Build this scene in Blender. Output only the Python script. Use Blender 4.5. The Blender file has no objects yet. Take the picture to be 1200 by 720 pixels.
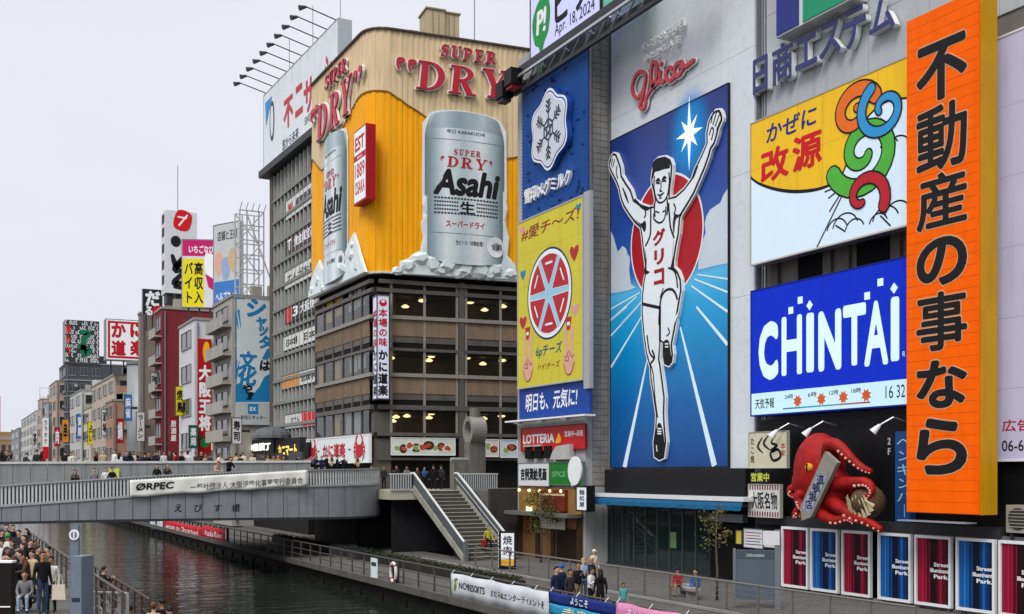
import bpy, math, random
from mathutils import Vector, Matrix
from mathutils.geometry import tessellate_polygon

SC = bpy.context.scene
COL = SC.collection
rnd = random.Random(7)
R = math.radians

# ------------------------------------------------------------------ camera
F, CX, HY = 1300.0, 600.0, 555.0            # focal length, centre and horizon in photo pixels (1200x720)
TH = math.atan(670.0 / F)                   # the view is turned this far right of the canal's axis (+Y)
EYE = Vector((0, 0, 5.3))
FW = Vector((math.sin(TH), math.cos(TH), 0)); RT = Vector((math.cos(TH), -math.sin(TH), 0)); UP = Vector((0, 0, 1))
cd = bpy.data.cameras.new('camera'); cam = bpy.data.objects.new('camera', cd); COL.objects.link(cam)
cam.location = EYE; cam.rotation_euler = (R(90), 0, -TH)
cd.sensor_width = 36; cd.lens = 36 * F / 1200; cd.shift_y = (HY - 360) / 1200
cd.clip_start = 0.5; cd.clip_end = 6000
SC.camera = cam

# ------------------------------------------------------------------ sky, sun, exposure
SUN_EL, SUN_AZ = R(50), R(-128)             # azimuth measured from +Y towards +X: over the left bank behind the camera, veiled by cloud
w = bpy.data.worlds.new('World'); SC.world = w; w.use_nodes = True
nt = w.node_tree; bg = nt.nodes['Background']
sky = nt.nodes.new('ShaderNodeTexSky'); sky.sky_type = 'NISHITA'; sky.sun_disc = False
sky.sun_elevation = SUN_EL; sky.sun_rotation = SUN_AZ; sky.dust_density = 4
hs = nt.nodes.new('ShaderNodeHueSaturation'); hs.inputs['Saturation'].default_value = 0.25
nt.links.new(sky.outputs[0], hs.inputs['Color'])
tc = nt.nodes.new('ShaderNodeTexCoord'); sp = nt.nodes.new('ShaderNodeSeparateXYZ')
nt.links.new(tc.outputs['Generated'], sp.inputs[0])
rp = nt.nodes.new('ShaderNodeValToRGB')     # even cloud cover, a little brighter overhead as overcast skies are
rp.color_ramp.elements[0].position = 0.0; rp.color_ramp.elements[0].color = (6.35, 6.45, 7.05, 1)
rp.color_ramp.elements[1].position = 1.0; rp.color_ramp.elements[1].color = (15.5, 15.6, 16.0, 1)
_e = rp.color_ramp.elements.new(.42); _e.color = (6.45, 6.55, 7.2, 1)
nt.links.new(sp.outputs['Z'], rp.inputs[0])
nz = nt.nodes.new('ShaderNodeTexNoise'); nz.inputs['Scale'].default_value = 2.2; nz.inputs['Detail'].default_value = 5
mp = nt.nodes.new('ShaderNodeMapping'); mp.inputs['Scale'].default_value = (1, 1, 2.5)
nt.links.new(tc.outputs['Generated'], mp.inputs[0]); nt.links.new(mp.outputs[0], nz.inputs[0])
mr = nt.nodes.new('ShaderNodeMapRange'); mr.inputs[1].default_value = .3; mr.inputs[2].default_value = .7
mr.inputs[3].default_value = .965; mr.inputs[4].default_value = 1.035
nt.links.new(nz.outputs[0], mr.inputs[0])
vm = nt.nodes.new('ShaderNodeVectorMath'); vm.operation = 'SCALE'
nt.links.new(rp.outputs[0], vm.inputs[0]); nt.links.new(mr.outputs[0], vm.inputs['Scale'])
mx = nt.nodes.new('ShaderNodeMixRGB'); mx.inputs[0].default_value = 0.94
nt.links.new(hs.outputs[0], mx.inputs[1]); nt.links.new(vm.outputs[0], mx.inputs[2])
nt.links.new(mx.outputs[0], bg.inputs['Color']); bg.inputs['Strength'].default_value = 0.1
sl = bpy.data.lights.new('sun', 'SUN'); sl.energy = 1.5; sl.angle = R(22); sl.color = (1.0, 0.975, 0.94)
so = bpy.data.objects.new('sun', sl); COL.objects.link(so)
sd = Vector((math.sin(SUN_AZ) * math.cos(SUN_EL), math.cos(SUN_AZ) * math.cos(SUN_EL), math.sin(SUN_EL)))
so.rotation_euler = sd.to_track_quat('Z', 'Y').to_euler(); so.location = (0, 0, 80)
SC.view_settings.view_transform = 'Standard'; SC.view_settings.look = 'None'
SC.view_settings.gamma = 1.0; SC.view_settings.use_curve_mapping = False
SC.view_settings.exposure = 0.38
SC.cycles.max_bounces = 6; SC.cycles.diffuse_bounces = 3; SC.cycles.glossy_bounces = 3; SC.cycles.transmission_bounces = 4
SC.cycles.caustics_reflective = False; SC.cycles.caustics_refractive = False
SC.cycles.use_denoising = True

# ------------------------------------------------------------------ pixels to places
def ray(px, py): return FW + RT * ((px - CX) / F) + UP * ((HY - py) / F)
def on_x(px, py, X): r = ray(px, py); return EYE + r * (X / r.x)
def on_y(px, py, Y): r = ray(px, py); return EYE + r * (Y / r.y)
def on_z(px, py, z): r = ray(px, py); return EYE + r * ((z - EYE.z) / r.z)
def at_d(px, py, d): return EYE + ray(px, py) * d
def proj(p):
    q = Vector(p) - EYE; d = q.dot(FW)
    return (CX + F * q.dot(RT) / d, HY - F * q.z / d)

class Face:
    """an upright plane; u runs left to right for someone looking at it, v up, n out of it"""
    def __init__(s, o, u):
        s.o = Vector(o); s.u = Vector((u[0], u[1], 0)).normalized(); s.n = s.u.cross(UP)
    def uv(s, px, py):
        r = ray(px, py); t = (s.o - EYE).dot(s.n) / r.dot(s.n); p = EYE + r * t - s.o
        return (p.dot(s.u), p.z)
    def pt(s, u, v, n=0): return s.o + s.u * u + UP * v + s.n * n
    def mat(s):
        m = Matrix.Identity(4)
        for i in range(3): m[i][0] = s.u[i]; m[i][1] = UP[i]; m[i][2] = s.n[i]; m[i][3] = s.o[i]
        return m
    def at(s, px, py, n=0):              # same plane, origin moved to a pixel (and n metres out)
        u, v = s.uv(px, py); return Face(s.pt(u, v, n), s.u)
def fx(X, px, py): return Face(on_x(px, py, X), (0, -1))       # a face that looks over the canal
def fy(Y, px, py): return Face(on_y(px, py, Y), (1, 0))        # a face that looks back towards the camera

# ------------------------------------------------------------------ materials
def lin(c):
    if isinstance(c, str):
        c = c.lstrip('#'); c = [int(c[i:i + 2], 16) / 255 for i in (0, 2, 4)]
        return tuple(x / 12.92 if x <= .04045 else ((x + .055) / 1.055) ** 2.4 for x in c)
    return tuple(c)
MATS = {}
def M(name, col=None, rough=.6, var=.06, scale=2.0, bump=0., metal=0., spec=.2, streak=0., emit=0., stops=None, axis=1, length=1., trans=0., coat=0.):
    """procedural paint, stone, metal ...: base colour with uneven tone, optional rain streaks and relief"""
    if name in MATS: return MATS[name]
    m = bpy.data.materials.new(name); m.use_nodes = True; MATS[name] = m
    t = m.node_tree; b = t.nodes['Principled BSDF']; L = t.links.new
    b.inputs['Roughness'].default_value = rough; b.inputs['Metallic'].default_value = metal
    b.inputs['Specular IOR Level'].default_value = spec
    if trans: b.inputs['Transmission Weight'].default_value = trans
    if coat: b.inputs['Coat Weight'].default_value = coat; b.inputs['Coat Roughness'].default_value = .15
    co = t.nodes.new('ShaderNodeTexCoord')
    if stops:
        sx = t.nodes.new('ShaderNodeSeparateXYZ'); L(co.outputs['Object'], sx.inputs[0])
        dv = t.nodes.new('ShaderNodeMath'); dv.operation = 'DIVIDE'; dv.inputs[1].default_value = length
        L(sx.outputs[axis], dv.inputs[0]); r_ = t.nodes.new('ShaderNodeValToRGB'); L(dv.outputs[0], r_.inputs[0])
        e = r_.color_ramp.elements
        while len(e) < len(stops): e.new(.5)
        for i, (p, c) in enumerate(stops): e[i].position = p; e[i].color = (*lin(c), 1)
        src = r_.outputs[0]
    else:
        rgb = t.nodes.new('ShaderNodeRGB'); rgb.outputs[0].default_value = (*lin(col), 1); src = rgb.outputs[0]
    if var:
        n = t.nodes.new('ShaderNodeTexNoise'); n.inputs['Scale'].default_value = scale; n.inputs['Detail'].default_value = 6
        n.inputs['Roughness'].default_value = .62
        L(co.outputs['Object'], n.inputs['Vector'])
        g = t.nodes.new('ShaderNodeMapRange'); g.inputs[1].default_value = .28; g.inputs[2].default_value = .72
        g.inputs[3].default_value = 1 - var; g.inputs[4].default_value = 1 + var; L(n.outputs[0], g.inputs[0])
        v = t.nodes.new('ShaderNodeVectorMath'); v.operation = 'SCALE'; L(src, v.inputs[0]); L(g.outputs[0], v.inputs['Scale']); src = v.outputs[0]
    if streak:
        n2 = t.nodes.new('ShaderNodeTexNoise'); n2.inputs['Scale'].default_value = 1.0; n2.inputs['Detail'].default_value = 5
        mp_ = t.nodes.new('ShaderNodeMapping'); mp_.inputs['Scale'].default_value = (2.6, .22, 2.6) if axis == 1 else (2.6, 2.6, .22)
        L(co.outputs['Object'], mp_.inputs[0]); L(mp_.outputs[0], n2.inputs['Vector'])
        g2 = t.nodes.new('ShaderNodeMapRange'); g2.inputs[1].default_value = .5; g2.inputs[2].default_value = .78
        g2.inputs[3].default_value = 1; g2.inputs[4].default_value = 1 - streak; L(n2.outputs[0], g2.inputs[0])
        v2 = t.nodes.new('ShaderNodeVectorMath'); v2.operation = 'SCALE'; L(src, v2.inputs[0]); L(g2.outputs[0], v2.inputs['Scale']); src = v2.outputs[0]
    L(src, b.inputs['Base Color'])
    if emit: L(src, b.inputs['Emission Color']); b.inputs['Emission Strength'].default_value = emit
    if bump:
        n3 = t.nodes.new('ShaderNodeTexNoise'); n3.inputs['Scale'].default_value = scale * 9; n3.inputs['Detail'].default_value = 4
        L(co.outputs['Object'], n3.inputs['Vector'])
        bp = t.nodes.new('ShaderNodeBump'); bp.inputs['Strength'].default_value = bump; bp.inputs['Distance'].default_value = .03
        L(n3.outputs[0], bp.inputs['Height']); L(bp.outputs[0], b.inputs['Normal'])
    return m
def glass(name, col, rough=.06):
    return M(name, col, rough=rough, var=.25, scale=.35, spec=.7)
BLACK = M('black_paint', '#141416', .5, .1); WHITE = M('white_paint', '#e8eaec', .5, .04); INK = M('print_black', '#17171a', .6, .05)
PAPER = M('print_white', '#eceef0', .55, .03); RED = M('print_red', '#b81626', .5, .06); NAVY = M('navy_paint', '#1c2456', .45, .08)
STEEL = M('steel_grey', '#7b7d80', .45, .12, 4, metal=.4); DSTEEL = M('dark_steel', '#3a3b3e', .5, .15, 4, metal=.2)
SILVER = M('silver_metal', '#b4b7ba', .35, .08, 5, metal=.6); DARK = M('dark_void', '#0c0c0e', .9, .15)
CONC = M('concrete', '#8e8c87', .85, .14, .8, bump=.25, streak=.25, axis=2); CONCV = M('concrete_face', '#9a9892', .85, .12, .8, bump=.2, streak=.3)
GLASSD = glass('window_glass_dark', '#20262a'); GLASSM = glass('window_glass_grey', '#3c464c')

# ------------------------------------------------------------------ mesh building
def smooth_closed(p, k=4):
    n = len(p); out = []
    for i in range(n):
        a, b, c, d = p[i - 1], p[i], p[(i + 1) % n], p[(i + 2) % n]
        for j in range(k):
            t = j / k
            out.append(tuple(.5 * (2 * b[q] + (c[q] - a[q]) * t + (2 * a[q] - 5 * b[q] + 4 * c[q] - d[q]) * t * t + (3 * b[q] - a[q] - 3 * c[q] + d[q]) * t ** 3) for q in (0, 1)))
    return out
def smooth_open(p, k=5):
    out = []; n = len(p)
    for i in range(n - 1):
        a, b, c, d = p[max(i - 1, 0)], p[i], p[i + 1], p[min(i + 2, n - 1)]
        for j in range(k):
            t = j / k
            out.append(tuple(.5 * (2 * b[q] + (c[q] - a[q]) * t + (2 * a[q] - 5 * b[q] + 4 * c[q] - d[q]) * t * t + (3 * b[q] - a[q] - 3 * c[q] + d[q]) * t ** 3) for q in range(len(b))))
    return out + [tuple(p[-1])]
def area(p): return sum(p[i - 1][0] * p[i][1] - p[i][0] * p[i - 1][1] for i in range(len(p))) / 2
def ccw(p): return p if area(p) > 0 else p[::-1]
def inset(p, d):
    p = ccw(list(p)); n = len(p); out = []
    for i in range(n):
        a, b, c = Vector(p[i - 1]), Vector(p[i]), Vector(p[(i + 1) % n])
        e1 = (b - a); e2 = (c - b)
        if e1.length < 1e-9 or e2.length < 1e-9: continue
        e1.normalize(); e2.normalize()
        nn = Vector((-e1.y, e1.x)) + Vector((-e2.y, e2.x))
        if nn.length < .3: nn = Vector((-e2.y, e2.x))
        nn.normalize(); out.append(tuple(b + nn * d))
    return out
def ell(cx, cy, rx, ry, n=32, a0=0, a1=360):
    m = n if a1 - a0 >= 360 else n + 1
    return [(cx + rx * math.cos(R(a0 + (a1 - a0) * i / n)), cy + ry * math.sin(R(a0 + (a1 - a0) * i / n))) for i in range(m)]

class MB:
    def __init__(s): s.v = []; s.f = []; s.mi = []; s.sm = False
    def face(s, pts, m=0):
        i = len(s.v); s.v += [tuple(p) for p in pts]; s.f.append(tuple(range(i, i + len(pts)))); s.mi.append(m); return s
    def box(s, a, b, m=0):
        x0, x1 = sorted((a[0], b[0])); y0, y1 = sorted((a[1], b[1])); z0, z1 = sorted((a[2], b[2])); i = len(s.v)
        s.v += [(x0, y0, z0), (x1, y0, z0), (x1, y1, z0), (x0, y1, z0), (x0, y0, z1), (x1, y0, z1), (x1, y1, z1), (x0, y1, z1)]
        for q in ((3, 2, 1, 0), (4, 5, 6, 7), (0, 1, 5, 4), (1, 2, 6, 5), (2, 3, 7, 6), (3, 0, 4, 7)):
            s.f.append(tuple(i + k for k in q)); s.mi.append(m)
        return s
    def prism(s, poly, z0, z1, m=0, ms=None):
        """flat outline in local xy, from z0 to z1"""
        poly = ccw(list(poly)); n = len(poly); i = len(s.v)
        s.v += [(p[0], p[1], z0) for p in poly] + [(p[0], p[1], z1) for p in poly]
        for t in tessellate_polygon([[Vector((p[0], p[1], 0)) for p in poly]]):
            a, b, c = (poly[k] for k in t)
            if (b[0] - a[0]) * (c[1] - a[1]) - (b[1] - a[1]) * (c[0] - a[0]) < 0: t = t[::-1]
            s.f.append(tuple(i + n + k for k in t)); s.mi.append(m)
            s.f.append(tuple(i + k for k in t[::-1])); s.mi.append(m)
        for k in range(n):
            l = (k + 1) % n; s.f.append((i + k, i + l, i + n + l, i + n + k)); s.mi.append(m if ms is None else ms)
        return s
    def stroke(s, pts, wd, z0, z1, m=0, smooth=True, caps=True):
        """a brush line with round ends; wd a number or one per point"""
        if smooth and len(pts) > 2:
            q = [(p[0], p[1], (wd if not hasattr(wd, '__len__') else wd[i])) for i, p in enumerate(pts)]
            q = smooth_open(q, 5)
        else: q = [(p[0], p[1], (wd if not hasattr(wd, '__len__') else wd[i])) for i, p in enumerate(pts)]
        L_, R_ = [], []
        for i in range(len(q)):
            a = Vector(q[max(i - 1, 0)][:2]); b = Vector(q[min(i + 1, len(q) - 1)][:2]); t = (b - a)
            if t.length < 1e-9: continue
            t.normalize(); nrm = Vector((-t.y, t.x)); h = q[i][2] / 2; c = Vector(q[i][:2])
            L_.append(tuple(c + nrm * h)); R_.append(tuple(c - nrm * h))
        i0 = len(s.v); n = len(L_)
        for zz in (z0, z1): s.v += [(p[0], p[1], zz) for p in L_] + [(p[0], p[1], zz) for p in R_]
        for k in range(n - 1):
            s.f.append((i0 + 2 * n + k + 1, i0 + 2 * n + k, i0 + 3 * n + k, i0 + 3 * n + k + 1)); s.mi.append(m)
            s.f.append((i0 + k, i0 + k + 1, i0 + 2 * n + k + 1, i0 + 2 * n + k)); s.mi.append(m)
            s.f.append((i0 + n + k + 1, i0 + n + k, i0 + 3 * n + k, i0 + 3 * n + k + 1)); s.mi.append(m)
        for k in (0, n - 1):
            s.f.append((i0 + k, i0 + n + k, i0 + 3 * n + k, i0 + 2 * n + k)); s.mi.append(m)
        if caps:
            for e, j in ((q[0], 0), (q[-1], -1)):
                a = Vector(L_[j]); b = Vector(R_[j]); c = (a + b) / 2; r = (a - b).length / 2
                if r > 1e-4: s.prism(ell(c.x, c.y, r * .98, r * .98, 10), z0, z1 - .0015, m)
        return s
    def tube(s, pts, r, n=8, m=0, cap=True):
        pts = [Vector(p) for p in pts]; rs = r if hasattr(r, '__len__') else [r] * len(pts); i0 = len(s.v); prev = None
        for k, p in enumerate(pts):
            t = (pts[min(k + 1, len(pts) - 1)] - pts[max(k - 1, 0)]).normalized()
            a = prev if prev is not None and abs(prev.dot(t)) < .95 else (Vector((0, 0, 1)) if abs(t.z) < .9 else Vector((1, 0, 0)))
            x = (a - t * a.dot(t)).normalized(); y = t.cross(x); prev = x
            s.v += [tuple(p + (x * math.cos(2 * math.pi * j / n) + y * math.sin(2 * math.pi * j / n)) * rs[k]) for j in range(n)]
        for k in range(len(pts) - 1):
            for j in range(n):
                l = (j + 1) % n; s.f.append((i0 + k * n + j, i0 + k * n + l, i0 + (k + 1) * n + l, i0 + (k + 1) * n + j)); s.mi.append(m)
        if cap:
            s.f.append(tuple(i0 + j for j in reversed(range(n)))); s.mi.append(m)
            s.f.append(tuple(i0 + (len(pts) - 1) * n + j for j in range(n))); s.mi.append(m)
        return s
    def bar(s, a, b, w_, h_=None, m=0):
        """square bar between two points"""
        h_ = h_ or w_; a = Vector(a); b = Vector(b); t = (b - a).normalized()
        q = Vector((0, 0, 1)) if abs(t.z) < .9 else Vector((1, 0, 0)); x = t.cross(q).normalized(); y = x.cross(t); i = len(s.v)
        for p in (a, b):
            for dx, dy in ((-1, -1), (1, -1), (1, 1), (-1, 1)): s.v.append(tuple(p + x * dx * w_ / 2 + y * dy * h_ / 2))
        for f in ((0, 1, 5, 4), (1, 2, 6, 5), (2, 3, 7, 6), (3, 0, 4, 7), (3, 2, 1, 0), (4, 5, 6, 7)): s.f.append(tuple(i + k for k in f)); s.mi.append(m)
        return s
    def ball(s, c, r, n=10, k=6, m=0):
        c = Vector(c); rx, ry, rz = r if hasattr(r, '__len__') else (r, r, r); i0 = len(s.v)
        for a in range(k + 1):
            ph = math.pi * a / k
            for b in range(n): s.v.append((c.x + rx * math.sin(ph) * math.cos(2 * math.pi * b / n), c.y + ry * math.sin(ph) * math.sin(2 * math.pi * b / n), c.z + rz * math.cos(ph)))
        for a in range(k):
            for b in range(n):
                d = (b + 1) % n; s.f.append((i0 + a * n + b, i0 + (a + 1) * n + b, i0 + (a + 1) * n + d, i0 + a * n + d)); s.mi.append(m)
        return s
    def mesh(s, name, mats):
        me = bpy.data.meshes.new(name); me.from_pydata(s.v, [], s.f)
        for m in (mats if isinstance(mats, (list, tuple)) else [mats]): me.materials.append(m)
        if any(s.mi): me.polygons.foreach_set('material_index', s.mi)
        if s.sm: me.polygons.foreach_set('use_smooth', [True] * len(s.f))
        me.update(); return me
    def obj(s, name, mats, parent=None): return link(name, s.mesh(name, mats), parent)
def link(name, me, parent=None, loc=None):
    o = bpy.data.objects.new(name, me); COL.objects.link(o)
    if parent is not None: o.parent = parent
    if loc is not None: o.location = loc
    return o
def tag(o, label=None, cat=None, group=None, kind=None):
    if label: o['label'] = label
    if cat: o['category'] = cat
    if group: o['group'] = group
    if kind: o['kind'] = kind
    return o
def thing(name, label, cat, where, group=None, rz=0):
    o = bpy.data.objects.new(name, None); COL.objects.link(o); o.empty_display_size = .3
    if isinstance(where, Face): o.matrix_world = where.mat()
    else: o.location = where; o.rotation_euler = (0, 0, rz)
    return tag(o, label, cat, group)
def struct(name, mb, mat): return tag(mb.obj(name, mat), kind='structure')
def tree_copy(o, parent=None):
    c = o.copy(); COL.objects.link(c)
    if parent is not None: c.parent = parent
    for ch in list(o.children): tree_copy(ch, c)
    return c

# ------------------------------------------------------------------ lettering
def glyphs(s, bold=0., ext=0., shear=0., res=3):
    """outline of some characters; bold thickens the strokes by that share of an em"""
    c = bpy.data.curves.new('lettering', 'FONT'); c.body = s; c.extrude = ext; c.shear = shear
    c.resolution_u = res; c.fill_mode = 'FRONT' if ext == 0 else 'BOTH'
    o = bpy.data.objects.new('lettering', c); me = bpy.data.meshes.new_from_object(o)
    bpy.data.objects.remove(o); bpy.data.curves.remove(c)
    V = [v.co.copy() for v in me.vertices]; P = [tuple(p.vertices) for p in me.polygons]; bpy.data.meshes.remove(me)
    if bold < .008 or not V: return V, P, [0] * len(V)
    VV, PP, K = list(V), list(P), [0] * len(V); nd = 12 if bold > .03 else (8 if bold > .02 else 5)
    for k in range(nd):
        a = 2 * math.pi * k / nd + .21; r = bold * (1 + .04 * (k % 3)); i = len(VV)
        VV += [Vector((v.x + r * math.cos(a), v.y + r * math.sin(a), v.z)) for v in V]; PP += [tuple(j + i for j in p) for p in P]; K += [k + 1] * len(V)
    return VV, PP, K
def txt(s, parent, box, mat, n=.02, bold=.0, depth=0., shear=0., fit='stretch', name='lettering', slope=0., warp=None, res=3):
    """print or letters fitted into box = (u0, v0, u1, v1) on a face; n metres proud of it"""
    u0, v0, u1, v1 = box; u0, u1 = min(u0, u1), max(u0, u1); v0, v1 = min(v0, v1), max(v0, v1)
    V, P, K = glyphs(s, bold, .5 if depth else 0., shear, res)
    if not V: return None
    xs = [v.x for v in V]; ys = [v.y for v in V]; x0, x1, y0, y1 = min(xs), max(xs), min(ys), max(ys)
    if fit == 'em': x0, x1, y0, y1 = 0, float(len(s)), -.12, .88
    out = []
    for v, k in zip(V, K):
        a = (v.x - x0) / max(x1 - x0, 1e-6); b = (v.y - y0) / max(y1 - y0, 1e-6)
        U = u0 + a * (u1 - u0); W = v0 + b * (v1 - v0) + slope * (u0 + a * (u1 - u0) - u0)
        Z = n + (v.z + .5) * depth if depth else n
        Z -= k * .0006
        if warp: Z += warp(U, W)
        out.append((U, W, Z))
    me = bpy.data.meshes.new(name); me.from_pydata(out, [], P); me.materials.append(mat); me.update()
    return link(name, me, parent)
def vtxt(s, parent, box, mat, n=.02, bold=.03, depth=0., gap=.04, name='character', shear=0.):
    """upright column of characters, each its own part"""
    u0, v0, u1, v1 = box; u0, u1 = min(u0, u1), max(u0, u1); v0, v1 = min(v0, v1), max(v0, v1)
    k = len(s); h = (v1 - v0) / k; out = []
    for i, ch in enumerate(s):
        if ch in ' 　': continue
        if ch == 'ー': ch = '｜'
        t = v1 - i * h
        out.append(txt(ch, parent, (u0, t - h * (1 - gap), u1, t - h * gap), mat, n, bold, depth, shear, 'em', name))
    return out
class Board:
    """a sign on a face: px helpers in the photo's pixels"""
    def __init__(s, name, label, cat, face, group=None):
        s.face = face; s.root = thing(name, label, cat, face, group)
    def b(s, x0, y0, x1, y1):               # pixel corners (lower-left, upper-right) to a local box
        a = s.face.uv(x0, y0); c = s.face.uv(x1, y1); return (a[0], a[1], c[0], c[1])
    def p(s, *pts): return [s.face.uv(x, y) for x, y in pts]
    def panel(s, name, w, h, depth, mat, n0=0., frame=None, fw=.06):
        o = MB().box((0, 0, n0), (w, h, n0 + depth)).obj(name, mat, s.root)
        if frame:
            m = MB(); d = n0 + depth
            for a, c in (((-fw, -fw), (w + fw, 0)), ((-fw, h), (w + fw, h + fw)), ((-fw, 0), (0, h)), ((w, 0), (w + fw, h))):
                m.box((a[0], a[1], n0 - .003), (c[0], c[1], d + .03))
            m.obj('frame', frame, s.root)
        return o
    def c(s, xc, yc, wp, hp):               # box round a pixel centre, wp by hp pixels
        l = s.face.uv(xc - wp / 2, yc)[0]; r = s.face.uv(xc + wp / 2, yc)[0]; return (l, s.face.uv(xc, yc + hp / 2)[1], r, s.face.uv(xc, yc - hp / 2)[1])
    def shape(s, name, pts, mat, n0=.0, n1=.02, smooth=0):
        pts = s.p(*pts)
        if smooth: pts = smooth_closed(pts, smooth)
        return MB().prism(pts, n0, n1).obj(name, mat, s.root)
# ================================================================== the setting: ground, water, quays
WZ = -1.15                                   # water level
PAVE = M('paving_stone', '#64625e', .8, .16, .9, bump=.3, axis=2)
_t = PAVE.node_tree; _b = _t.nodes['Principled BSDF']; _src = _b.inputs['Base Color'].links[0].from_socket
_br = _t.nodes.new('ShaderNodeTexBrick'); _br.inputs['Scale'].default_value = 1.6; _br.inputs['Mortar Size'].default_value = .012
_br.inputs['Color1'].default_value = (1, 1, 1, 1); _br.inputs['Color2'].default_value = (.86, .86, .86, 1); _br.inputs['Mortar'].default_value = (.55, .55, .55, 1)
_tc = _t.nodes.new('ShaderNodeTexCoord'); _t.links.new(_tc.outputs['Object'], _br.inputs['Vector'])
_mm = _t.nodes.new('ShaderNodeMixRGB'); _mm.blend_type = 'MULTIPLY'; _mm.inputs[0].default_value = 1
_t.links.new(_src, _mm.inputs[1]); _t.links.new(_br.outputs[0], _mm.inputs[2]); _t.links.new(_mm.outputs[0], _b.inputs['Base Color'])
QUAY = M('quay_concrete', '#5b5854', .85, .2, .7, bump=.35, streak=.35, axis=2)
DIRT = M('canal_bed', '#2b2a25', .95, .2, .3)

struct('ground', MB().face([(-3000, -1500, -3), (3000, -1500, -3), (3000, 5000, -3), (-3000, 5000, -3)]), DIRT)
WM = M('canal_water', '#1d231b', .03, .1, .2, spec=.5); _t = WM.node_tree; _b = _t.nodes['Principled BSDF']; _b.inputs['IOR'].default_value = 1.33
_tc = _t.nodes.new('ShaderNodeTexCoord')
_mp = _t.nodes.new('ShaderNodeMapping'); _mp.inputs['Scale'].default_value = (.42, 1.0, 1); _mp.inputs['Rotation'].default_value = (0, 0, R(-14)); _t.links.new(_tc.outputs['Object'], _mp.inputs[0])
_n1 = _t.nodes.new('ShaderNodeTexNoise'); _n1.inputs['Scale'].default_value = 1.15; _n1.inputs['Detail'].default_value = 4.5; _n1.inputs['Distortion'].default_value = .5
_t.links.new(_mp.outputs[0], _n1.inputs[0])
_bp = _t.nodes.new('ShaderNodeBump'); _bp.inputs['Strength'].default_value = .85; _bp.inputs['Distance'].default_value = .09
_t.links.new(_n1.outputs[0], _bp.inputs['Height']); _t.links.new(_bp.outputs[0], _b.inputs['Normal'])
struct('canal_water', MB().face([(5.2, -40, WZ), (21, -40, WZ), (21, 1400, WZ), (5.2, 1400, WZ)]), WM)

QX = 20.0                                    # water edge of the right bank
# right bank: low quay beside the water, pavement one kerb higher under the shops
struct('quay_path', MB().box((QX + .002, -40, -.5), (27, 1400, -.12)).box((QX - .16, -40, -.42), (QX - .002, 1400, -.09)), QUAY)
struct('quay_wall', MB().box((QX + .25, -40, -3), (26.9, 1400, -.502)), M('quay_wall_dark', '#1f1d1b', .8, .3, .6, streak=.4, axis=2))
struct('pavement', MB().box((27.002, -40, -3), (62, 64.5, 0)).box((27.002, 64.502, -3), (29.2, 1400, -.004)), PAVE)
struct('kerb', MB().box((26.86, -40, -.1), (26.999, 64.5, .012)), CONC)
struct('street', MB().box((31.6, 64.504, -2.9), (120, 79, 4.15)).box((29.3, 79.004, -2.9), (160, 1400, 4.146)), PAVE)
# left bank: a promenade and a narrow landing below it
struct('promenade', MB().box((-120, -10, -3), (4.0, 1400, 1.3)), PAVE)
struct('landing_path', MB().box((4.002, -10, -3), (6.0, 1400, .2)), PAVE)
for i in range(34):                          # fenders and piles standing along the quay's foot
    y = 30 + i * 3.2
    p = thing('quay_pile', 'dark timber pile at the foot of the right quay wall', 'pile', (QX - .32, y, -3), 'piles along the right quay wall')
    MB().tube([(0, 0, 0), (0, 0, 2.35)], .09, 8).obj('post', M('tarred_wood', '#12100e', .8, .2, 3, bump=.3), p)
    MB().box((-.05, -.9, 1.75), (.14, .9, 1.9)).obj('waler', M('tarred_wood'), p)

# ------------------------------------------------------------------ railings
def railing(name, label, pts, h, step, mat, rails=(.18, .45, .72), r=.028, flat=False, cap=.04, group=None, pw=.07):
    root = thing(name, label, 'railing', pts[0], group); o = Vector(pts[0]); pts = [Vector(p) - o for p in pts]
    post = None
    for a, b in zip(pts, pts[1:]):
        L_ = (b - a).length; k = max(1, round(L_ / step))
        for i in range(k + (1 if b is pts[-1] else 0)):
            q = a + (b - a) * (i / k)
            if post is None: post = MB().box((-pw / 2, -pw / 2, 0), (pw / 2, pw / 2, h - .04)).mesh('post', mat)
            link('post', post, root, q)
    MB().tube([p + UP * h for p in pts], cap, 8).obj('top_rail', mat, root)
    for z in rails:
        MB().tube([p + UP * (h * z) for p in pts], r, 6).obj('rail', mat, root)
    return root
RAILM = M('railing_bronze_grey', '#55504b', .5, .15, 5, metal=.3); RAILW = M('railing_pale', '#9b9c9c', .45, .1, 5, metal=.3)
railing('quay_railing', 'long brown-grey railing along the water edge of the right quay', [(QX + .12, 24, -.12), (QX + .12, 62, -.12), (QX + .12, 87.6, -.12)], 1.12, 1.9, RAILM, rails=(.3, .62))
railing('quay_railing', 'far railing at the water edge beyond the bridge, behind red banners', [(QX + .12, 88, -.12), (QX + .12, 150, -.12)], 1.12, 1.25, M('railing_black', '#1d1d1f', .5, .1), rails=(.12, .9), pw=.12)
railing('pavement_railing', 'thin grey railing between quay and pavement in front of the glass doors', [(27.05, 25, 0), (27.05, 40, 0), (27.05, 57, 0)], 1.12, 2.0, M('railing_grey', '#77736e', .45, .12, 5, metal=.3), rails=(.08, .28, .46, .64, .82), r=.013)
railing('promenade_railing', 'dark railing edging the left promenade above the landing', [(3.9, 28, 1.3), (3.9, 60, 1.3)], 1.12, 1.7, RAILM, rails=(.25, .5, .75), r=.02)
railing('landing_railing', 'brown handrail at the water edge of the left landing', [(5.9, 36.5, .2), (5.9, 58, .2)], 1.1, 1.5, M('railing_brown', '#4a3530', .5, .12, 5), rails=(.3, .6), r=.02)
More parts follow.
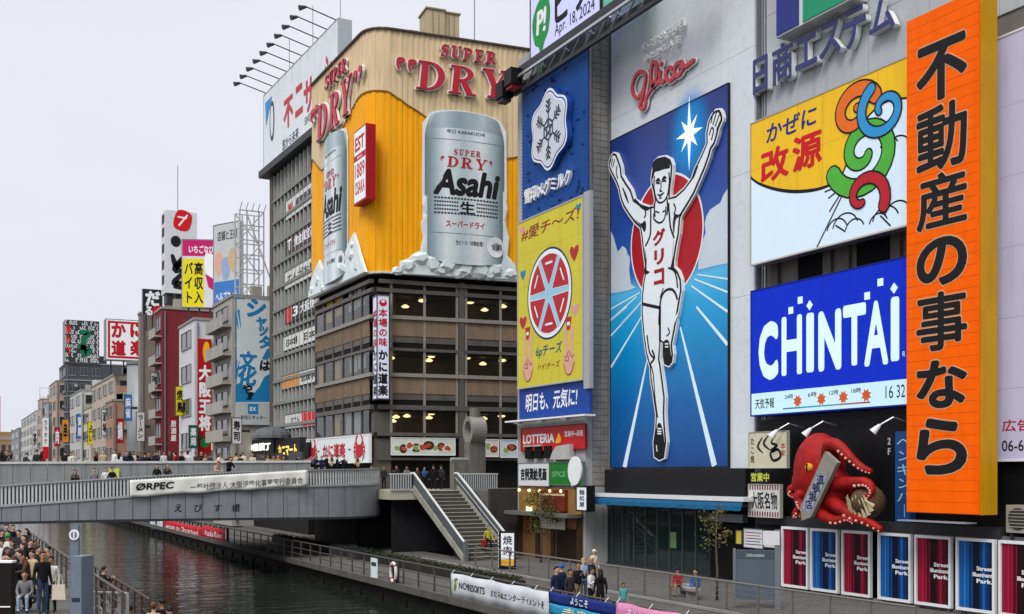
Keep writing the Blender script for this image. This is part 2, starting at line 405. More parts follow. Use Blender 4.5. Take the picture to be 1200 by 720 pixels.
railing('ramp_railing', 'pale handrail sloping down from the left promenade to the landing', [(4.15, 29, 1.25), (4.3, 40, .25)], 1.05, 1.6, RAILW, rails=(.5,), r=.02)

# ------------------------------------------------------------------ the arched foot bridge with its curved ramp
BR = thing('canal_bridge', 'grey panelled bridge with slatted balustrade arching over the canal', 'bridge', (14, 70, WZ))
BO = Vector((14, 70, WZ))
PANEL = M('bridge_panel', '#83878c', .5, .1, 1.2, spec=.3, streak=.32, axis=2); PANELB = M('bridge_panel_seam', '#26272a', .7, .1)
BALU = M('balustrade_white', '#c3c5c4', .45, .08, 3, streak=.25, axis=2); DECKM = M('bridge_deck', '#7d7a75', .85, .12, 1)
ctrl = [(-6, 69.6), (0, 69.15), (6, 69), (14, 68.9), (20.5, 69.0), (24.0, 69.7), (26.2, 71.2), (27.3, 73.2), (27.7, 75.5)]
crv = smooth_open(ctrl, 24); cum = [0]
for a, b in zip(crv, crv[1:]): cum.append(cum[-1] + math.dist(a, b))
def along(s):
    s = min(max(s, 0), cum[-1] - 1e-6)
    for i in range(len(cum) - 1):
        if cum[i + 1] >= s:
            t = (s - cum[i]) / (cum[i + 1] - cum[i]); a, b = crv[i], crv[i + 1]; d = Vector((b[0] - a[0], b[1] - a[1])).normalized()
            return Vector((a[0] + (b[0] - a[0]) * t, a[1] + (b[1] - a[1]) * t)), Vector((d.y, -d.x))     # point, outward normal
FT = ((0, 3.1), (5, 3.28), (9, 3.47), (13.5, 3.76), (18, 4.1), (22, 4.34), (28, 4.52), (34, 4.62), (60, 4.66))
def ftop(s):
    for (a, va), (b, vb) in zip(FT, FT[1:]):
        if s <= b: return va + (vb - va) * (s - a) / (b - a)
    return FT[-1][1]
def fbot(s): return 2.36 + .12 * math.sin(min(s, 30) / 30 * math.pi)
SL = cum[-1]; k = int(SL / 1.0)
for i in range(k):                            # every cladding panel by itself
    s0, s1 = i * SL / k + .018, (i + 1) * SL / k - .018; m = MB(); q = []
    for s in (s0, (s0 + s1) / 2, s1):
        p, n = along(s); q.append((p, n, s))
    for (p, n, s), (p2, n2, s2) in zip(q, q[1:]):
        for z0, z1, d0 in ((fbot(s) + .1, ftop(s) - .1, .0),):
            A = Vector((p.x, p.y, 0)) - BO * 1.0; B = Vector((p2.x, p2.y, 0)) - BO * 1.0
            A.z = B.z = -WZ; o1 = Vector((n.x, n.y, 0)) * .06; o2 = Vector((n2.x, n2.y, 0)) * .06
            zb, zt, zb2, zt2 = fbot(s) + .1, ftop(s) - .1, fbot(s2) + .1, ftop(s2) - .1
            P = [A + o1 + UP * zb, B + o2 + UP * zb2, B + o2 + UP * zt2, A + o1 + UP * zt]; Q = [A + UP * zb, B + UP * zb2, B + UP * zt2, A + UP * zt]
            m.face(P); m.face([Q[1], Q[0], Q[3], Q[2]]); m.face([Q[0], Q[1], P[1], P[0]]); m.face([P[3], P[2], Q[2], Q[3]])
            if s == s0: m.face([Q[0], P[0], P[3], Q[3]])
            if s2 == s1: m.face([P[1], Q[1], Q[2], P[2]])
    m.obj('panel', PANEL, BR)
def ribbon(z0f, z1f, o0, o1, s0=0., s1=None, n=60):
    """a strip following the bridge edge, between two heights and two offsets"""
    s1 = SL if s1 is None else s1; m = MB()
    for i in range(n):
        a, b = s0 + (s1 - s0) * i / n, s0 + (s1 - s0) * (i + 1) / n; C = []
        for s in (a, b):
            p, nn = along(s); base = Vector((p.x, p.y, 0)) - Vector((BO.x, BO.y, BO.z)); nv = Vector((nn.x, nn.y, 0))
            C.append([base + nv * o0 + UP * z0f(s), base + nv * o1 + UP * z0f(s), base + nv * o1 + UP * z1f(s), base + nv * o0 + UP * z1f(s)])
        A, B = C
        m.face([A[1], B[1], B[2], A[2]]); m.face([B[0], A[0], A[3], B[3]]); m.face([A[2], B[2], B[3], A[3]]); m.face([A[0], B[0], B[1], A[1]])
        if i == 0: m.face([A[0], A[1], A[2], A[3]])
        if i == n - 1: m.face([B[1], B[0], B[3], B[2]])
    return m
ribbon(lambda s: fbot(s), lambda s: ftop(s), -.3, -.004).obj('girder', PANELB, BR)
ribbon(lambda s: fbot(s) - .05, lambda s: fbot(s) + .085, -.02, .1).obj('lower_trim', DSTEEL, BR)
ribbon(lambda s: ftop(s) - .085, lambda s: ftop(s) + .04, -.02, .12).obj('upper_trim', SILVER, BR)
def rtop(s): return ftop(s) + 1.1 - .12 * min(1, max(0, (s - 14) / 10))
ribbon(lambda s: rtop(s), lambda s: rtop(s) + .07, -.12, .06).obj('handrail', SILVER, BR)
ribbon(lambda s: ftop(s) + .42, lambda s: ftop(s) + .47, -.05, .0).obj('middle_rail', DSTEEL, BR)
ribbon(lambda s: ftop(s) + .05, lambda s: rtop(s) - .01, -.30, -.26).obj('inner_mesh', M('balustrade_mesh', '#5d5f60', .6, .1, 4), BR)
m = MB(); k = int(SL / .2)
for i in range(k):
    s = (i + .5) * SL / k; p, n = along(s); t = Vector((-n.y, n.x)); base = Vector((p.x, p.y, 0)) - BO; nv = Vector((n.x, n.y, 0)); tv = Vector((t.x, t.y, 0)) * .052
    z0, z1 = ftop(s) + .05, rtop(s) - .005
    A = [base + nv * .03 - tv + UP * z0, base + nv * .03 + tv + UP * z0, base - nv * .02 + tv + UP * z1, base - nv * .02 - tv + UP * z1]; B = [v - nv * .04 for v in A]
    m.face(A[::-1]); m.face(B); 
    for j in range(4): m.face([A[j], A[(j + 1) % 4], B[(j + 1) % 4], B[j]])
tag(m.obj('balusters', BALU, BR), kind='stuff')
# ramp deck behind the balustrade, the main deck and its panelled parapet
m = MB(); n_ = 40
for i in range(n_):
    a, b = SL * i / n_, SL * (i + 1) / n_; P = []
    for s in (a, b):
        p, nn = along(s); base = Vector((p.x, p.y, 0)) - BO; P.append((base + Vector((nn.x, nn.y, 0)) * -.3 + UP * (ftop(s) - .02), Vector((base.x, 74.9 + 2.2 * max(0, (p.x - 20) / 8) - BO.y, base.z)) + UP * (ftop(s) - .02)))
    m.face([P[0][0], P[1][0], P[1][1], P[0][1]]); m.face([q - UP * .35 for q in (P[0][1], P[1][1], P[1][0], P[0][0])])
m.obj('ramp_deck', DECKM, BR)
def rel(x, y, z): return (x - BO.x, y - BO.y, z - BO.z)
MB().box(rel(-10, 75.52, 4.1), rel(27.6, 88, 4.95)).box(rel(27.602, 77.3, 4.1), rel(31.7, 88, 4.155)).obj('deck', DECKM, BR)
for j in range(5): MB().box(rel(-10, 76 + j * 2.6, 2.6), rel(29, 76.6 + j * 2.6, 4.098)).obj('beam', M('bridge_beam', '#4a4b4d', .7, .15, 1), BR)
PARA = M('parapet_panel', '#8a8d8c', .55, .09, 1.5, streak=.3, axis=2)
for i in range(31):
    x = -8 + i * 1.0; zt = 5.78 + .009 * i
    if x > 22.3: break
    MB().box(rel(x + .012, 75.3, 3.2), rel(x + .988, 75.38, zt)).obj('panel', PARA, BR)
m = MB(); m.box(rel(-8, 75.385, 3.2), rel(22.6, 75.5, 5.72)); m.obj('parapet_core', PANELB, BR)
m = MB()
for i in range(31):
    x = -8 + i; zt = 5.785 + .009 * i
    if x > 22.3: break
    m.box(rel(x, 75.22, zt), rel(x + 1.0, 75.6, zt + .13 + .0005 * i))
m.obj('parapet_cap', M('parapet_cap', '#c9cbca', .5, .06, 2, streak=.2, axis=2), BR)
MB().box(rel(-8, 87.6, 4.66), rel(28, 87.8, 5.8)).obj('rear_parapet', PARA, BR)
fe = Face((0, 68.84, 0), (1, 0))
for ch, x in zip('えびす橋', (208.5, 231.5, 254.5, 276)):       # name of the bridge on its panels
    u, v = fe.uv(x, 595.5); hh = .27
    t = txt(ch, BR, (u - hh, v - hh, u + hh, v + hh), INK, 0, .012, fit='em', name='character', shear=.12)
    t.matrix_parent_inverse = BR.matrix_basis.inverted() @ Matrix.Translation((0, 0, 0)); t.matrix_basis = fe.mat() @ Matrix.Translation((0, 0, .012))
tag(MB().box((9.6, 75.16, 4.86), (10.25, 75.21, 5.62)).obj('notice', M('notice_yellow_green', '#c3cf6a', .6, .1)), 'small yellow-green notice sheet fixed to the bridge parapet', 'notice')
struct('abutment', MB().box((26.6, 76, -2.95), (31.55, 86, 4.05)), M('abutment_dark', '#2c2b2a', .9, .15, .8))

# long cloth banner hung over the balustrade
bf = Face((0, 68.70, 0), (1, 0)); a = bf.uv(152, 563); b = bf.uv(360, 551)
bn = thing('cloth_banner', 'long white cloth banner with black lettering draped over the bridge balustrade', 'banner', Face(bf.pt(a[0], a[1] - 1.0), (1, 0)))
bl = b[0] - a[0]; sl_ = (b[1] - a[1]) / bl; m = MB(); nx, ny = 56, 6; rr = random.Random(3)
ph = [rr.uniform(0, 6.28) for _ in range(6)]
def bz(u, t): return .035 * math.sin(u * 1.7 + ph[0] + t * 1.3) * (1 - .5 * t) + .02 * math.sin(u * 4.1 + ph[1] - t * 3) + .04
gr = []
for j in range(ny + 1):
    for i in range(nx + 1):
        u = bl * i / nx; t = j / ny; gr.append((u, u * sl_ + t * 1.0 + .03 * math.sin(u * 2.1 + ph[2]) * (1 - t), bz(u, t) - .06 * t))
m.v = gr
for j in range(ny):
    for i in range(nx): q = j * (nx + 1) + i; m.f.append((q, q + 1, q + nx + 2, q + nx + 1)); m.mi.append(0)
m.sm = True
CLOTH = M('banner_cloth', '#dcdcd4', .8, .06, 2); o = m.obj('cloth', CLOTH, bn); s = o.modifiers.new('thickness', 'SOLIDIFY'); s.thickness = .012
wf = lambda U, V: bz(U, .55) - .03
txt('ØRPEC', bn, (.35, .38, 2.55, .80), INK, .03, .03, shear=.1, slope=sl_, warp=wf)
txt('一般社団法人 大阪活性化事業実行委員会', bn, (3.5, .34, bl - .3, .78), M('print_grey', '#5c5c5c', .7, .1), .03, .01, slope=sl_, warp=wf)

# ------------------------------------------------------------------ staircase from the street down to the quay
SX0, SX1, SY0, SY1, SZ = 28.15, 31.35, 60.9, 68.9, 4.15
ST = thing('stone_staircase', 'pale stone staircase with glass-sided balustrades leading from the bridge to the quay', 'staircase', ((SX0 + SX1) / 2, SY0, 0))
so_ = Vector(((SX0 + SX1) / 2, SY0, 0)); ns = 18; SW = (SX1 - SX0) / 2 - .09; STEP = M('step_stone', '#4f4d48', .85, .14, 2, bump=.2); NOSE = M('step_nosing', '#b3b0a2', .8, .12, 3)
for i in range(ns):
    y = i * (SY1 - SY0) / ns; g = (SY1 - SY0) / ns; z = (i + 1) * SZ / ns
    s = MB().box((-SW, y, z - SZ / ns + .001), (SW, y + g * 1.6, z)).obj('step', STEP, ST)
    MB().box((-SW + .002, y - .02, z - .03), (SW - .002, y + .06, z + .006)).obj('nosing', NOSE, s)
BALG = M('balustrade_panel', '#565c60', .25, .12, .6, spec=.6)
for sgn in (-1, 1):
    x = sgn * (SW + .09)
    pts = [(0, -.1), (8, SZ - .15), (8, SZ + .35), (0, .35)]
    m = MB(); w_ = .13
    def slab(zs, xa, xb, mm, nm):
        q = MB(); i = 0
        A = [(xa, zs[0][0], zs[0][1]), (xa, zs[1][0], zs[1][1]), (xa, zs[2][0], zs[2][1]), (xa, zs[3][0], zs[3][1])]; B = [(xb, p[1], p[2]) for p in A]
        q.face(A if xa < xb else A[::-1]); q.face(B[::-1] if xa < xb else B)
        for j in range(4): q.face([A[(j + 1) % 4], A[j], B[j], B[(j + 1) % 4]])
        return q.obj(nm, mm, ST)
    slab(pts, x - .08, x + .08, M('stringer_cream', '#9a978a', .7, .1, 1.5, streak=.25, axis=2), 'stringer')
    slab([(0, .42), (8, SZ + .42), (8, SZ + 1.08), (0, 1.08)], x - .03, x + .03, BALG, 'side_panel')
    MB().tube([(x, -.25, 1.12), (x, 0, 1.14), (x, 8, SZ + 1.16), (x, 8.5, SZ + 1.16)], .075, 8).obj('handrail', M('handrail_white', '#c8cac8', .4, .06), ST)
    MB().tube([(x - sgn * .16, 0, .85), (x - sgn * .16, 8, SZ + .85)], .035, 6).obj('grab_rail', SILVER, ST)
    for j in range(6): MB().box((x - .04, j * 1.58, j * 1.58 / 8 * SZ + .3), (x + .04, j * 1.58 + .07, j * 1.58 / 8 * SZ + 1.1)).obj('post', STEEL, ST)
    MB().box((x - .12, -.32, 0), (x + .12, -.12, 1.2)).obj('newel', STEEL, ST)
MB().box((-3.2, 8.05, SZ - .6), (3.0, 17.0, SZ - .001)).obj('landing', M('landing_cream', '#b2b09f', .75, .1, 1.2), ST)
LW_ = thing('low_wall', 'low dark planter wall with clipped hedge between quay and pavement', 'wall', (23.4, 45, -.12)); MB().box((0, 0, 0), (.5, 42, .5)).obj('wall', M('planter_dark', '#2b2825', .8, .2, 1, streak=.3, axis=2), LW_)
_q = MB(); _r = random.Random(2)
for i in range(5200):
    c = Vector((_r.uniform(.02, .48), _r.uniform(.1, 41.9), .5 + abs(_r.gauss(0, .1)))); a_ = Vector((_r.uniform(-1, 1), _r.uniform(-1, 1), _r.uniform(-.5, 1))).normalized() * .06; b_ = a_.cross(Vector((_r.uniform(-1, 1), _r.uniform(-1, 1), 1))).normalized() * .035; _q.face([c - a_, c + b_, c + a_, c - b_], i % 2)
tag(_q.obj('hedge', [M('leaf_dark', '#1f2a14', .6, .2, 3), M('leaf_mid', '#2f3a1c', .6, .2, 3)], LW_), kind='stuff')
# landing balustrades (left and right of the stair head)
for x0, x1, k in ((26.4, 28.0, 9), (31.6, 34.4, 17)):
    g = thing('landing_balustrade', 'pale slatted balustrade at the head of the stairs, ' + ('bridge side' if x0 < 30 else 'shop side'), 'balustrade', (x0, 68.85, SZ)); d = x1 - x0
    MB().box((0, 0, 1.08), (d, .1, 1.16)).obj('handrail', M('handrail_white'), g); MB().box((0, 0, .02), (d, .08, .1)).obj('bottom_rail', SILVER, g)
    MB().box((.02, .04, .12), (d - .02, .06, 1.06)).obj('glass_panel', BALG, g)
    bar_ = MB().box((-.025, .015, .1), (.025, .065, 1.08)).mesh('bar', BALU)
    for i in range(k): link('bar', bar_, g, ((i + .5) * d / k, 0, 0))
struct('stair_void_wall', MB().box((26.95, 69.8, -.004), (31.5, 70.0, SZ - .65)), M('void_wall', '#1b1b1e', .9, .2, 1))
struct('retaining_wall', MB().box((31.5, 64.3, 0.002), (36, 64.502, 4.3)), M('retaining_wall', '#3e3b38', .85, .2, .8, streak=.3, axis=2))
# ================================================================== right bank: the tall buildings with the big signs
XG, XS, XA = 35.0, 33.4, 35.4                 # wall planes: runner-sign building, narrow poster building, near office building
YG1 = on_x(716, 400, XG).y; YG0 = on_x(884, 400, XG).y
YS0 = YG1 + .35; YS1 = on_x(606, 400, XS).y
GREYW = M('wall_panel_grey', '#d6dce0', .5, .04, .4, streak=.13, axis=2); GREYS = M('wall_panel_seam', '#7e8286', .7, .05)
def body(name, label, x0, x1, y0, y1, z0, z1, mat, cat='building'):
    r = thing(name, label, cat, (x0, y0, z0)); MB().box((0, 0, 0), (x1 - x0, y1 - y0, z1 - z0)).obj('wall', mat, r); return r
# ---- the building that carries the runner sign
GB = body('sign_building', 'tall pale grey building carrying the runner sign above glass doors', XG + .12, 58, YG0, YG1, 0, 46, GREYS)
gface = Face((XG + .12, YG1, 0), (0, -1)); gw = YG1 - YG0
def on_face(o, f, par):                       # place an object built in a face's local frame under a parent
    o.matrix_parent_inverse = par.matrix_basis.inverted(); o.matrix_basis = f.mat(); return o
zc = on_x(717, 548, XG).z
for i, (a, b) in enumerate(((0, .18), (.18, .80), (.80, 1.0))):     # metal cladding sheets with recessed joints
    for z0, z1 in ((zc - .1, 14), (14, 20), (20, 26), (26, 32), (32, 38), (38, 46)):
        on_face(MB().box((gw * a + .008, z0 + .008, .0), (gw * b - .008, z1 - .008, .115)).obj('panel', GREYW, GB), gface, GB)
# black soffit, ledges, awning and glass front
def strip(name, x0, y0, x1, X, zt, zb, dn, mat, par=GB):
    a = on_x(x0, y0, X).y; b = on_x(x1, y0, X).y
    return on_face(MB().box((0, zb, 0), (a - b, zt, dn)).obj(name, mat, par), Face((X, a, 0), (0, -1)), par)
z1 = zc - .12
strip('dark_fascia', 718, 560, 884, XG, z1, z1 - 1.35, .55, M('fascia_black', '#1b1b1c', .35, .2, .5))
strip('ledge', 722, 570, 884, XG, z1 - 1.36, z1 - 1.62, 1.0, M('ledge_grey', '#8f9292', .5, .08))
strip('ledge', 716, 573, 886, XG, z1 - 1.72, z1 - 1.84, .9, M('ledge_grey'))
AW = thing('shop_awning', 'long bright blue awning roll above the glass doors', 'awning', Face((XG - 1.5, on_x(694, 580, XG - 1.5).y, 3.55), (0, -1)))
aw = on_x(694, 580, XG - 1.5).y - on_x(870, 585, XG - 1.5).y
MB().box((-.1, .42, -1.5), (aw + .1, .62, .02)).obj('cassette', M('awning_white', '#d9dada', .5, .05), AW)
q = MB(); nn = 40
for i in range(nn):
    a, b = aw * i / nn, aw * (i + 1) / nn; d0, d1 = .014 * math.sin(i * 1.9), .014 * math.sin((i + 1) * 1.9)
    q.face([(a, -.02 + d0, .1 + d0), (b, -.02 + d1, .1 + d1), (b, .2, .07), (a, .2, .07)]); q.face([(a, .2, .07), (b, .2, .07), (b, .44, -.05), (a, .44, -.05)])
q.obj('canopy', M('awning_blue', '#14587f', .7, .1, 1.2, streak=.15), AW)
gl = thing('glass_front', 'dark glass shopfront of tall panes under the blue awning', 'shopfront', Face((XG - .02, on_x(694, 660, XG).y, 0), (0, -1)))
glw = on_x(694, 660, XG).y - on_x(832, 660, XG).y
MB().box((-.2, 0, -1.2), (glw + .2, 3.55, -1.15)).obj('back_wall', M('shop_interior_green', '#20302c', .8, .3, .4), gl)
for i in range(10):
    MB().box((i * glw / 10 + .04, .08, -.03), ((i + 1) * glw / 10 - .04, 3.35, -.01)).obj('pane', M('shop_glass', '#1c2a2a', .05, .3, .5, spec=.8), gl)
    MB().box((i * glw / 10 - .035, 0, -.06), (i * glw / 10 + .035, 3.5, .05)).obj('mullion', M('mullion', '#5b6361', .4, .1, metal=.5), gl)
MB().box((-.05, 3.35, -.05), (glw + .05, 3.5, .06)).obj('head_rail', DSTEEL, gl); MB().box((-.05, 0, -.05), (glw + .05, .1, .06)).obj('sill', DSTEEL, gl)
MB().box((glw * .70, 1.3, .0), (glw * .75, 2.15, .02)).obj('notice', M('notice_green', '#6d8a63', .7, .15), gl)
dv = thing('dark_doorway', 'deep dark doorway between the glass front and the food stall', 'doorway', Face((XG - .02, on_x(834, 660, XG).y, 0), (0, -1)))
dw = on_x(834, 660, XG).y - YG0
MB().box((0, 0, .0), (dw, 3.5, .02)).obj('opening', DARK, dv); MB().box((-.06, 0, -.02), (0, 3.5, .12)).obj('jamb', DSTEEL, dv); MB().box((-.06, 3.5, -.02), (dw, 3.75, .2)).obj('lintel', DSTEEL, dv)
MB().box((.4, 2.9, .1), (dw - .3, 3.3, .45)).obj('counter_hood', STEEL, dv)

# ---- runner sign: screen, clouds, lanes, red disc, star and the raised cut-out figure
gs = Board('runner_billboard', 'giant blue billboard of a white-clad runner with raised arms before a red disc', 'billboard', fx(XG - .02, 717.5, 548))
W_ = gs.face.uv(855, 400)[0]; H_ = gs.face.uv(717.5, 166.5)[1]
SCREEN = M('screen_blue', stops=[(0, '#064080'), (.18, '#045a9c'), (.36, '#0282bb'), (.46, '#1f98cc'), (.52, '#4fabd6'), (.57, '#215aa6'), (.75, '#1f4190'), (1, '#162f70')], axis=1, length=H_, rough=.35, var=.05, scale=.6, spec=.3, emit=.12)
gs.panel('screen', W_, H_, .10, SCREEN, frame=M('thin_black_frame', '#16171c', .5), fw=.05)
P1 = lambda *q: [(710 + x / 5.14, 120 + y / 5.14) for x, y in q]
P2 = lambda *q: [(710 + x / 5.14, 240 + y / 5.14) for x, y in q]
P3 = lambda *q: [(710 + x / 3.787, 360 + y / 3.787) for x, y in q]
CLD = M('print_cloud', '#bfcbd6', .45, .08, .35, emit=.06)
L0 = .103
def clipu(pts): return [(min(max(u, .02), W_ - .02), v) for u, v in pts]
def cloud(pts):
    MB().prism(clipu(gs.p(*pts)), L0, L0 + .006).obj('cloud', CLD, gs.root)
cloud(P2((0, 150), (30, 165), (55, 195), (70, 250), (80, 285), (95, 270), (110, 250), (130, 265), (140, 300), (155, 320), (150, 400), (160, 480), (190, 500), (150, 515), (80, 530), (0, 545)))
cloud(P2((780, -110), (745, -95), (720, -60), (700, -10), (670, 10), (640, 30), (615, 70), (605, 120), (612, 170), (600, 200), (585, 260), (570, 330), (565, 395), (640, 375), (700, 362), (780, 345)))
LANE = M('print_lane', '#cfe6f0', .45, .03, emit=.1)
for (a, b, wa, wb) in ((P3((195, 215)), P3((90, 712)), .10, .40), (P3((338, 90)), P3((490, 705)), .12, .42), (P3((410, 0)), P3((560, 165)), .12, .2), (P2((525, 490)), P2((770, 640)), .08, .13),
                       (P2((545, 450)), P2((770, 522)), .07, .1), (P2((560, 422)), P2((770, 442)), .06, .08), (P2((215, 530)), P2((40, 630)), .06, .09), (P2((195, 555)), P2((35, 695)), .07, .1),
                       (P2((230, 580)), P2((100, 722)), .07, .1), (P3((100, 0)), P3((20, 62)), .08, .1), (P3((148, 0)), P3((22, 130)), .08, .12), (P3((180, 20)), P3((30, 268)), .09, .16)):
    u = clipu(gs.p(a[0], b[0])); MB().stroke(u, [wa, wb], L0 + .008, L0 + .012, smooth=False, caps=False).obj('lane_line', LANE, gs.root)
c = gs.face.uv(710 + 378 / 5.14, 240 + 225 / 5.14)
ru = (gs.face.uv(710 + 588 / 5.14, 300)[0] - gs.face.uv(710 + 163 / 5.14, 300)[0]) / 2; cu = gs.face.uv(710 + 370 / 5.14, 300)[0]
vt = gs.face.uv(772, 211)[1]; vb = gs.face.uv(772, 352)[1]
MB().prism(ell(cu, (vt + vb) / 2, ru + .12, (vt - vb) / 2 + .12, 56), L0 + .014, L0 + .018).obj('disc_edge', WHITE, gs.root)
MB().prism(ell(cu, (vt + vb) / 2, ru, (vt - vb) / 2, 56), L0 + .02, L0 + .03).obj('red_disc', M('print_disc_red', '#a50f1b', .45, .08, .4, emit=.05), gs.root)
sc_ = gs.face.uv(710 + 513 / 5.14, 120 + 190 / 5.14); st = []
for i in range(16):
    a = R(90 + i * 22.5); l = (.45 if i % 2 else (1.95 if i % 8 == 0 else (1.35 if i % 4 == 0 else 1.15)))
    st.append((sc_[0] + l * .86 * math.cos(a), sc_[1] + l * math.sin(a)))
hm = M('print_halo', '#1f8fd8', .45, 0, emit=.12); _t = hm.node_tree; _b = _t.nodes['Principled BSDF']     # glow printed round the star, fading outwards
_tc = _t.nodes.new('ShaderNodeTexCoord'); _vm = _t.nodes.new('ShaderNodeVectorMath'); _vm.operation = 'LENGTH'; _t.links.new(_tc.outputs['Object'], _vm.inputs[0])
_mr = _t.nodes.new('ShaderNodeMapRange'); _mr.interpolation_type = 'SMOOTHSTEP'; _mr.inputs[1].default_value = 0; _mr.inputs[2].default_value = 2.6; _mr.inputs[3].default_value = .95; _mr.inputs[4].default_value = 0
_t.links.new(_vm.outputs['Value'], _mr.inputs[0]); _t.links.new(_mr.outputs[0], _b.inputs['Alpha'])
_h = MB().prism(ell(0, 0, 2.6, 2.6, 40), 0, .003).obj('star_halo', hm, gs.root); _h.location = (sc_[0], sc_[1] - .1, L0 + .003); _h.scale = (.8, 1.15, 1)
MB().prism(st, L0 + .012, L0 + .02).obj('star', M('print_star', '#dfeef6', .4, .03, emit=.35), gs.root)
outl = (P1((72, 302), (92, 308), (107, 345), (122, 390), (127, 440), (150, 478), (182, 525), (200, 583), (240, 610), (290, 626), (312, 622), (318, 600), (312, 560), (298, 500), (296, 460), (305, 400), (315, 355), (345, 330), (385, 322), (420, 340), (434, 380), (432, 430), (428, 475), (420, 530), (416, 572), (450, 558), (495, 518), (540, 460), (560, 400), (600, 320), (630, 250), (628, 195), (645, 110), (665, 72), (690, 45), (715, 40), (730, 60), (738, 95), (735, 120), (715, 165), (705, 210), (690, 260), (668, 292), (655, 340), (630, 410), (600, 480), (565, 560), (530, 620), (495, 675))
        + P2((482, 85), (474, 180), (458, 260), (445, 340), (443, 375), (467, 400), (486, 450), (490, 520), (476, 600), (462, 680))
        + P3((342, 10), (335, 80), (325, 135), (318, 170), (323, 210), (318, 250), (300, 270), (277, 260), (268, 215), (270, 165), (264, 158), (262, 230), (268, 262), (277, 330), (286, 400), (284, 470), (286, 520), (293, 600), (281, 675), (256, 686), (232, 668), (227, 600), (236, 540), (239, 480), (227, 400), (215, 320), (212, 270), (195, 210), (184, 130), (177, 50))
        + P2((238, 650), (240, 560), (250, 460), (262, 410), (256, 350), (245, 270), (238, 200), (230, 150), (195, 118), (160, 70), (130, 22)) + P1((112, 590), (98, 525), (80, 482), (58, 440), (38, 400), (42, 360), (55, 322)))
op = clipu(gs.p(*outl))
fig = MB().prism(op, L0 + .02, .30).obj('figure_plate', M('figure_white', '#e3e6e8', .45, .03), gs.root)
bk = inset(op, .085); gy = inset(op, .215)
MB().prism(bk, .301, .312).obj('figure_outline', INK, fig); MB().prism(gy, .313, .322).obj('figure_fill', M('figure_grey', '#dde4e8', .45, .06, .5, emit=.07), fig)
FZ = .324
def ink(pts, wd, k=0): MB().stroke(gs.p(*pts), [x * 1.45 for x in wd] if hasattr(wd, '__len__') else wd * 1.45, FZ, FZ + .008 + k * .001).obj('ink_line', INK, fig)
def blob(pts, mat=INK, k=0, sm=3): MB().prism(smooth_closed(gs.p(*pts), sm), FZ + .002, FZ + .012 + k * .001).obj('ink_shape', mat, fig)
blob(P1((310, 425), (312, 375), (330, 348), (365, 338), (400, 345), (415, 372), (414, 400), (395, 405), (372, 410), (345, 420), (325, 425), (318, 450), (308, 470)))       # hair
ink(P1((322, 455), (320, 520), (332, 580), (350, 608), (380, 600), (402, 560), (412, 490), (410, 430)), .07, 1)                                                           # face edge
ink(P1((330, 480), (345, 470), (355, 478)), [.05, .13, .05]); ink(P1((368, 470), (382, 458), (394, 462)), [.05, .13, .05])
ink(P1((334, 492), (344, 488), (352, 494)), .08); ink(P1((372, 480), (382, 476), (390, 480)), .08)
ink(P1((362, 480), (362, 520), (355, 538), (368, 540)), .06); ink(P1((342, 560), (358, 566), (380, 548)), [.05, .09, .05]); ink(P1((352, 582), (364, 580)), .06)
ink(P1((330, 590), (322, 640), (326, 690)), .08); ink(P1((398, 580), (402, 640), (398, 680)), .08)
ink(P2((318, 60), (320, 90), (345, 112), (372, 105), (388, 70), (392, 20)), .07); ink(P2((300, 20), (300, 120), (296, 190), (270, 250)), .09); ink(P2((408, 0), (412, 60), (420, 140), (440, 200)), .09)
ink(P2((330, 45), (350, 52)), .06); ink(P2((372, 48), (384, 42)), .06)
blob(P2((264, 100), (272, 120), (268, 160), (258, 165), (240, 130), (200, 90), (240, 118))); blob(P2((445, 60), (470, 65), (500, 30), (470, 75), (450, 100), (440, 180), (434, 120)))
ink(P2((265, 30), (270, 60), (262, 80)), .08); ink(P2((440, 0), (450, 30), (440, 60)), .07)
ink(P1((130, 520), (150, 570), (165, 610)), [.05, .11, .05]); ink(P1((585, 390), (560, 450), (545, 470)), [.04, .09, .04]); ink(P1((205, 590), (250, 640), (285, 650)), .09)
blob(P2((262, 265), (275, 330), (275, 395), (295, 408), (268, 425), (262, 400), (270, 340))); blob(P2((440, 205), (434, 280), (432, 350), (440, 395), (420, 382), (430, 340)))
ink(P2((408, 385), (440, 400), (455, 440), (462, 500)), .08); ink(P2((250, 600), (300, 612), (350, 622)), .12); ink(P2((350, 720), (354, 640), (362, 570), (385, 525), (420, 512), (445, 530), (460, 570)), .1)
ink(P2((375, 510), (358, 560)), .06); ink(P3((262, 0), (262, 80), (262, 150)), .13)
ink(P3((205, 130), (215, 200), (232, 225)), .08); ink(P3((228, 195), (238, 225), (222, 250)), .09); ink(P3((220, 255), (232, 300), (240, 400), (252, 490)), .06); ink(P3((298, 95), (305, 115), (292, 130)), .06)
blob(P3((252, 522), (268, 522), (280, 580), (283, 630), (272, 668), (255, 675), (240, 655), (238, 600))); blob(P3((280, 155), (300, 150), (308, 190), (312, 230), (302, 255), (288, 252), (280, 215)))
for y in (540, 552, 562): MB().stroke(gs.p(*P3((253, y), (268, y + 1))), .08, FZ + .015, FZ + .02).obj('lace', WHITE, fig)
for y in (165, 178): MB().stroke(gs.p(*P3((287, y), (299, y))), .08, FZ + .015, FZ + .02).obj('lace', WHITE, fig)
MB().stroke(gs.p(*P3((247, 615), (250, 640))), .07, FZ + .015, FZ + .02).obj('gleam', WHITE, fig)
for hx in ((664, 108, 680, 60), (676, 120, 700, 62), (690, 130, 716, 80), (700, 148, 726, 108)): ink(P1((hx[0], hx[1] + 20), (hx[2], hx[3])), .055)
ink(P1((655, 200), (668, 160), (680, 175), (668, 230)), .06)
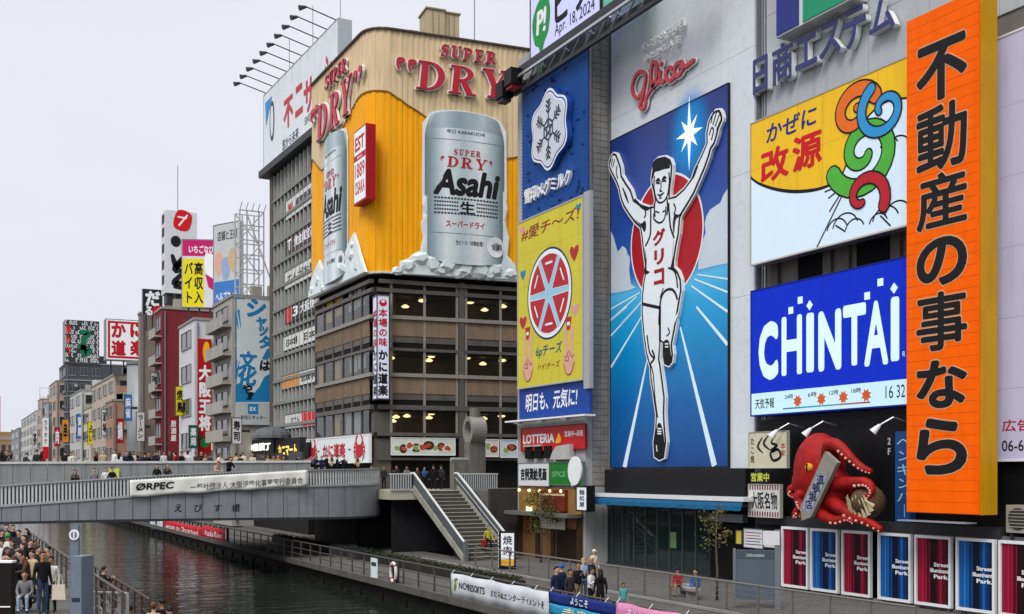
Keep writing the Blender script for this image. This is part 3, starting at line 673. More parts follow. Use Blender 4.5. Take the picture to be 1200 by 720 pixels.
for hx in ((60, 385, 70, 345), (70, 395, 82, 350), (52, 375, 60, 345)): ink(P1((hx[0], hx[1]), (hx[2], hx[3])), .055)
ink(P1((95, 390), (92, 430), (100, 460)), .06)
for ch, (x0, y0, x1, y1) in zip('グリコ', ((314, 258, 388, 140), (322, 372, 380, 262), (320, 495, 382, 380))):
    a = gs.face.uv(710 + x0 / 5.14, 240 + y0 / 5.14); b = gs.face.uv(710 + x1 / 5.14, 240 + y1 / 5.14)
    txt(ch, fig, (a[0], a[1], b[0], b[1]), M('print_shirt_red', '#a3141e', .5), FZ + .02, .045, name='character')
# raised lettering over the screen
G8 = lambda *q: [(730 + x / 9, 60 + y / 9) for x, y in q]
sg = Board('script_sign', 'raised red script lettering on the grey wall above the runner billboard', 'sign', fx(XG - .05, 742, 130))
def script(name, wd, n0, n1, mat):
    q = MB()
    for j, s in enumerate((G8((268, 268), (238, 225), (190, 232), (150, 290), (126, 380), (138, 465), (180, 500), (222, 455), (250, 390), (268, 300)), G8((268, 300), (248, 420), (228, 510), (206, 585), (232, 615), (264, 575), (272, 500), (310, 430), (360, 350), (388, 250), (386, 160), (362, 122), (336, 150), (322, 260), (330, 350), (350, 372), (395, 340), (420, 300)),
              G8((425, 225), (418, 300), (430, 335), (462, 318)), G8((545, 195), (516, 180), (486, 235), (490, 300), (525, 318), (570, 280)), G8((640, 122), (596, 145), (572, 215), (590, 268), (632, 245), (662, 185), (650, 130), (640, 122)), G8((655, 165), (700, 165), (740, 130), (775, 105)))):
        q.stroke(sg.p(*s), wd, n0, n1 + .003 * j)
    e = sg.p(*G8((432, 142)))[0]; q.prism(ell(e[0], e[1], wd * .6, wd * .6, 14), n0, n1)
    return q.obj(name, mat, sg.root)
script('letter_rim', .40, .05, .10, WHITE); script('lettering', .22, .13, .22, M('script_red', '#c2283a', .35, .06, 1, spec=.5))
sl2 = Board('slogan_sign', 'two rows of small raised white letters above the red script', 'sign', fx(XG - .05, 752, 72))
for s, q_ in (('すこやかな毎日', (780, 42, 52, 9.5)), ('ゆたかな人生', (779.5, 58.5, 43, 9.5))): txt(s, sl2.root, sl2.c(*q_), M('letter_bright_white', '#f4f5f6', .4, .02), .12, .03, .12)

# ---- narrow poster building: blue louvres with crest, yellow poster, blue board, burger sign, small shop below
ztop = on_x(613, 100, XS).z + 1.9
SB = body('poster_building', 'narrow grey building covered with stacked advertising boards', XS + .05, 52, YS0, YS1, 0, ztop, M('wall_stucco_grey', '#a3a4a2', .8, .08, .8, bump=.1, streak=.25, axis=2))
q = MB(); r2 = random.Random(5); zz = 4.6
while zz < ztop - .5:                          # tile-clad strip on the side wall
    x = .45
    while x < 1.55:
        q.box((x + .012, -.05 - r2.uniform(0, .012), zz + .012), (min(x + .55, 1.58) - .012, -.0, zz + .36)); x += .55
    zz += .375
tag(q.obj('tiles', M('wall_tile_grey', '#8c8a86', .6, .18, 1.2, streak=.3, axis=2), SB), kind='stuff')
MB().tube([(1.75, -.12, .5), (1.75, -.12, ztop)], .07, 8).obj('downpipe', STEEL, SB)
bb = Board('crest_board', 'blue louvred wall sign with a white snowflake crest and white lettering', 'billboard', fx(XS, 613, 264))
w0 = bb.face.uv(690.5, 200)[0]; h0 = bb.face.uv(613, 102)[1]
q = MB(); k = int(h0 / .22); BLUE_ = M('louvre_blue', '#3a70bd', .45, .1, .7, streak=.2)
for i in range(k):
    v = i * h0 / k; q.face([(0, v, .02), (w0, v, .02), (w0, v + h0 / k * .8, .12), (0, v + h0 / k * .8, .12)]); q.face([(0, v + h0 / k * .8, .12), (w0, v + h0 / k * .8, .12), (w0, v + h0 / k, .02), (0, v + h0 / k, .02)])
q.face([(0, 0, 0), (0, h0, 0), (w0, h0, 0), (w0, 0, 0)]); tag(q.obj('louvres', BLUE_, bb.root), kind='stuff')
r2 = random.Random(9); q = MB()
for i in range(60): u, v = r2.uniform(.1, w0 - .4), r2.uniform(.1, h0 - .3); q.box((u, v, .121), (u + r2.uniform(.15, .35), v + .1, .16))
tag(q.obj('clips', M('clip_navy', '#16264f', .6), bb.root), kind='stuff')
cc = Face(bb.face.o + bb.face.n * .4, (0, -1)).uv(645, 152); e1 = bb.face.uv(623, 165)[0]; e2 = bb.face.uv(667, 140)[0]; rx = .93 * (e2 - e1) / 2; ry = .95 * (bb.face.uv(644, 103)[1] - bb.face.uv(644, 202)[1]) / 2
def crest(f): return [(cc[0] + rx * f * (1 + .09 * math.cos(6 * (t - R(90)))) * math.cos(t) * 1.02, cc[1] + ry * f * (.93 + .075 * math.cos(6 * (t - R(90)))) * math.sin(t)) for t in [2 * math.pi * i / 96 for i in range(96)]]
cr = MB().prism(crest(1.0), .13, .5).obj('crest', M('crest_blue_side', '#234b96', .45), bb.root)
MB().prism(crest(1.0), .501, .515).obj('crest_rim', WHITE, cr); MB().prism(crest(.94), .517, .525).obj('crest_band', M('crest_blue_side'), cr); MB().prism(crest(.9), .527, .535).obj('crest_rim', WHITE, cr); MB().prism(crest(.86), .537, .545).obj('crest_field', M('crest_silver', '#c9d0d8', .4, .05), cr)
q = MB()
for i in range(6):
    a = R(90 + 60 * i); d = Vector((math.cos(a), math.sin(a))); n = Vector((-d.y, d.x)); S = lambda x, y: (cc[0] + (d.x * x + n.x * y) * rx * .8, cc[1] + (d.y * x + n.y * y) * ry * .8)
    for j, (p_, q_) in enumerate((((.34, 0), (.9, 0)), ((.5, 0), (.62, .14)), ((.5, 0), (.62, -.14)), ((.64, 0), (.78, .16)), ((.64, 0), (.78, -.16)), ((.78, 0), (.9, .12)), ((.78, 0), (.9, -.12)), ((.34, 0), (.17, .2945)))): q.stroke([S(*p_), S(*q_)], .11, .548, .556 + j * .001, smooth=False)
for i in range(5):
    a, b = R(90 + 144 * i), R(90 + 144 * (i + 1)); q.stroke([(cc[0] + rx * .24 * math.cos(a), cc[1] + ry * .24 * math.sin(a)), (cc[0] + rx * .24 * math.cos(b), cc[1] + ry * .24 * math.sin(b))], .08, .548, .568 + i * .001, smooth=False)
q.obj('snowflake', M('print_slate', '#2c3444', .5), cr)
txt('雪印メグミルク', bb.root, bb.c(646.5, 219.5, 54, 18), WHITE, .13, .02, .2)

yp = Board('cheese_poster', 'yellow poster of a six-piece round cheese box and two hands making V signs', 'poster', fx(XS - .3, 607.2, 455))
w1 = yp.face.uv(682.5, 350)[0]; h1 = yp.face.uv(607.2, 262.8)[1]
yp.panel('board', w1, h1, .25, M('poster_yellow', '#cfc43a', .5, .07, .5, streak=.14), n0=-.25, frame=M('poster_frame', '#a9aaa8', .5), fw=.09)
MB().box((w1 + .1, -.6, -.28), (w1 + .75, h1 + .2, -.02)).obj('side_strip', M('poster_side', '#a6a8a8', .6, .06), yp.root)
Z9 = lambda *q: [(590 + x / 7.2, 210 + y / 7.2) for x, y in q]
txt('#愛チ～ズ!', yp.root, yp.b(611, 284, 678, 262)[:2] + (yp.face.uv(679, 262)[0], yp.face.uv(645, 255)[1]), M('print_brown_red', '#8e2a22', .6), .01, .012, shear=.12)
wc = yp.face.uv(643.5, 344); wx = (yp.face.uv(670, 330)[0] - yp.face.uv(617.5, 350)[0]) / 2; wy = (yp.face.uv(643, 290)[1] - yp.face.uv(643, 398)[1]) / 2
for f, mt, nm, z in ((1, NAVY, 'wheel_rim', .004), (.955, PAPER, 'wheel_ring', .008), (.88, M('print_sky', '#9cc8e0', .5), 'wheel_field', .012)):
    MB().prism(ell(wc[0], wc[1], wx * f, wy * f, 48), .001, z + .002).obj(nm, mt, yp.root)
for i in range(6):
    a = 90 + 60 * i; g = 25.5
    pts = [(wc[0] + wx * .17 * math.cos(R(a)), wc[1] + wy * .17 * math.sin(R(a)))] + [(wc[0] + wx * .86 * math.cos(R(a + t)), wc[1] + wy * .86 * math.sin(R(a + t))) for t in (-g, -g / 2, 0, g / 2, g)]
    MB().prism(inset(pts, -.06), .003, .018).obj('wedge_rim', PAPER, yp.root); MB().prism(pts, .004, .022).obj('wedge', M('print_cheese_red', '#b3282f', .5), yp.root)
    MB().stroke([(wc[0] + wx * .68 * math.cos(R(a - 12)), wc[1] + wy * .68 * math.sin(R(a - 12))), (wc[0] + wx * .68 * math.cos(R(a + 12)), wc[1] + wy * .68 * math.sin(R(a + 12)))], .13, .023, .026).obj('wedge_label', PAPER, yp.root)
txt('6pチーズ', yp.root, (yp.face.uv(628, 0)[0], yp.face.uv(645, 418)[1], yp.face.uv(659, 0)[0], yp.face.uv(645, 402)[1]), M('print_teal', '#1d5a74', .6), .01, .02, shear=.1)
txt('ハイ!チーズ', yp.root, (yp.face.uv(630, 0)[0], yp.face.uv(645, 432)[1], yp.face.uv(656, 0)[0], yp.face.uv(645, 424)[1]), M('print_brown_red'), .01, .012, shear=.1)
SK = M('print_peach', '#dba791', .55, .05)
for (hx, hy, mir) in ((619, 430, 1), (667, 421, 1)):       # hands with two raised fingers holding a wedge
    pu, pv = yp.face.uv(hx, hy); E_ = 1.0
    hand = MB()
    hand.prism(smooth_closed([(pu - .62, pv + .35), (pu - .66, pv - .25), (pu - .3, pv - .85), (pu + .25, pv - .85), (pu + .6, pv - .3), (pu + .58, pv + .35), (pu, pv + .55)], 4), .004, .016)
    for k_, (f0, f1, wd) in enumerate((((-.3, .3), (-.42, 1.75), .34), ((.25, .3), (.32, 1.8), .34))): hand.stroke([(pu + f0[0], pv + f0[1]), (pu + f1[0], pv + f1[1])], wd, .004, .018 + .002 * k_, smooth=False)
    ho = hand.obj('hand_print', SK, yp.root); ln = MB()
    for k_, q in enumerate((((-.05, .5), (-.25, .15), (-.5, .2)), ((.1, .45), (.3, .1), (.52, .2)), ((-.5, .0), (-.1, -.1), (-.05, .2)), ((-.62, -.2), (-.3, -.84), (.25, -.84), (.6, -.25)))): ln.stroke([(pu + a, pv + b) for a, b in q], .05, .024, .026 + .001 * k_)
    ln.obj('hand_line', M('print_brown_red'), ho)
    MB().prism([(pu - .25, pv + 1.75), (pu + .12, pv + 1.75), (pu + .28, pv + 2.5), (pu - .38, pv + 2.5)], .004, .022).obj('wedge', M('print_cheese_red'), ho)
    MB().box((pu - .2, pv + 2.0, .023), (pu + .1, pv + 2.2, .025)).obj('wedge_label', PAPER, ho)
def heart(x, y, s, mat):
    u, v = yp.face.uv(x, y); MB().prism([(u + s * .95 * math.sin(t) ** 3, v + s * (.8 * math.cos(t) - .35 * math.cos(2 * t) - .13 * math.cos(3 * t))) for t in [2 * math.pi * i / 28 for i in range(28)]], .002, .008).obj('heart', mat, yp.root)
heart(673, 296, .55, M('print_cheese_red')); heart(613, 378, .5, M('print_cheese_red')); heart(674, 363, .45, M('print_pink', '#d79a98', .6)); heart(613, 322, .38, M('print_blue', '#2a7fae', .6)); heart(678, 243, .3, M('print_blue')); heart(612, 270, .35, M('print_pink'))

ub = Board('slogan_board', 'deep blue board with white brush lettering below the yellow poster', 'sign', fx(XS - .12, 608.5, 491.5))
w2 = ub.face.uv(691.5, 470)[0]; h2 = ub.face.uv(608.5, 456)[1]
ub.panel('board', w2, h2, .1, M('board_blue', '#0b3d93', .45, .06, .5), n0=-.1)
txt('明日も、元気に!', ub.root, (w2 * .1, h2 * .2, w2 * .84, h2 * .8), PAPER, .01, .02, shear=.15, slope=.01)
LB = thing('light_trough', 'thin white lamp trough running under the blue slogan board', 'light fixture', Face(ub.face.pt(-.6, -.22, 0), (0, -1)))
MB().box((0, 0, 0), (w2 + 1.2, .1, .75)).obj('trough', WHITE, LB)
for i in range(3): MB().box((1 + i * 3, -.12, .3), (1.7 + i * 3, -.002, .6)).obj('lamp', SILVER, LB)

rs = Board('burger_sign', 'red fascia sign with white capitals and a yellow mark', 'sign', fx(XS - .1, 611, 528.5))
w3 = rs.face.uv(686, 515)[0]; h3 = rs.face.uv(611, 503)[1]
rs.panel('board', w3, h3, .1, M('board_red', '#c1161c', .4, .05, .6), n0=-.1, frame=M('frame_dark_red', '#7c1014', .5), fw=.05)
txt('LOTTERIA', rs.root, (.25, h3 * .3, w3 * .54, h3 * .72), WHITE, .01, .035)
MB().prism(smooth_closed([(w3 * .56, h3 * .28), (w3 * .63, h3 * .3), (w3 * .645, h3 * .45), (w3 * .61, h3 * .72), (w3 * .585, h3 * .5)], 3), .001, .02).obj('mark', M('print_amber', '#f0b323', .5), rs.root)
txt('営業中~深夜', rs.root, (w3 * .7, h3 * .52, w3 * .97, h3 * .78), PAPER, .01, .02)
dk = thing('duct_hood', 'pale sheet-metal duct hood and grilles under the red fascia sign', 'duct', Face((XS - .02, YS1 - .8, on_x(640, 541, XS).z), (0, -1)))
MB().prism([(4.2, .1), (6.6, .1), (6.6, 1.0), (5.0, .9), (4.5, .55)], .0, .35).obj('hood', M('duct_white', '#b5b5b1', .5, .1, 1.5, streak=.2), dk)
for i in range(3):
    g = MB().box((.6 + i * 1.25, .2, .0), (1.5 + i * 1.25, .95, .15)).obj('grille', DARK, dk)
    if i < 2: MB().box((.55 + i * 1.25, .95, 0), (1.55 + i * 1.25, 1.05, .25)).obj('hood_lip', M('duct_white'), g)
for nm, lab, x0, x1, y0, y1, mt, tx, tm, bd in (('white_shop_sign', 'white sign with bold black characters above the small restaurant', 607.5, 643.5, 569, 543.5, M('board_white', '#d3d4d8', .5, .05), '吉例漬給見画', INK, .045), ('green_shop_sign', 'green sign with a white oval beside the white character sign', 644.2, 683, 568, 542.5, M('board_green', '#15751f', .45, .06), None, None, 0)):
    s = Board(nm, lab, 'sign', fx(XS - .2, x0, y0)); w_ = s.face.uv(x1, y0)[0]; h_ = s.face.uv(x0, y1)[1]
    s.panel('board', w_, h_, .15, mt, n0=-.15, frame=STEEL, fw=.04)
    if tx: txt(tx, s.root, (w_ * .08, h_ * .22, w_ * .92, h_ * .8), tm, .01, bd)
    else:
        MB().prism(ell(w_ * .8, h_ * .62, .75, .85, 28), .005, .12).obj('oval', WHITE, s.root); MB().prism(ell(w_ * .72, h_ * .13, .22, .26, 16), .005, .06).obj('dot', WHITE, s.root)
        txt('SPICE', s.root, (w_ * .08, h_ * .35, w_ * .5, h_ * .6), M('print_pale_green', '#6fae74', .6), .01, .02)
# small restaurant at the foot
sh = thing('small_restaurant', 'little wood-fronted restaurant with short white curtain and warm lamps', 'shopfront', Face((XS - .02, YS1 - .4, 0), (0, -1))); sw = YS1 - YS0 - .6
z2 = on_x(640, 571, XS).z; z3 = on_x(640, 600, XS).z
MB().box((0, z3, 0), (sw, z2, .06)).obj('upper_panel', M('timber_ochre', '#8d6b3a', .6, .2, 1.5), sh)
MB().box((sw * .42, z3 + .1, .061), (sw * .8, z2 - .15, .3)).obj('painting', M('mural_rust', '#6b2a17', .6, .5, 1.6), sh)
MB().box((sw * .42, z2 - .5, .301), (sw * .8, z2 - .38, .31)).obj('painting_band', M('mural_cream', '#d8b98c', .6), sh)
MB().box((-.1, z3 - .22, 0), (sw + .1, z3 - .002, 1.1)).obj('canopy', M('canopy_grey', '#65625d', .7, .1), sh)
MB().box((0, 0, 0), (sw, z3 - .222, .02)).obj('inner_wall', M('timber_tan', '#7c5c38', .65, .25, 1.0), sh)
for i, (a, b) in enumerate(((.0, .06), (.3, .36), (.55, .6), (.94, 1))): MB().box((sw * a, 0, .021), (sw * b, z3 - .22, .14)).obj('post', M('timber_dark', '#3d2a1c', .6, .2, 2), sh)
MB().box((sw * .62, .02, .022), (sw * .92, 2.0, .05)).obj('door', M('door_dark', '#241a14', .5, .2), sh)
MB().box((sw * .4, z3 - 1.0, .16), (sw * .78, z3 - .3, .18)).obj('curtain', M('noren_white', '#c9c4b8', .8, .08), sh)
MB().box((sw * .14, 1.6, .05), (sw * .24, 2.6, .12)).obj('menu_board', M('menu_red_brown', '#7d2f1f', .6, .4, 3), sh)
LAMP = M('lamp_warm', (1, .72, .38), emit=2.2, var=0)
for i in range(5): MB().ball((sw * (.07 + i * .17), z2 - .22, .32), .1, 8, 5).obj('lamp', LAMP, sh)
MB().box((sw * .17, 2.75, .06), (sw * .23, 3.2, .25)).obj('lantern', M('lantern_paper', (1, .75, .5), emit=.9, var=.1), sh)
vs = Board('upright_shop_sign', 'small white upright lightbox in a black frame beside the restaurant', 'sign', fx(XS - .75, 676, 597.5)); vw = vs.face.uv(687.5, 590)[0]; vh = vs.face.uv(676, 571)[1]
vs.panel('box', vw, vh, .5, M('lightbox_white', '#dfe3e6', .5, .04, emit=.15), n0=-.5, frame=BLACK, fw=.09); vtxt('麺処屋', vs.root, (vw * .25, .15, vw * .8, vh - .12), M('print_slate'), .01, .02)

# ---- beams and lamps between the poster building and the screens above it
XB = XS - .55; bz0 = on_x(622, 72, XB).z
TB = thing('sign_gantry', 'black steel gantry with floodlights running under the top screens', 'gantry', Face((XB, on_x(604, 90, XB).y, bz0 - 1.6), (0, -1))); tw = on_x(604, 90, XB).y - 43.5
for v, n, s in ((1.2, .0, .42), (.4, -.3, .34), (.75, .45, .16), (.0, .1, .22)): MB().box((0, v, n - s / 2), (tw, v + s, n + s / 2)).obj('beam', DSTEEL if s != .16 else SILVER, TB)
for i in range(14): MB().bar((i * tw / 14, .2, 0), ((i + 1) * tw / 14, 1.3, 0), .08).obj('brace', STEEL, TB)
for i in range(7): MB().bar((1 + i * tw / 7, .6, -.6), (1 + i * tw / 7, .9, .5), .09).obj('bracket', SILVER, TB)
for i, (u, v) in enumerate(((-.9, -.1), (.35, .35))):
    fl = MB().box((u, v, .2), (u + 1.0, v + 1.0, 1.0)).obj('floodlight', BLACK, TB); MB().box((u + .1, v - .25, .3), (u + .9, v - .002, .9)).obj('visor', M('floodlight_red', '#7a1a1c', .5) if i else DSTEEL, fl)
for nm, lab, x0, x1, kind in (('top_screen', 'pale lilac screen with green balloon mark and a date under the picture top', 622, 703, 0), ('top_screen', 'teal green screen at the picture top, right of the lilac one', 707, 745, 1)):
    s = Board(nm, lab, 'screen', Face((XB, on_x(x0, 72, XB).y, bz0), (0, -1))); w_ = s.face.uv(x1, 20)[0]
    s.panel('screen', w_, 9.5, .3, M('screen_lilac', '#c3c5f2', .4, .04, .4, emit=.22) if kind == 0 else M('screen_teal', '#63ac8f', .4, .08, .4, emit=.15), n0=-.3, frame=DSTEEL, fw=.1)
    if kind == 0:
        cu_, cv_ = s.face.uv(634, 32); GRN = M('print_green', '#12883a', .5, .04, emit=.08)
        MB().prism(smooth_closed([(cu_ - 1.1, cv_ + .6), (cu_ - .8, cv_ - .8), (cu_ - .2, cv_ - 1.3), (cu_ + .05, cv_ - 2.9), (cu_ + .3, cv_ - 1.3), (cu_ + .95, cv_ - .5), (cu_ + 1.15, cv_ + .8), (cu_ + .6, cv_ + 1.8), (cu_ - .4, cv_ + 1.6)], 5), .001, .012).obj('balloon', GRN, s.root)
        txt('P!', s.root, (cu_ - .6, cv_ - .5, cu_ + .7, cv_ + 1.1), PAPER, .016, .05, shear=.1)
        a = s.face.uv(650, 29); b = s.face.uv(690, 5)
        txt('ピッ', s.root, (a[0], a[1] - .2, b[0] - .1, a[1] + 2.3), INK, .01, .03); a = s.face.uv(650, 44); b = s.face.uv(697, 22)
        dx_ = (b[0] - a[0]); txt('Apr. 18,', s.root, (a[0], a[1] - .15, a[0] + dx_ * .57, a[1] + .75), M('print_slate'), .01, .01); txt('2024', s.root, (a[0] + dx_ * .63, a[1] + .0, b[0], a[1] + .7), M('print_slate'), .01, .01)
        txt('イベント', s.root, (.1, cv_ + 2.0 - .0, 1.9, cv_ + 3.1), M('print_magenta', '#c2306f', .5), .01, .04)

# ---- near office building and its signs
YA1 = YG0 - .05
OB = body('office_building', 'near office building behind the yellow, blue and orange advertising boards', XA, 60, 8, YA1, 0, 46, M('wall_tile_taupe', '#6f6a66', .8, .12, .6, streak=.3, axis=2))
of = Face((XA, YA1, 0), (0, -1))
wt = M('wall_panel_light', '#aeb3b6', .55, .06, .8, streak=.15); zk = on_x(890, 141, XA).z
for r_ in range(7):
    for c_ in range(5): on_face(MB().box((.45 + c_ * 3.3, zk + r_ * 2.4 + .01, 0), (.45 + (c_ + 1) * 3.3 - .02, zk + (r_ + 1) * 2.4 - .01, .06)).obj('panel', wt, OB), of, OB)
for u in (.12, .3): on_face(MB().box((u, 6, .0), (u + .07, 44, .09)).obj('downpipe', SILVER, OB), of, OB)
zg = on_x(900, 320, XA).z
for c_, (a, b) in enumerate(((2.6, 4.2), (6.3, 8.2))): on_face(MB().box((a, zg - 3.2, .005), (b, zg + 2.8, .03)).obj('opening', DARK, OB), of, OB)
for a in (.9, 4.4, 5.5, 8.4): on_face(MB().box((a, zg - 3, .0), (a + .5, zg + 3, .2)).obj('pilaster', M('pilaster_taupe', '#5a544f', .8, .15, 1), OB), of, OB)
ns_ = Board('estate_lettering', 'row of large raised navy characters on the light panelled wall', 'sign', fx(XA - .1, 889, 112)); NB = M('letter_navy', '#1d2668', .35, .06, 1, spec=.5)
for ch, q_ in zip('日商エステム', ((898, 89, 17, 41), (924, 75, 24, 46), (952, 62, 25, 36), (980, 47, 25, 40), (1008.5, 34, 27, 46), (1041, 20, 30, 38))):
    txt(ch, ns_.root, ns_.c(*q_), WHITE, .05, .02, .3, name='letter_side'); txt(ch, ns_.root, ns_.c(*q_), NB, .356, .018, .03, name='character')
bx = Board('twocolour_box_sign', 'navy and green box sign projecting at the top above the navy characters', 'sign', fx(XA - .9, 909, 45)); bw = bx.face.uv(1000, 20)[0]
MB().box((0, 0, -.8), (bw, 9, -.02)).obj('box', M('box_white', '#c9cccd', .5), bx.root)
u1 = bx.face.uv(936, 20)[0]; MB().box((.06, .08, -.019), (u1, 8.9, .02)).obj('navy_field', M('field_navy', '#27347f', .4, .05), bx.root); MB().box((u1 + .28, .08, -.019), (bw - .06, 8.9, .02)).obj('green_field', M('field_green', '#17916a', .4, .05), bx.root)

XK = XA - 1.0
kb = Board('yellow_billboard', 'yellow and pale blue billboard with navy and red characters beside the orange sign', 'billboard', fx(XK, 880.2, 311)); kw = kb.face.uv(1064, 200)[0]; kh = kb.face.uv(880.2, 146)[1]
kb.panel('board', kw, kh, .6, M('board_sun_yellow', '#e8b81f', .5, .06, .4, emit=.1, streak=.12), n0=-.6, frame=SILVER, fw=.05)
kk = lambda *q: [(860 + x / 3.6, 120 + y / 3.6) for x, y in q]; PB = M('print_pale_blue', '#cfe3f2', .45, .03, .4, emit=.15)
bd = smooth_open(kk((70, 318), (110, 345), (180, 368), (260, 377), (340, 370), (400, 352), (450, 325)), 6); lo = kb.p(*bd)
rb = smooth_open(kk((450, 325), (480, 250), (520, 150), (560, 70), (610, 20), (660, -8), (735, -18)), 6); ro = kb.p(*rb)
cl_ = lambda p: [(min(max(u, .03), kw - .03), min(max(v, .03), kh - .03)) for u, v in p]
MB().prism(cl_(lo + ro + [(kw, .0), (0, 0)]), .001, .006).obj('cloud_field', PB, kb.root)
MB().stroke(cl_(lo), [.09 + .07 * math.sin(math.pi * i / (len(lo) - 1)) for i in range(len(lo))], .007, .012, smooth=False).obj('ink_line', INK, kb.root)
MB().stroke(cl_(ro), .09, .007, .013, smooth=False).obj('ink_line', INK, kb.root)
def swirl(x, y, r0, turns, a0, mt, wd, k):          # plain wind swirls in the board's colours
    c0 = kb.face.uv(x, y); m_px = abs(kb.face.uv(x + 1, y)[0] - c0[0]); n_ = int(26 * turns); pts = []
    for i in range(n_ + 1): t = i / n_; a = R(a0 + 360 * turns * t); r_ = r0 * m_px * (1 - .82 * t); pts.append((c0[0] + r_ * 1.15 * math.cos(a), c0[1] + r_ * math.sin(a)))
    w1_ = [wd * (1 - .5 * i / n_) for i in range(n_ + 1)]
    MB().stroke(cl_(pts), [x + .16 for x in w1_], .014 + k * .008, .016 + k * .008, smooth=False).obj('swirl_edge', INK, kb.root); MB().stroke(cl_(pts), w1_, .0165 + k * .008, .019 + k * .008, smooth=False).obj('swirl', mt, kb.root)
swirl(1012, 178, 34, 1.35, 200, M('swirl_green', '#4fae3c', .5, .06, emit=.06), .75, 0); swirl(1002, 132, 22, 1.1, 20, M('swirl_orange', '#e06a1d', .5, .06, emit=.06), .62, 1); swirl(1036, 128, 26, 1.2, 120, M('ribbon_blue', '#2f93cf', .5, .05, emit=.05), .45, 2); swirl(1012, 232, 24, .8, 330, M('swirl_red', '#b81f2c', .5, .06, emit=.05), .5, 3)
for i, (a, b) in enumerate((((455, 350), (385, 378)), ((460, 358), (400, 405)), ((464, 365), (405, 460)), ((468, 372), (352, 610)), ((430, 520), (470, 545)), ((620, 480), (660, 520)))): MB().stroke(kb.p(*kk(a, b)), .07, .007, .014 + .001 * i, smooth=False).obj('ink_line', INK, kb.root)
for cxy, rr in (((470, 535), 42), ((435, 545), 34), ((510, 540), 30), ((640, 505), 40), ((690, 480), 38), ((610, 515), 28), ((690, 210), 40), ((655, 190), 26)):   # cloud puffs drawn as arcs
    c0 = kb.p(*kk(cxy))[0]; MB().stroke(cl_(ell(c0[0], c0[1], rr * .018, rr * .016, 14, 20, 165)), .07, .007, .0125 + rr * 1e-5, smooth=False).obj('ink_line', INK, kb.root)
txt('かぜに', kb.root, (kb.face.uv(898, 160)[0], kb.face.uv(925, 158)[1], kb.face.uv(957, 140)[0], kb.face.uv(925, 136)[1]), M('print_navy', '#1f2f79', .5), .01, .02, shear=.1)
for ch, q_ in zip('改源', ((908, 192, 33, 39), (946, 177, 35, 42))): txt(ch, kb.root, kb.c(*q_), M('print_scarlet', '#cc1420', .5), .012, .03, name='character')

ch_ = Board('blue_billboard', 'bright blue illuminated board with tall pale capitals and a weather strip', 'billboard', fx(XK, 880.5, 487.5)); cw = ch_.face.uv(1064, 400)[0]; chh = ch_.face.uv(880.5, 342)[1]
ch_.panel('board', cw, chh, .6, M('board_cobalt', '#1230c0', .6, .04, .4, emit=.15, spec=.08, streak=.1), n0=-.6, frame=M('frame_blue', '#14267e', .5), fw=.04)
PL = M('print_ice', '#cfeaf6', .45, .02, emit=.25); hs_ = ch_.face.uv(880.5, 462)[1]
MB().box((.03, .03, .0), (cw - .03, hs_, .012)).obj('weather_strip', M('strip_ice', '#c3e6f2', .45, .03, emit=.2), ch_.root)
lets = (('C', 889, 447, 912, 375), ('H', 916, 441, 940, 368), ('I', 945, 437, 954, 366), ('N', 959, 436, 986, 361), ('T', 988, 430, 1015, 354), ('A', 1013, 430, 1041, 350), ('I', 1044, 424, 1054, 347))
for c, x0, y0, x1, y1 in lets:
    a = ch_.face.uv(x0, y0); b = ch_.face.uv(x1, y1); txt(c, ch_.root, (a[0], a[1], b[0], b[1]), PL, .01, .05 if c in 'CN' else .03, name='character')
for (x, y, k_) in ((927, 364, 0), (938, 352, 0), (949, 358, 1), (1016.5, 347, 0), (1032, 331, 0), (1048, 338, 1)):
    u, v = ch_.face.uv(x, y); s = .155; r_ = [(-s, -s), (s, -s), (s, s), (-s, s)] if k_ == 0 else [(0, -s * 1.45), (s * 1.3, 0), (0, s * 1.45), (-s * 1.3, 0)]
    MB().prism([(u + a, v + b) for a, b in r_], .005, .02).obj('confetti', PL, ch_.root)
txt('R', ch_.root, (ch_.face.uv(1058, 417)[0], ch_.face.uv(1058, 418)[1], ch_.face.uv(1061, 417)[0], ch_.face.uv(1058, 412)[1]), PL, .01, .0)
txt('天気予報', ch_.root, (.3, hs_ * .28, 1.65, hs_ * .75), INK, .016, .015)
for i, (t_, x) in enumerate((('24時', 920), ('6時', 947), ('12時', 972), ('18時', 998))):
    u = ch_.face.uv(x, 470)[0]; txt(t_, ch_.root, (u, hs_ * .62, u + .55, hs_ * .84), INK, .016, .01); u2 = u + .85
    MB().prism([(u2 + (.30 if j % 2 else .18) * math.cos(R(j * 22.5)), hs_ * .5 + (.30 if j % 2 else .18) * math.sin(R(j * 22.5))) for j in range(16)], .013, .018).obj('sun_icon', M('print_sun', '#d9622b', .5), ch_.root)
MB().box((ch_.face.uv(918, 480)[0], hs_ * .18, .013), (ch_.face.uv(1020, 470)[0], hs_ * .24, .018)).obj('colour_bar', M('colour_bar', stops=[(0, '#202428'), (.5, '#2fb0c4'), (.75, '#c2353f'), (1, '#30202a')], axis=0, length=cw, var=0), ch_.root)
for t_, x0, x1 in (('16', 1038, 1047), ('32', 1051, 1061)): txt(t_, ch_.root, (ch_.face.uv(x0, 465)[0], hs_ * .3, ch_.face.uv(x1, 465)[0], hs_ * .8), INK, .016, .005)

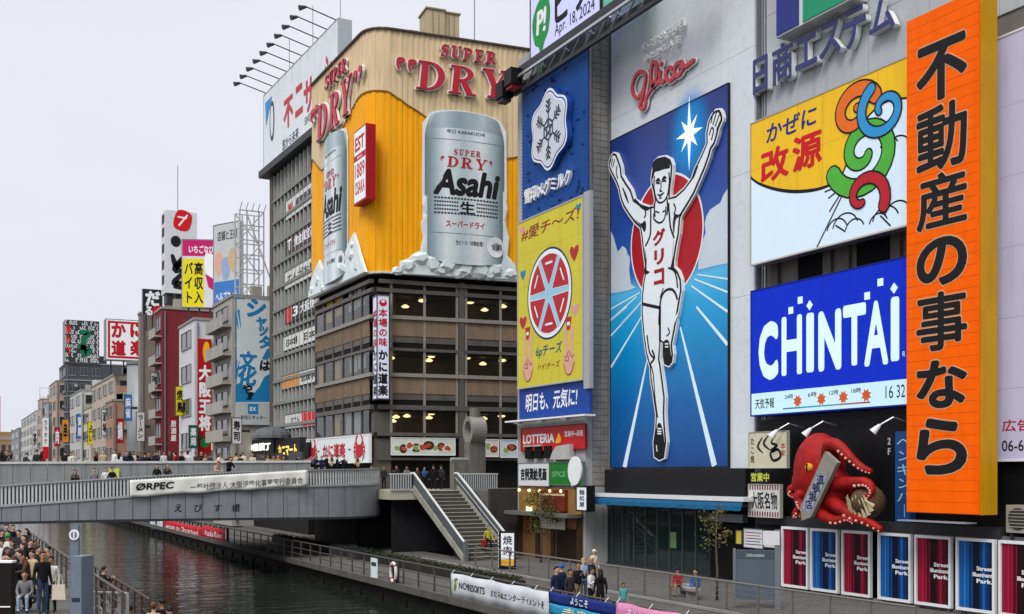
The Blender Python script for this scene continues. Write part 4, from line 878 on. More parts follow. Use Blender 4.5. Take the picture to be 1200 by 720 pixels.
XO = 33.3
ob_ = Board('orange_upright_sign', 'tall orange illuminated upright sign with huge black characters', 'sign', fx(XO, 1062.5, 600)); ow = ob_.face.uv(1147, 400)[0]; oh = ob_.face.uv(1062.5, 26)[1]
ob_.panel('face', ow, oh, .08, M('sign_orange', '#e85c00', .6, .07, 1.2, emit=.16, spec=.08, streak=.1), n0=-.08); MB().box((.0, -.02, -.95), (ow + .02, oh + .02, -.085)).obj('casing', M('casing_ochre', '#c9940e', .5, .08, .6, streak=.2), ob_.root)
q = MB()
for i in range(46): q.box((.02, i * oh / 46, .0), (ow - .02, i * oh / 46 + .012, .004))
tag(q.obj('led_seams', M('seam_orange', '#b8430a', .6), ob_.root), kind='stuff')
for ch, (yt, yb) in zip('不動産の事なら', ((45, 118), (120, 200), (200, 268), (276, 336), (340, 412), (420, 480), (488, 558))):
    q_ = ob_.c(1104, (yt + yb) / 2, 62, yb - yt)
    bo_ = .020 if ch in '動産事' else .033
    txt(ch, ob_.root, q_, M('print_rim_orange', '#d9a27a', .5), .012, bo_ + .016, name='character_rim', res=5); txt(ch, ob_.root, (q_[0] + .05, q_[1] + .05, q_[2] - .05, q_[3] - .05), INK, .022, bo_, name='character', res=5)
MB().box((-.2, -.35, -.3), (ow * .9, -.3, .3)).obj('lamp_bar', SILVER, ob_.root)

lv = Board('lavender_billboard', 'blank lavender advertising board with a phone number, at the right picture edge', 'billboard', fx(XA - .55, 1163, 539)); lw = 6.5; lh = lv.face.uv(1163, 49)[1]
lv.panel('board', lw, lh, .5, M('board_lavender', '#c0bedb', .5, .05, .3, emit=.08, streak=.12), n0=-.5, frame=WHITE, fw=.07)
txt('広告募集', lv.root, (.42, lv.face.uv(1185, 506)[1], 3.0, lv.face.uv(1185, 492)[1]), RED, .01, .015); txt('06-6', lv.root, (.42, lv.face.uv(1185, 529)[1], 1.35, lv.face.uv(1185, 516)[1]), INK, .01, .01)
on_face(MB().box((9.6, 0, .0), (28, 12, .12)).obj('tile_wall', M('tile_brown', '#5a4a3c', .7, .3, 5, bump=.4), OB), of, OB)
for u in (11.6, 12.3): on_face(MB().tube([(u, 1, .25), (u, 9, .25)], .05, 8).obj('downpipe', M('pipe_cream', '#b6aa97', .5), OB), of, OB)
ac = thing('air_conditioner', 'beige outdoor air conditioner unit low on the wall at the right edge', 'air conditioner', Face(on_x(1179, 624, XA - .9), (0, -1)))
MB().box((0, 0, -.7), (1.3, 1.0, 0)).obj('case', M('ac_beige', '#9c968a', .5, .08), ac); MB().prism(ell(.5, .5, .4, .4, 24), .001, .03).obj('fan_grille', DSTEEL, ac)
for i in range(6): MB().box((.12, .2 + i * .12, .031), (.88, .23 + i * .12, .045)).obj('slat', M('ac_beige'), ac)
for u in (.1, 1.1): MB().box((u, -.5, -.6), (u + .1, -.002, -.1)).obj('bracket', DSTEEL, ac)

# ---- octopus restaurant front
zb = on_x(900, 620, XA).z
sf = thing('octopus_shopfront', 'black restaurant front with round cone lamps below the blue board', 'shopfront', Face((XA - .3, YA1 - .3, 0), (0, -1)))
zt_ = on_x(900, 492, XA - .3).z
MB().box((0, 0, -.28), (15.5, zt_, 0)).obj('black_wall', M('wall_black', '#121214', .45, .3, .7), sf)
MB().box((.2, 2.9, .0), (14, 3.3, .5)).obj('ledge', DSTEEL, sf)
for u in (3.0, 5.2, 9.2): MB().tube([(u, zt_ - .5, 0), (u, zt_ - .3, .9), (u - .3, zt_ - .6, 1.3)], .035, 6).obj('lamp_arm', SILVER, sf)
for u in (3.0, 5.2, 9.2): MB().tube([(u - .3, zt_ - .6, 1.3), (u - .5, zt_ - .9, 1.5)], [.07, .17], 10).obj('lamp_head', WHITE, sf)
u2f = Face((XA - .3, YA1 - .3, 0), (0, -1)); a = u2f.uv(1041, 535); b = u2f.uv(1048, 508)
vtxt('2F', sf, (a[0], a[1], b[0], b[1] - .1), M('print_silver', '#c4c4c6', .4), .01, .02, .04)
pv = Board('blue_upright_sign', 'narrow dark blue upright sign with pale characters tucked behind the orange one', 'sign', fx(XA - .75, 1049, 612)); pw_ = pv.face.uv(1066, 560)[0]; ph_ = pv.face.uv(1049, 506)[1]
pv.panel('board', pw_, ph_, .35, M('board_dusk_blue', '#1f4a86', .5, .08), n0=-.35); vtxt('ペンギンバー', pv.root, (.05, .2, .95, ph_ - .15), M('print_sky'), .01, .0)
for nm, lab, X_, x0, x1, y0, y1, mt in (('cream_sign', 'cream square sign with bold black brush strokes left of the octopus', XA - 1.3, 878, 922, 548.5, 507.5, M('board_cream', '#cdc9ac', .6, .08)), ('striped_paper_sign', 'white sign edged with red stripes and black brush text below the cream sign', XA - 1.3, 877.5, 914, 605, 568, M('board_paper', '#c9c9c6', .6, .06))):
    s = Board(nm, lab, 'sign', fx(X_, x0, y0)); w_ = s.face.uv(x1, y0)[0]; h_ = s.face.uv(x0, y1)[1]; s.panel('board', w_, h_, .15, mt, n0=-.15, frame=M('frame_pale', '#a7a49a', .5), fw=.03)
    if nm == 'cream_sign':
        for q_, wd in ((((.36, .85), (.24, .6), (.38, .42)), [.05, .13, .04]), (((.52, .9), (.40, .68), (.56, .5)), [.05, .14, .05]), (((.72, .9), (.60, .7), (.75, .62), (.58, .5)), [.05, .1, .12, .05]), (((.72, .55), (.58, .4), (.66, .2), (.84, .3), (.78, .5), (.62, .45)), .13)): MB().stroke([(a * w_, b * h_) for a, b in q_], wd, .005, .012).obj('brush_stroke', INK, s.root)
        vtxt('たこ焼', s.root, (.1, h_ * .12, .38, h_ * .88), INK, .01, .015)
        vtxt('本家', s.root, (w_ * .84, h_ * .3, w_ * .97, h_ * .7), RED, .01, .01)
    else:
        for v0 in (.02, h_ - .24):
            for i in range(12): MB().box((.06 + i * w_ / 12.4, v0, .0), (.06 + (i + .5) * w_ / 12.4, v0 + .22, .006)).obj('stripe', M('print_plum', '#7a3742', .6), s.root)
        txt('大阪名物', s.root, (w_ * .08, h_ * .24, w_ * .92, h_ * .78), INK, .01, .02, shear=-.15)
ln_ = Board('neon_strip_sign', 'thin dark sign with yellow-green characters between the cream and paper signs', 'sign', fx(XA - 1.25, 879, 566)); w_ = ln_.face.uv(903, 560)[0]; h_ = ln_.face.uv(879, 553)[1]
ln_.panel('board', w_, h_, .1, BLACK, n0=-.1); txt('営業中', ln_.root, (.08, .06, w_ - .1, h_ - .05), M('print_lime', '#bfc24a', .5, emit=.2), .01, .02)

for root, w_, h_, nu, nv, mt in ((kb.root, kw, kh, 6, 3, M('seam_ochre', '#a8862a', .6)), (ch_.root, cw, chh, 6, 3, M('seam_cobalt', '#10217a', .6)), (yp.root, w1, h1, 3, 5, M('seam_olive', '#9a9130', .6)), (lv.root, lw, lh, 2, 6, M('seam_lavender', '#8886a2', .6))):
    for i in range(1, nu): MB().box((i * w_ / nu, .02, -.001), (i * w_ / nu + .012, h_ - .02, .0022)).obj('sheet_joint', mt, root)
    for i in range(1, nv): MB().box((.02, i * h_ / nv, -.001), (w_ - .02, i * h_ / nv + .012, .0018)).obj('sheet_joint', mt, root)
# ================================================================== the corner restaurant building beyond the bridge, with the drinks billboard on top
XC = 29.0; C0 = on_x(438, 400, XC); C0.z = 0
UL = Vector((0, -1, 0)); UR = Vector((math.sin(R(96)), math.cos(R(96)), 0))
YF = on_x(365, 400, XC - .55).y; RL = 15.0; LL = YF - C0.y
KL = Face((XC, YF, 0), (0, -1)); KR = Face((C0.x, C0.y, 0), (UR.x, UR.y))
zS = 5.3 + 15.15; zT = 5.3 + 33.4
fil = 1.3
path = [Vector((XC, YF - LL * i / 60, 0)) for i in range(61) if YF - LL * i / 60 > C0.y + fil]
A_ = Vector((XC, C0.y + fil, 0)); B_ = C0 + UR * fil
for i in range(11): t = i / 10; path.append(A_ * (1 - t) ** 2 + C0 * 2 * t * (1 - t) + B_ * t * t)
path += [C0 + UR * (fil + (RL - fil) * i / 48) for i in range(1, 49)]
dense = []; acc = [0]
for a, b in zip(path, path[1:]): acc.append(acc[-1] + (b - a).length)
def pat(s):
    s = min(max(s, 0), acc[-1] - 1e-6)
    for i in range(len(acc) - 1):
        if acc[i + 1] >= s:
            t = (s - acc[i]) / (acc[i + 1] - acc[i]); d = (path[i + 1] - path[i]).normalized(); return path[i].lerp(path[i + 1], t), d.cross(UP)
def s_of(p): return min(range(0, 2400), key=lambda i: (pat(acc[-1] * i / 2400)[0] - p).length_squared) * acc[-1] / 2400
def sl_at(px, py): u, v = KL.uv(px, py); return s_of(KL.pt(u, 0)), v
def sr_at(px, py): u, v = KR.uv(px, py); return s_of(KR.pt(u, 0)), v
ctrl_b = [sl_at(362, 196), sl_at(372, 201), sl_at(385, 201), sl_at(400, 180), sl_at(408, 155), sl_at(419, 132), sl_at(429, 115)] + [(s_of(C0), sr_at(441, 107.5)[1])] + [sr_at(453, 110), sr_at(464, 118), sr_at(480, 129), sr_at(502, 143), sr_at(520, 160), sr_at(545, 180), sr_at(570, 188), sr_at(592, 188), sr_at(612, 185), sr_at(640, 183)]
ctrl_b.sort()
def bnd(s):
    if s <= ctrl_b[0][0]: return ctrl_b[0][1]
    for (a, va), (b, vb_) in zip(ctrl_b, ctrl_b[1:]):
        if s <= b:
            t = (s - a) / max(b - a, 1e-6); t = t * t * (3 - 2 * t) * .4 + t * .6; return va + (vb_ - va) * t
    return ctrl_b[-1][1]
DB = thing('drinks_billboard', 'huge wraparound ribbed billboard, cream above amber, with raised silver drink cans', 'billboard', (C0.x, C0.y, zS)); do = Vector((C0.x, C0.y, zS))
q = MB(); S = acc[-1]; kk_ = int(S / .42)
CREAM = M('sheet_cream', '#d6bf98', .55, .07, .25, streak=.3, axis=2); AMBER = M('sheet_amber', '#f2a600', .5, .06, .25, streak=.22, axis=2)
prof = []
for i in range(kk_):
    rd_ = .025 + .03 * abs(math.sin(i * 1.7)) ; [prof.append(((i + f) * S / kk_, d)) for f, d in ((0, .0), (.12, rd_), (.45 + .15 * abs(math.sin(i * 2.3)), rd_), (.72, .0))]
prof.append((S, 0))
for (s0, d0), (s1, d1) in zip(prof, prof[1:]):
    p0, n0 = pat(s0); p1, n1 = pat(s1); a = p0 + n0 * (.5 + d0) - do; b = p1 + n1 * (.5 + d1) - do; a.z = b.z = 0
    h0, h1 = bnd(s0) - zS, bnd(s1) - zS; H = zT - zS
    q.face([a, b, b + UP * h1, a + UP * h0], 1); q.face([a + UP * h0, b + UP * h1, b + UP * H, a + UP * H], 0)
q.obj('ribbed_sheets', [CREAM, AMBER], DB)
q = MB(); prev = None
for i in range(121):                               # thin drip line along the colour boundary
    s = S * i / 120; p, n = pat(s); c = p + n * .585 - do; c.z = bnd(s) - zS
    if prev is not None: q.bar(prev, c, .05, .09)
    prev = c
q.obj('boundary_trim', M('trim_brown', '#7c5712', .5), DB)
poly = [(p - do) for p in path] + [C0 + UR * RL + Vector((3, 14, 0)) - do, Vector((XC + 14, YF, 0)) - do]
MB().prism([(p.x, p.y) for p in poly], .02, zT - zS - .25).obj('core', M('core_grey', '#55534f', .8), DB)
q = MB(); prev = None
for i in range(81):
    p, n = pat(S * i / 80); c = p + n * .45 - do; c.z = zT - zS + .02
    if prev is not None: q.bar(prev, c, .5, .14)
    prev = c
q.obj('coping', M('coping_dark', '#4a4038', .6), DB)
q = MB(); prev = None
for i in range(81):
    p, n = pat(S * i / 80); c = p + n * .5 - do; c.z = -.06
    if prev is not None: q.bar(prev, c, .45, .14)
    prev = c
q.obj('bottom_trim', M('trim_white', '#c9cbc9', .5), DB)
def fgrp(o, face, par=DB): o.matrix_parent_inverse = par.matrix_basis.inverted(); o.matrix_basis = face.mat(); return o
# ---- serif capitals, built from stems, bowls and serifs
def bowl(x0, x1, y0, y1, w_, th):
    o = ell(x0, (y0 + y1) / 2, x1 - x0, (y1 - y0) / 2, 20, -90, 90); i = ell(x0, (y0 + y1) / 2, x1 - x0 - w_, (y1 - y0) / 2 - th, 20, -90, 90)
    return o + i[::-1]
rc = lambda a, b, c, d: [(a, b), (c, b), (c, d), (a, d)]
SER = {'D': (.9, [rc(.12, 0, .34, 1), bowl(.33, .9, 0, 1, .22, .06), rc(0, 0, .4, .055), rc(0, .945, .4, 1)]),
       'R': (.9, [rc(.12, 0, .34, 1), bowl(.33, .82, .46, 1, .2, .06), rc(0, 0, .46, .055), rc(0, .945, .4, 1), [(.36, .5), (.56, .52), (.86, .05), (.64, .0)], rc(.62, 0, .98, .055)]),
       'Y': (.9, [rc(.36, 0, .58, .45), [(.36, .42), (.58, .42), (.3, .96), (.06, .96)], [(.50, .42), (.58, .44), (.86, .96), (.76, .96)], rc(.24, 0, .7, .055), rc(-.02, .945, .42, 1), rc(.64, .945, .98, 1)]),
       'S': (.7, [smooth_closed([(.62, .98), (.58, .72), (.54, .82), (.42, .93), (.28, .92), (.22, .82), (.3, .7), (.52, .55), (.64, .38), (.62, .16), (.48, .02), (.28, .0), (.14, .07), (.06, .02), (.06, .3), (.12, .2), (.24, .08), (.38, .07), (.46, .16), (.42, .3), (.2, .46), (.06, .62), (.06, .82), (.18, .96), (.34, 1.), (.5, .95)], 2)]),
       'U': (.85, [rc(.1, .3, .3, 1), smooth_closed([(.1, .3), (.12, .12), (.28, .0), (.48, .0), (.64, .1), (.7, .3), (.7, .97), (.62, .97), (.62, .32), (.54, .12), (.42, .08), (.32, .16), (.3, .3)], 2), rc(0, .945, .4, 1), rc(.52, .945, .82, 1)]),
       'P': (.78, [rc(.12, 0, .32, 1), bowl(.31, .76, .44, 1, .19, .06), rc(0, 0, .44, .055), rc(0, .945, .4, 1)]),
       'E': (.78, [rc(.12, 0, .32, 1), rc(0, 0, .72, .06), rc(0, .94, .7, 1), rc(.3, .48, .52, .54), [(.72, 0), (.76, .26), (.7, .24), (.6, .05)], [(.7, 1), (.72, .76), (.66, .78), (.58, .95)], rc(.5, .38, .55, .64)]),
       '“': (.5, [ell(.24, .74, .2, .2, 16), smooth_closed([(.06, .7), (.04, .4), (.12, .12), (.2, .1), (.14, .4), (.2, .62)], 3)]),
       '”': (.5, [ell(.24, .74, .2, .2, 16), smooth_closed([(.42, .72), (.44, .45), (.3, .1), (.22, .14), (.32, .42), (.28, .6)], 3)])}
def serif(ch, face, box, mat, n, depth, par, shear=.18, grow=0., name='character', warp=None):
    wd, polys = SER[ch]; u0, v0, u1, v1 = box; q = MB()
    for i, pl in enumerate(polys):
        pl = ccw(pl)
        if grow: pl = inset(pl, -grow)
        pts = [(u0 + (x / wd) * (u1 - u0) * (1 - shear * .6) + shear * y * (v1 - v0) * .55, v0 + y * (v1 - v0)) for x, y in pl]
        q.prism(pts, n, n + depth + i * .004)
    if warp: q.v = [(x, y, z + warp(x, y)) for x, y, z in q.v]
    return fgrp(q.obj(name, mat, par), face, par)
CRIM = M('letter_crimson', '#b3192b', .4, .06, 1, spec=.4)
KRf = Face(KR.o + KR.n * .6, (UR.x, UR.y)); KLf = Face(KL.o + KL.n * .6, (0, -1))
class _B(Board):
    def __init__(s, face): s.face = face
bR, bL = _B(KRf), _B(KLf)
def word(items, bd, par=DB, g=.045):
    for ch, q_ in items:
        b = bd.c(*q_); sh_ = .18 if ch not in '“”' else 0
        serif(ch, bd.face, b, WHITE, .02, .16, par, sh_, g if ch in 'DRY“”' else .055, 'letter_rim'); serif(ch, bd.face, b, CRIM, .20, .10, par, sh_)
word((('“', (469, 76, 13, 17)), ('“', (482.5, 78.5, 13, 17)), ('D', (504.5, 90.5, 36, 33)), ('R', (541, 95.5, 33, 33)), ('Y', (578, 99.5, 32, 33))), bR)
word((('S', (520.5, 60.5, 12, 14)), ('U', (534, 62.5, 14, 14)), ('P', (547, 65, 12, 14)), ('E', (560.5, 67, 12, 14)), ('R', (574, 69, 13, 14))), bR)
word((('“', (370, 136, 6, 17)), ('“', (374.5, 131, 5, 17)), ('D', (381, 142, 13, 40)), ('R', (395, 129, 12.5, 41)), ('Y', (408.5, 114, 13, 42)), ('”', (420, 91, 5, 17)), ('”', (425.5, 85, 5, 17))), bL)
word((('S', (386.5, 97, 5, 15)), ('U', (391.5, 92, 5, 15)), ('P', (396.5, 87, 4.6, 15)), ('E', (401.5, 82, 4.6, 15)), ('R', (406.5, 77, 5, 15))), bL)
# ---- raised cans standing in ice
TIN = M('can_silver', '#b3c3c7', .35, .1, .6, metal=.15, spec=.5, streak=.12); TIND = M('can_line_silver', '#7d8f94', .32, .08, .8, metal=.4); ICE = M('ice_grey', '#d8e2e3', .25, .16, .9, spec=.5); ICER = M('ice_rim', '#e2e6e6', .5, .04)  # the darker silver colours the framing lines of the can label
def can(bd, px, tl, par, hs):
    """px: (xl, xr, y_top at centre, y_bottom at centre); relief of a can with its print"""
    xl, xr, yt, yb = px; xm = (xl + xr) / 2; f = bd.face
    u0, u1 = f.uv(xl, (yt + yb) / 2)[0], f.uv(xr, (yt + yb) / 2)[0]; v0, v1 = f.uv(xm, yb)[1], f.uv(xm, yt)[1]; um = (u0 + u1) / 2; hw = (u1 - u0) / 2; H = v1 - v0
    D_ = min(hw * .2, .5)
    def half(t): return hw * (1 if t < .86 else 1 - .13 * ((t - .86) / .14) ** 1.6) * (1 if t > .03 else .96 + .04 * t / .03)
    def wz(U, V):
        t = min(max((V - v0) / H, 0), 1); x = min(abs(U - um) / half(t), 1); return D_ * math.sqrt(1 - x * x * .96)
    q = MB(); nx, ny = 28, 30
    for j in range(ny + 1):
        t = j / ny
        for i in range(nx + 1):
            x = math.sin((i / nx - .5) * math.pi); dv = hw * .16 * math.sqrt(max(0, 1 - x * x)); U = um + half(t) * x
            q.v.append((U, v0 + H * t + (dv if t > .5 else -dv) * (abs(t - .5) * 2) ** 3, .05 + D_ * math.sqrt(max(0, 1 - x * x))))
    for j in range(ny):
        for i in range(nx): a = j * (nx + 1) + i; q.f.append((a, a + 1, a + nx + 2, a + nx + 1)); q.mi.append(1 if j >= 27 else 0)
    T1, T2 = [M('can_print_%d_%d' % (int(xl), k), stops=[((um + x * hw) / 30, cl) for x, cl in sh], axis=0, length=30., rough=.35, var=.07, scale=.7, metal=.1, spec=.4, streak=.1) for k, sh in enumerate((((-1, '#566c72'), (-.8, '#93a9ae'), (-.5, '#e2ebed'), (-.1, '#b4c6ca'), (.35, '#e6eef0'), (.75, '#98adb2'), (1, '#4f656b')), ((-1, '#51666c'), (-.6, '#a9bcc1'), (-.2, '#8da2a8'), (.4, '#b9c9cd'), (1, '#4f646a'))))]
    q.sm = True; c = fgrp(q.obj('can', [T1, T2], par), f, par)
    rim = [(um + (x - um) * 1.07, v) for x, v in [(um - half(0), v0), (um + half(0), v0), (um + hw, v0 + H * .5), (um + half(.9), v0 + H * .95)] + [(um + half(1) * math.cos(R(a)), v1 + hw * .2 * math.sin(R(a)) + .1) for a in range(10, 175, 15)] + [(um - half(.9), v0 + H * .95), (um - hw, v0 + H * .5)]]
    fgrp(MB().prism(rim, .0, .06).obj('can_rim', ICER, par), f, par)
    w2 = lambda U, V: wz(U, V) + .03
    B = lambda a, b, c_, d: (um + a * hw, v0 + b * H, um + c_ * hw, v0 + d * H)
    def t_(s, bx_, m_, b_=.02, **k): o = txt(s, par, bx_, m_, .03, b_, warp=w2, **k); return fgrp(o, f, par)
    for i, ch in enumerate('SUPER'): serif(ch, f, B(-.34 + i * .14, .735, -.22 + i * .14, .775), CRIM, .03, .015, par, .18, 0, 'character', w2)
    for ch, a, b in (('“', -.66, -.54), ('D', -.5, -.2), ('R', -.16, .14), ('Y', .2, .5), ('”', .55, .66)): serif(ch, f, B(a, .645 if ch in 'DRY' else .68, b, .72), CRIM, .03, .015, par, .18, 0, 'character', w2)
    t_('Asahi', B(-.82, .44, .86, .63), INK, .04, shear=.22, res=5)
    for k_, yy in enumerate((.415, .388, .361, .334, .307)):
        q = MB(); 
        for a, b in ((-.8, -.2), (.24, .82)):
            if k_ in (0, 4): a, b = (-.8, -.0) if a < 0 else (.0, .82)
            n_ = 10
            for i in range(n_):
                ua, ub = um + hw * (a + (b - a) * i / n_), um + hw * (a + (b - a) * (i + .72) / n_); va = v0 + yy * H
                q.face([(ua, va, w2(ua, va) + .03), (ub, va, w2(ub, va) + .03), (ub, va + H * .012, w2(ub, va) + .03), (ua, va + H * .012, w2(ua, va) + .03)])
        tag(fgrp(q.obj('small_print', M('print_slate'), par), f, par), kind='stuff')
    t_('生', B(-.18, .315, .2, .405), INK, .03); t_('スーパードライ', B(-.52, .215, .45, .262), CRIM, .03)
    t_('生ビール〈非熱処理〉', B(-.28, .09, .42, .125), INK, .015); t_('辛口 KARAKUCHI', B(-.5, .885, .45, .915), M('print_slate'), .02)
    o = MB().prism(ell(um + .74 * hw, v0 + .095 * H, hw * .23, hw * .25, 24), 0, .02); o.v = [(x, y, z + w2(x, y) + .03) for x, y, z in o.v]; fgrp(o.obj('round_label', WHITE, par), f, par)
    o = txt('お酒', par, (um + .57 * hw, v0 + .075 * H, um + .9 * hw, v0 + .118 * H), INK, .1, .01, warp=lambda U, V: wz(um + .74 * hw, V)); fgrp(o, f, par)
    for xx in (-.9, .88):                                     # framing line of the label
        pts = [(um + xx * hw, v0 + H * (.2 + .62 * i / 10)) for i in range(11)]; ln = MB().stroke(pts, .05, 0, .01, smooth=False, caps=False); ln.v = [(x, y, z + w2(x, y) + .01) for x, y, z in ln.v]; fgrp(ln.obj('label_line', TIND, par), f, par)
    for yy in (.17, .84):
        pts = [(um + hw * (-.9 + 1.78 * i / 16), v0 + H * yy) for i in range(17)]; ln = MB().stroke(pts, .06, 0, .01, smooth=False, caps=False); ln.v = [(x, y, z + w2(x, y) + .01) for x, y, z in ln.v]; fgrp(ln.obj('label_line', TIND, par), f, par)
can(bR, (497.5, 590.5, 142, 304), 0, DB, 1); can(bL, (381.5, 407.5, 165, 325), 0, DB, 1)
def ice(bd, outline, seeds, par, sd):
    pts = bd.p(*outline); fgrp(MB().prism(pts, .0, .16).obj('ice_plate', ICER, par), bd.face, par); pts2 = inset(pts, .1); rr = random.Random(sd)
    fgrp(MB().prism(pts2, .161, .2).obj('ice_bed', ICE, par), bd.face, par)
    for (x, y, rp_) in seeds:                                  # facetted lumps
        u, v = bd.face.uv(x, y); r_ = rp_ * .065; q = MB(); n_ = 7; base = [(u + r_ * rr.uniform(.75, 1.15) * math.cos(R(a * 360 / n_)), v + r_ * .8 * rr.uniform(.75, 1.1) * math.sin(R(a * 360 / n_))) for a in range(n_)]
        top = [(u + (x_ - u) * .55 + rr.uniform(-.15, .15) * r_, v + (y_ - v) * .55 + rr.uniform(-.1, .2) * r_) for x_, y_ in base]; zt = .24 + r_ * rr.uniform(.12, .3)
        for a in range(n_): b = (a + 1) % n_; q.face([(*base[a], .19), (*base[b], .19), (*top[b], zt + rr.uniform(-.05, .05)), (*top[a], zt)])
        q.face([(*t_, zt) for t_ in top]); fgrp(q.obj('ice_lump', ICE, par), bd.face, par)
ice(bR, [(456, 321), (470, 312), (482, 299), (492, 296), (495, 280), (493, 262), (498, 250), (494, 240), (500, 225), (590, 225), (594, 245), (591, 260), (596, 280), (594, 300), (603, 311), (606, 329)], [(478, 312, 11), (492, 304, 12), (507, 310, 13), (525, 311, 14), (545, 316, 14), (563, 318, 13), (580, 317, 12), (597, 322, 9), (465, 318, 7), (516, 318, 9), (536, 321, 9), (572, 324, 8)], DB, 4)
ice(bL, [(363, 350), (366, 330), (371, 316), (376, 305), (379, 312), (383, 320), (405, 300), (409, 290), (413, 280), (417, 273), (421, 285), (425, 300), (430, 316), (431, 319)], [(368, 340, 7), (374, 330, 9), (385, 328, 9), (396, 325, 9), (406, 315, 9), (414, 300, 9), (420, 313, 7), (380, 338, 7), (415, 288, 6)], DB, 8)
# red-framed light box near the corner
lb = Board('upright_light_box', 'white upright light box with thick red sides hung on the amber billboard', 'sign', Face(Face(KL.o + KL.n * 1.1, (0, -1)).at(415.5, 242).pt(0, 0, -.5), (0, -1))); _f = Face(lb.face.o + lb.face.n * .5, (0, -1)); lw_ = _f.uv(429.5, 190)[0]; lh_ = _f.uv(415.5, 156)[1]
MB().box((-.05, 0, -.2), (lw_ + .05, lh_, .55)).obj('casing', M('casing_red', '#a5141c', .45, .06), lb.root); MB().box((.1, .15, .551), (lw_ - .08, lh_ - .12, .565)).obj('face', M('lightbox_white'), lb.root)
MB().box((.1, lh_ * .58, .566), (lw_ - .08, lh_ * .66, .572)).obj('red_band', RED, lb.root)
txt('EST', lb.root, (.3, lh_ * .7, lw_ - .25, lh_ * .9), RED, .57, .04); txt('1889', lb.root, (.3, lh_ * .34, lw_ - .25, lh_ * .54), RED, .57, .02); txt('OSAKA', lb.root, (.3, lh_ * .12, lw_ - .25, lh_ * .3), RED, .57, .03); txt('since', lb.root, (lw_ * .3, lh_ * .6, lw_ * .7, lh_ * .64), PAPER, .575, .02)
# roof plant
for nm, lab, x0, x1, y0, y1, dd in (('water_tank', 'large cream panelled tank on the billboard roof', 506, 527, 31, 11, 1.3), ('water_tank', 'smaller cream tank beside a bent pipe on the roof', 527.5, 546, 34, 13, 1.6)):
    p0 = KR.pt(KR.uv(x0, y0)[0], 0, -dd); s = (KR.o - EYE).dot(KR.n); r0 = thing(nm, lab, 'tank', Face((p0.x, p0.y, zT - .3), (UR.x, UR.y))); w_ = (x1 - x0) * .069; h_ = 3.1
    MB().box((0, 0, -2), (w_, h_, 0)).obj('tank', M('tank_cream', '#b7a888', .6, .1, 1, streak=.3), r0)
    for i in range(1, 3): MB().box((i * w_ / 3 - .03, 0, .001), (i * w_ / 3 + .03, h_, .04)).obj('rib', M('tank_rib', '#93876d', .6), r0)
    MB().box((-.1, h_, -2.1), (w_ + .1, h_ + .12, .1)).obj('lid', M('tank_rib'), r0)
rp0 = KR.pt(KR.uv(484, 30)[0], 0, -4); rr0 = thing('roof_pipework', 'low roof rail and looping pipe beside the cream tanks', 'pipework', Face((rp0.x, rp0.y, zT - .2), (UR.x, UR.y)))
MB().tube([(.6, 0, 0), (.6, 1.9, 0), (.9, 2.2, 0), (1.6, 2.2, 0)], .07, 6).obj('pipe', M('tank_rib'), rr0); MB().tube([(-3.0, .5, 0), (8.5, .5, 0)], .12, 6).obj('tray', SILVER, rr0)
for i in range(5): MB().box((-2.8 + i * 2.6, .05, -.4), (-1.4 + i * 2.6, .55, .3)).obj('duct_box', SILVER, rr0)
an = thing('roof_antenna', 'slim mast rising from the billboard roof', 'antenna', (C0 + UR * 9.6 + Vector((1.2, 6, zT - .3)))); MB().tube([(0, 0, 0), (0, 0, 9)], .045, 6).obj('mast', STEEL, an); MB().box((-.3, -.3, 0), (.3, .3, .5)).obj('base', SILVER, an)

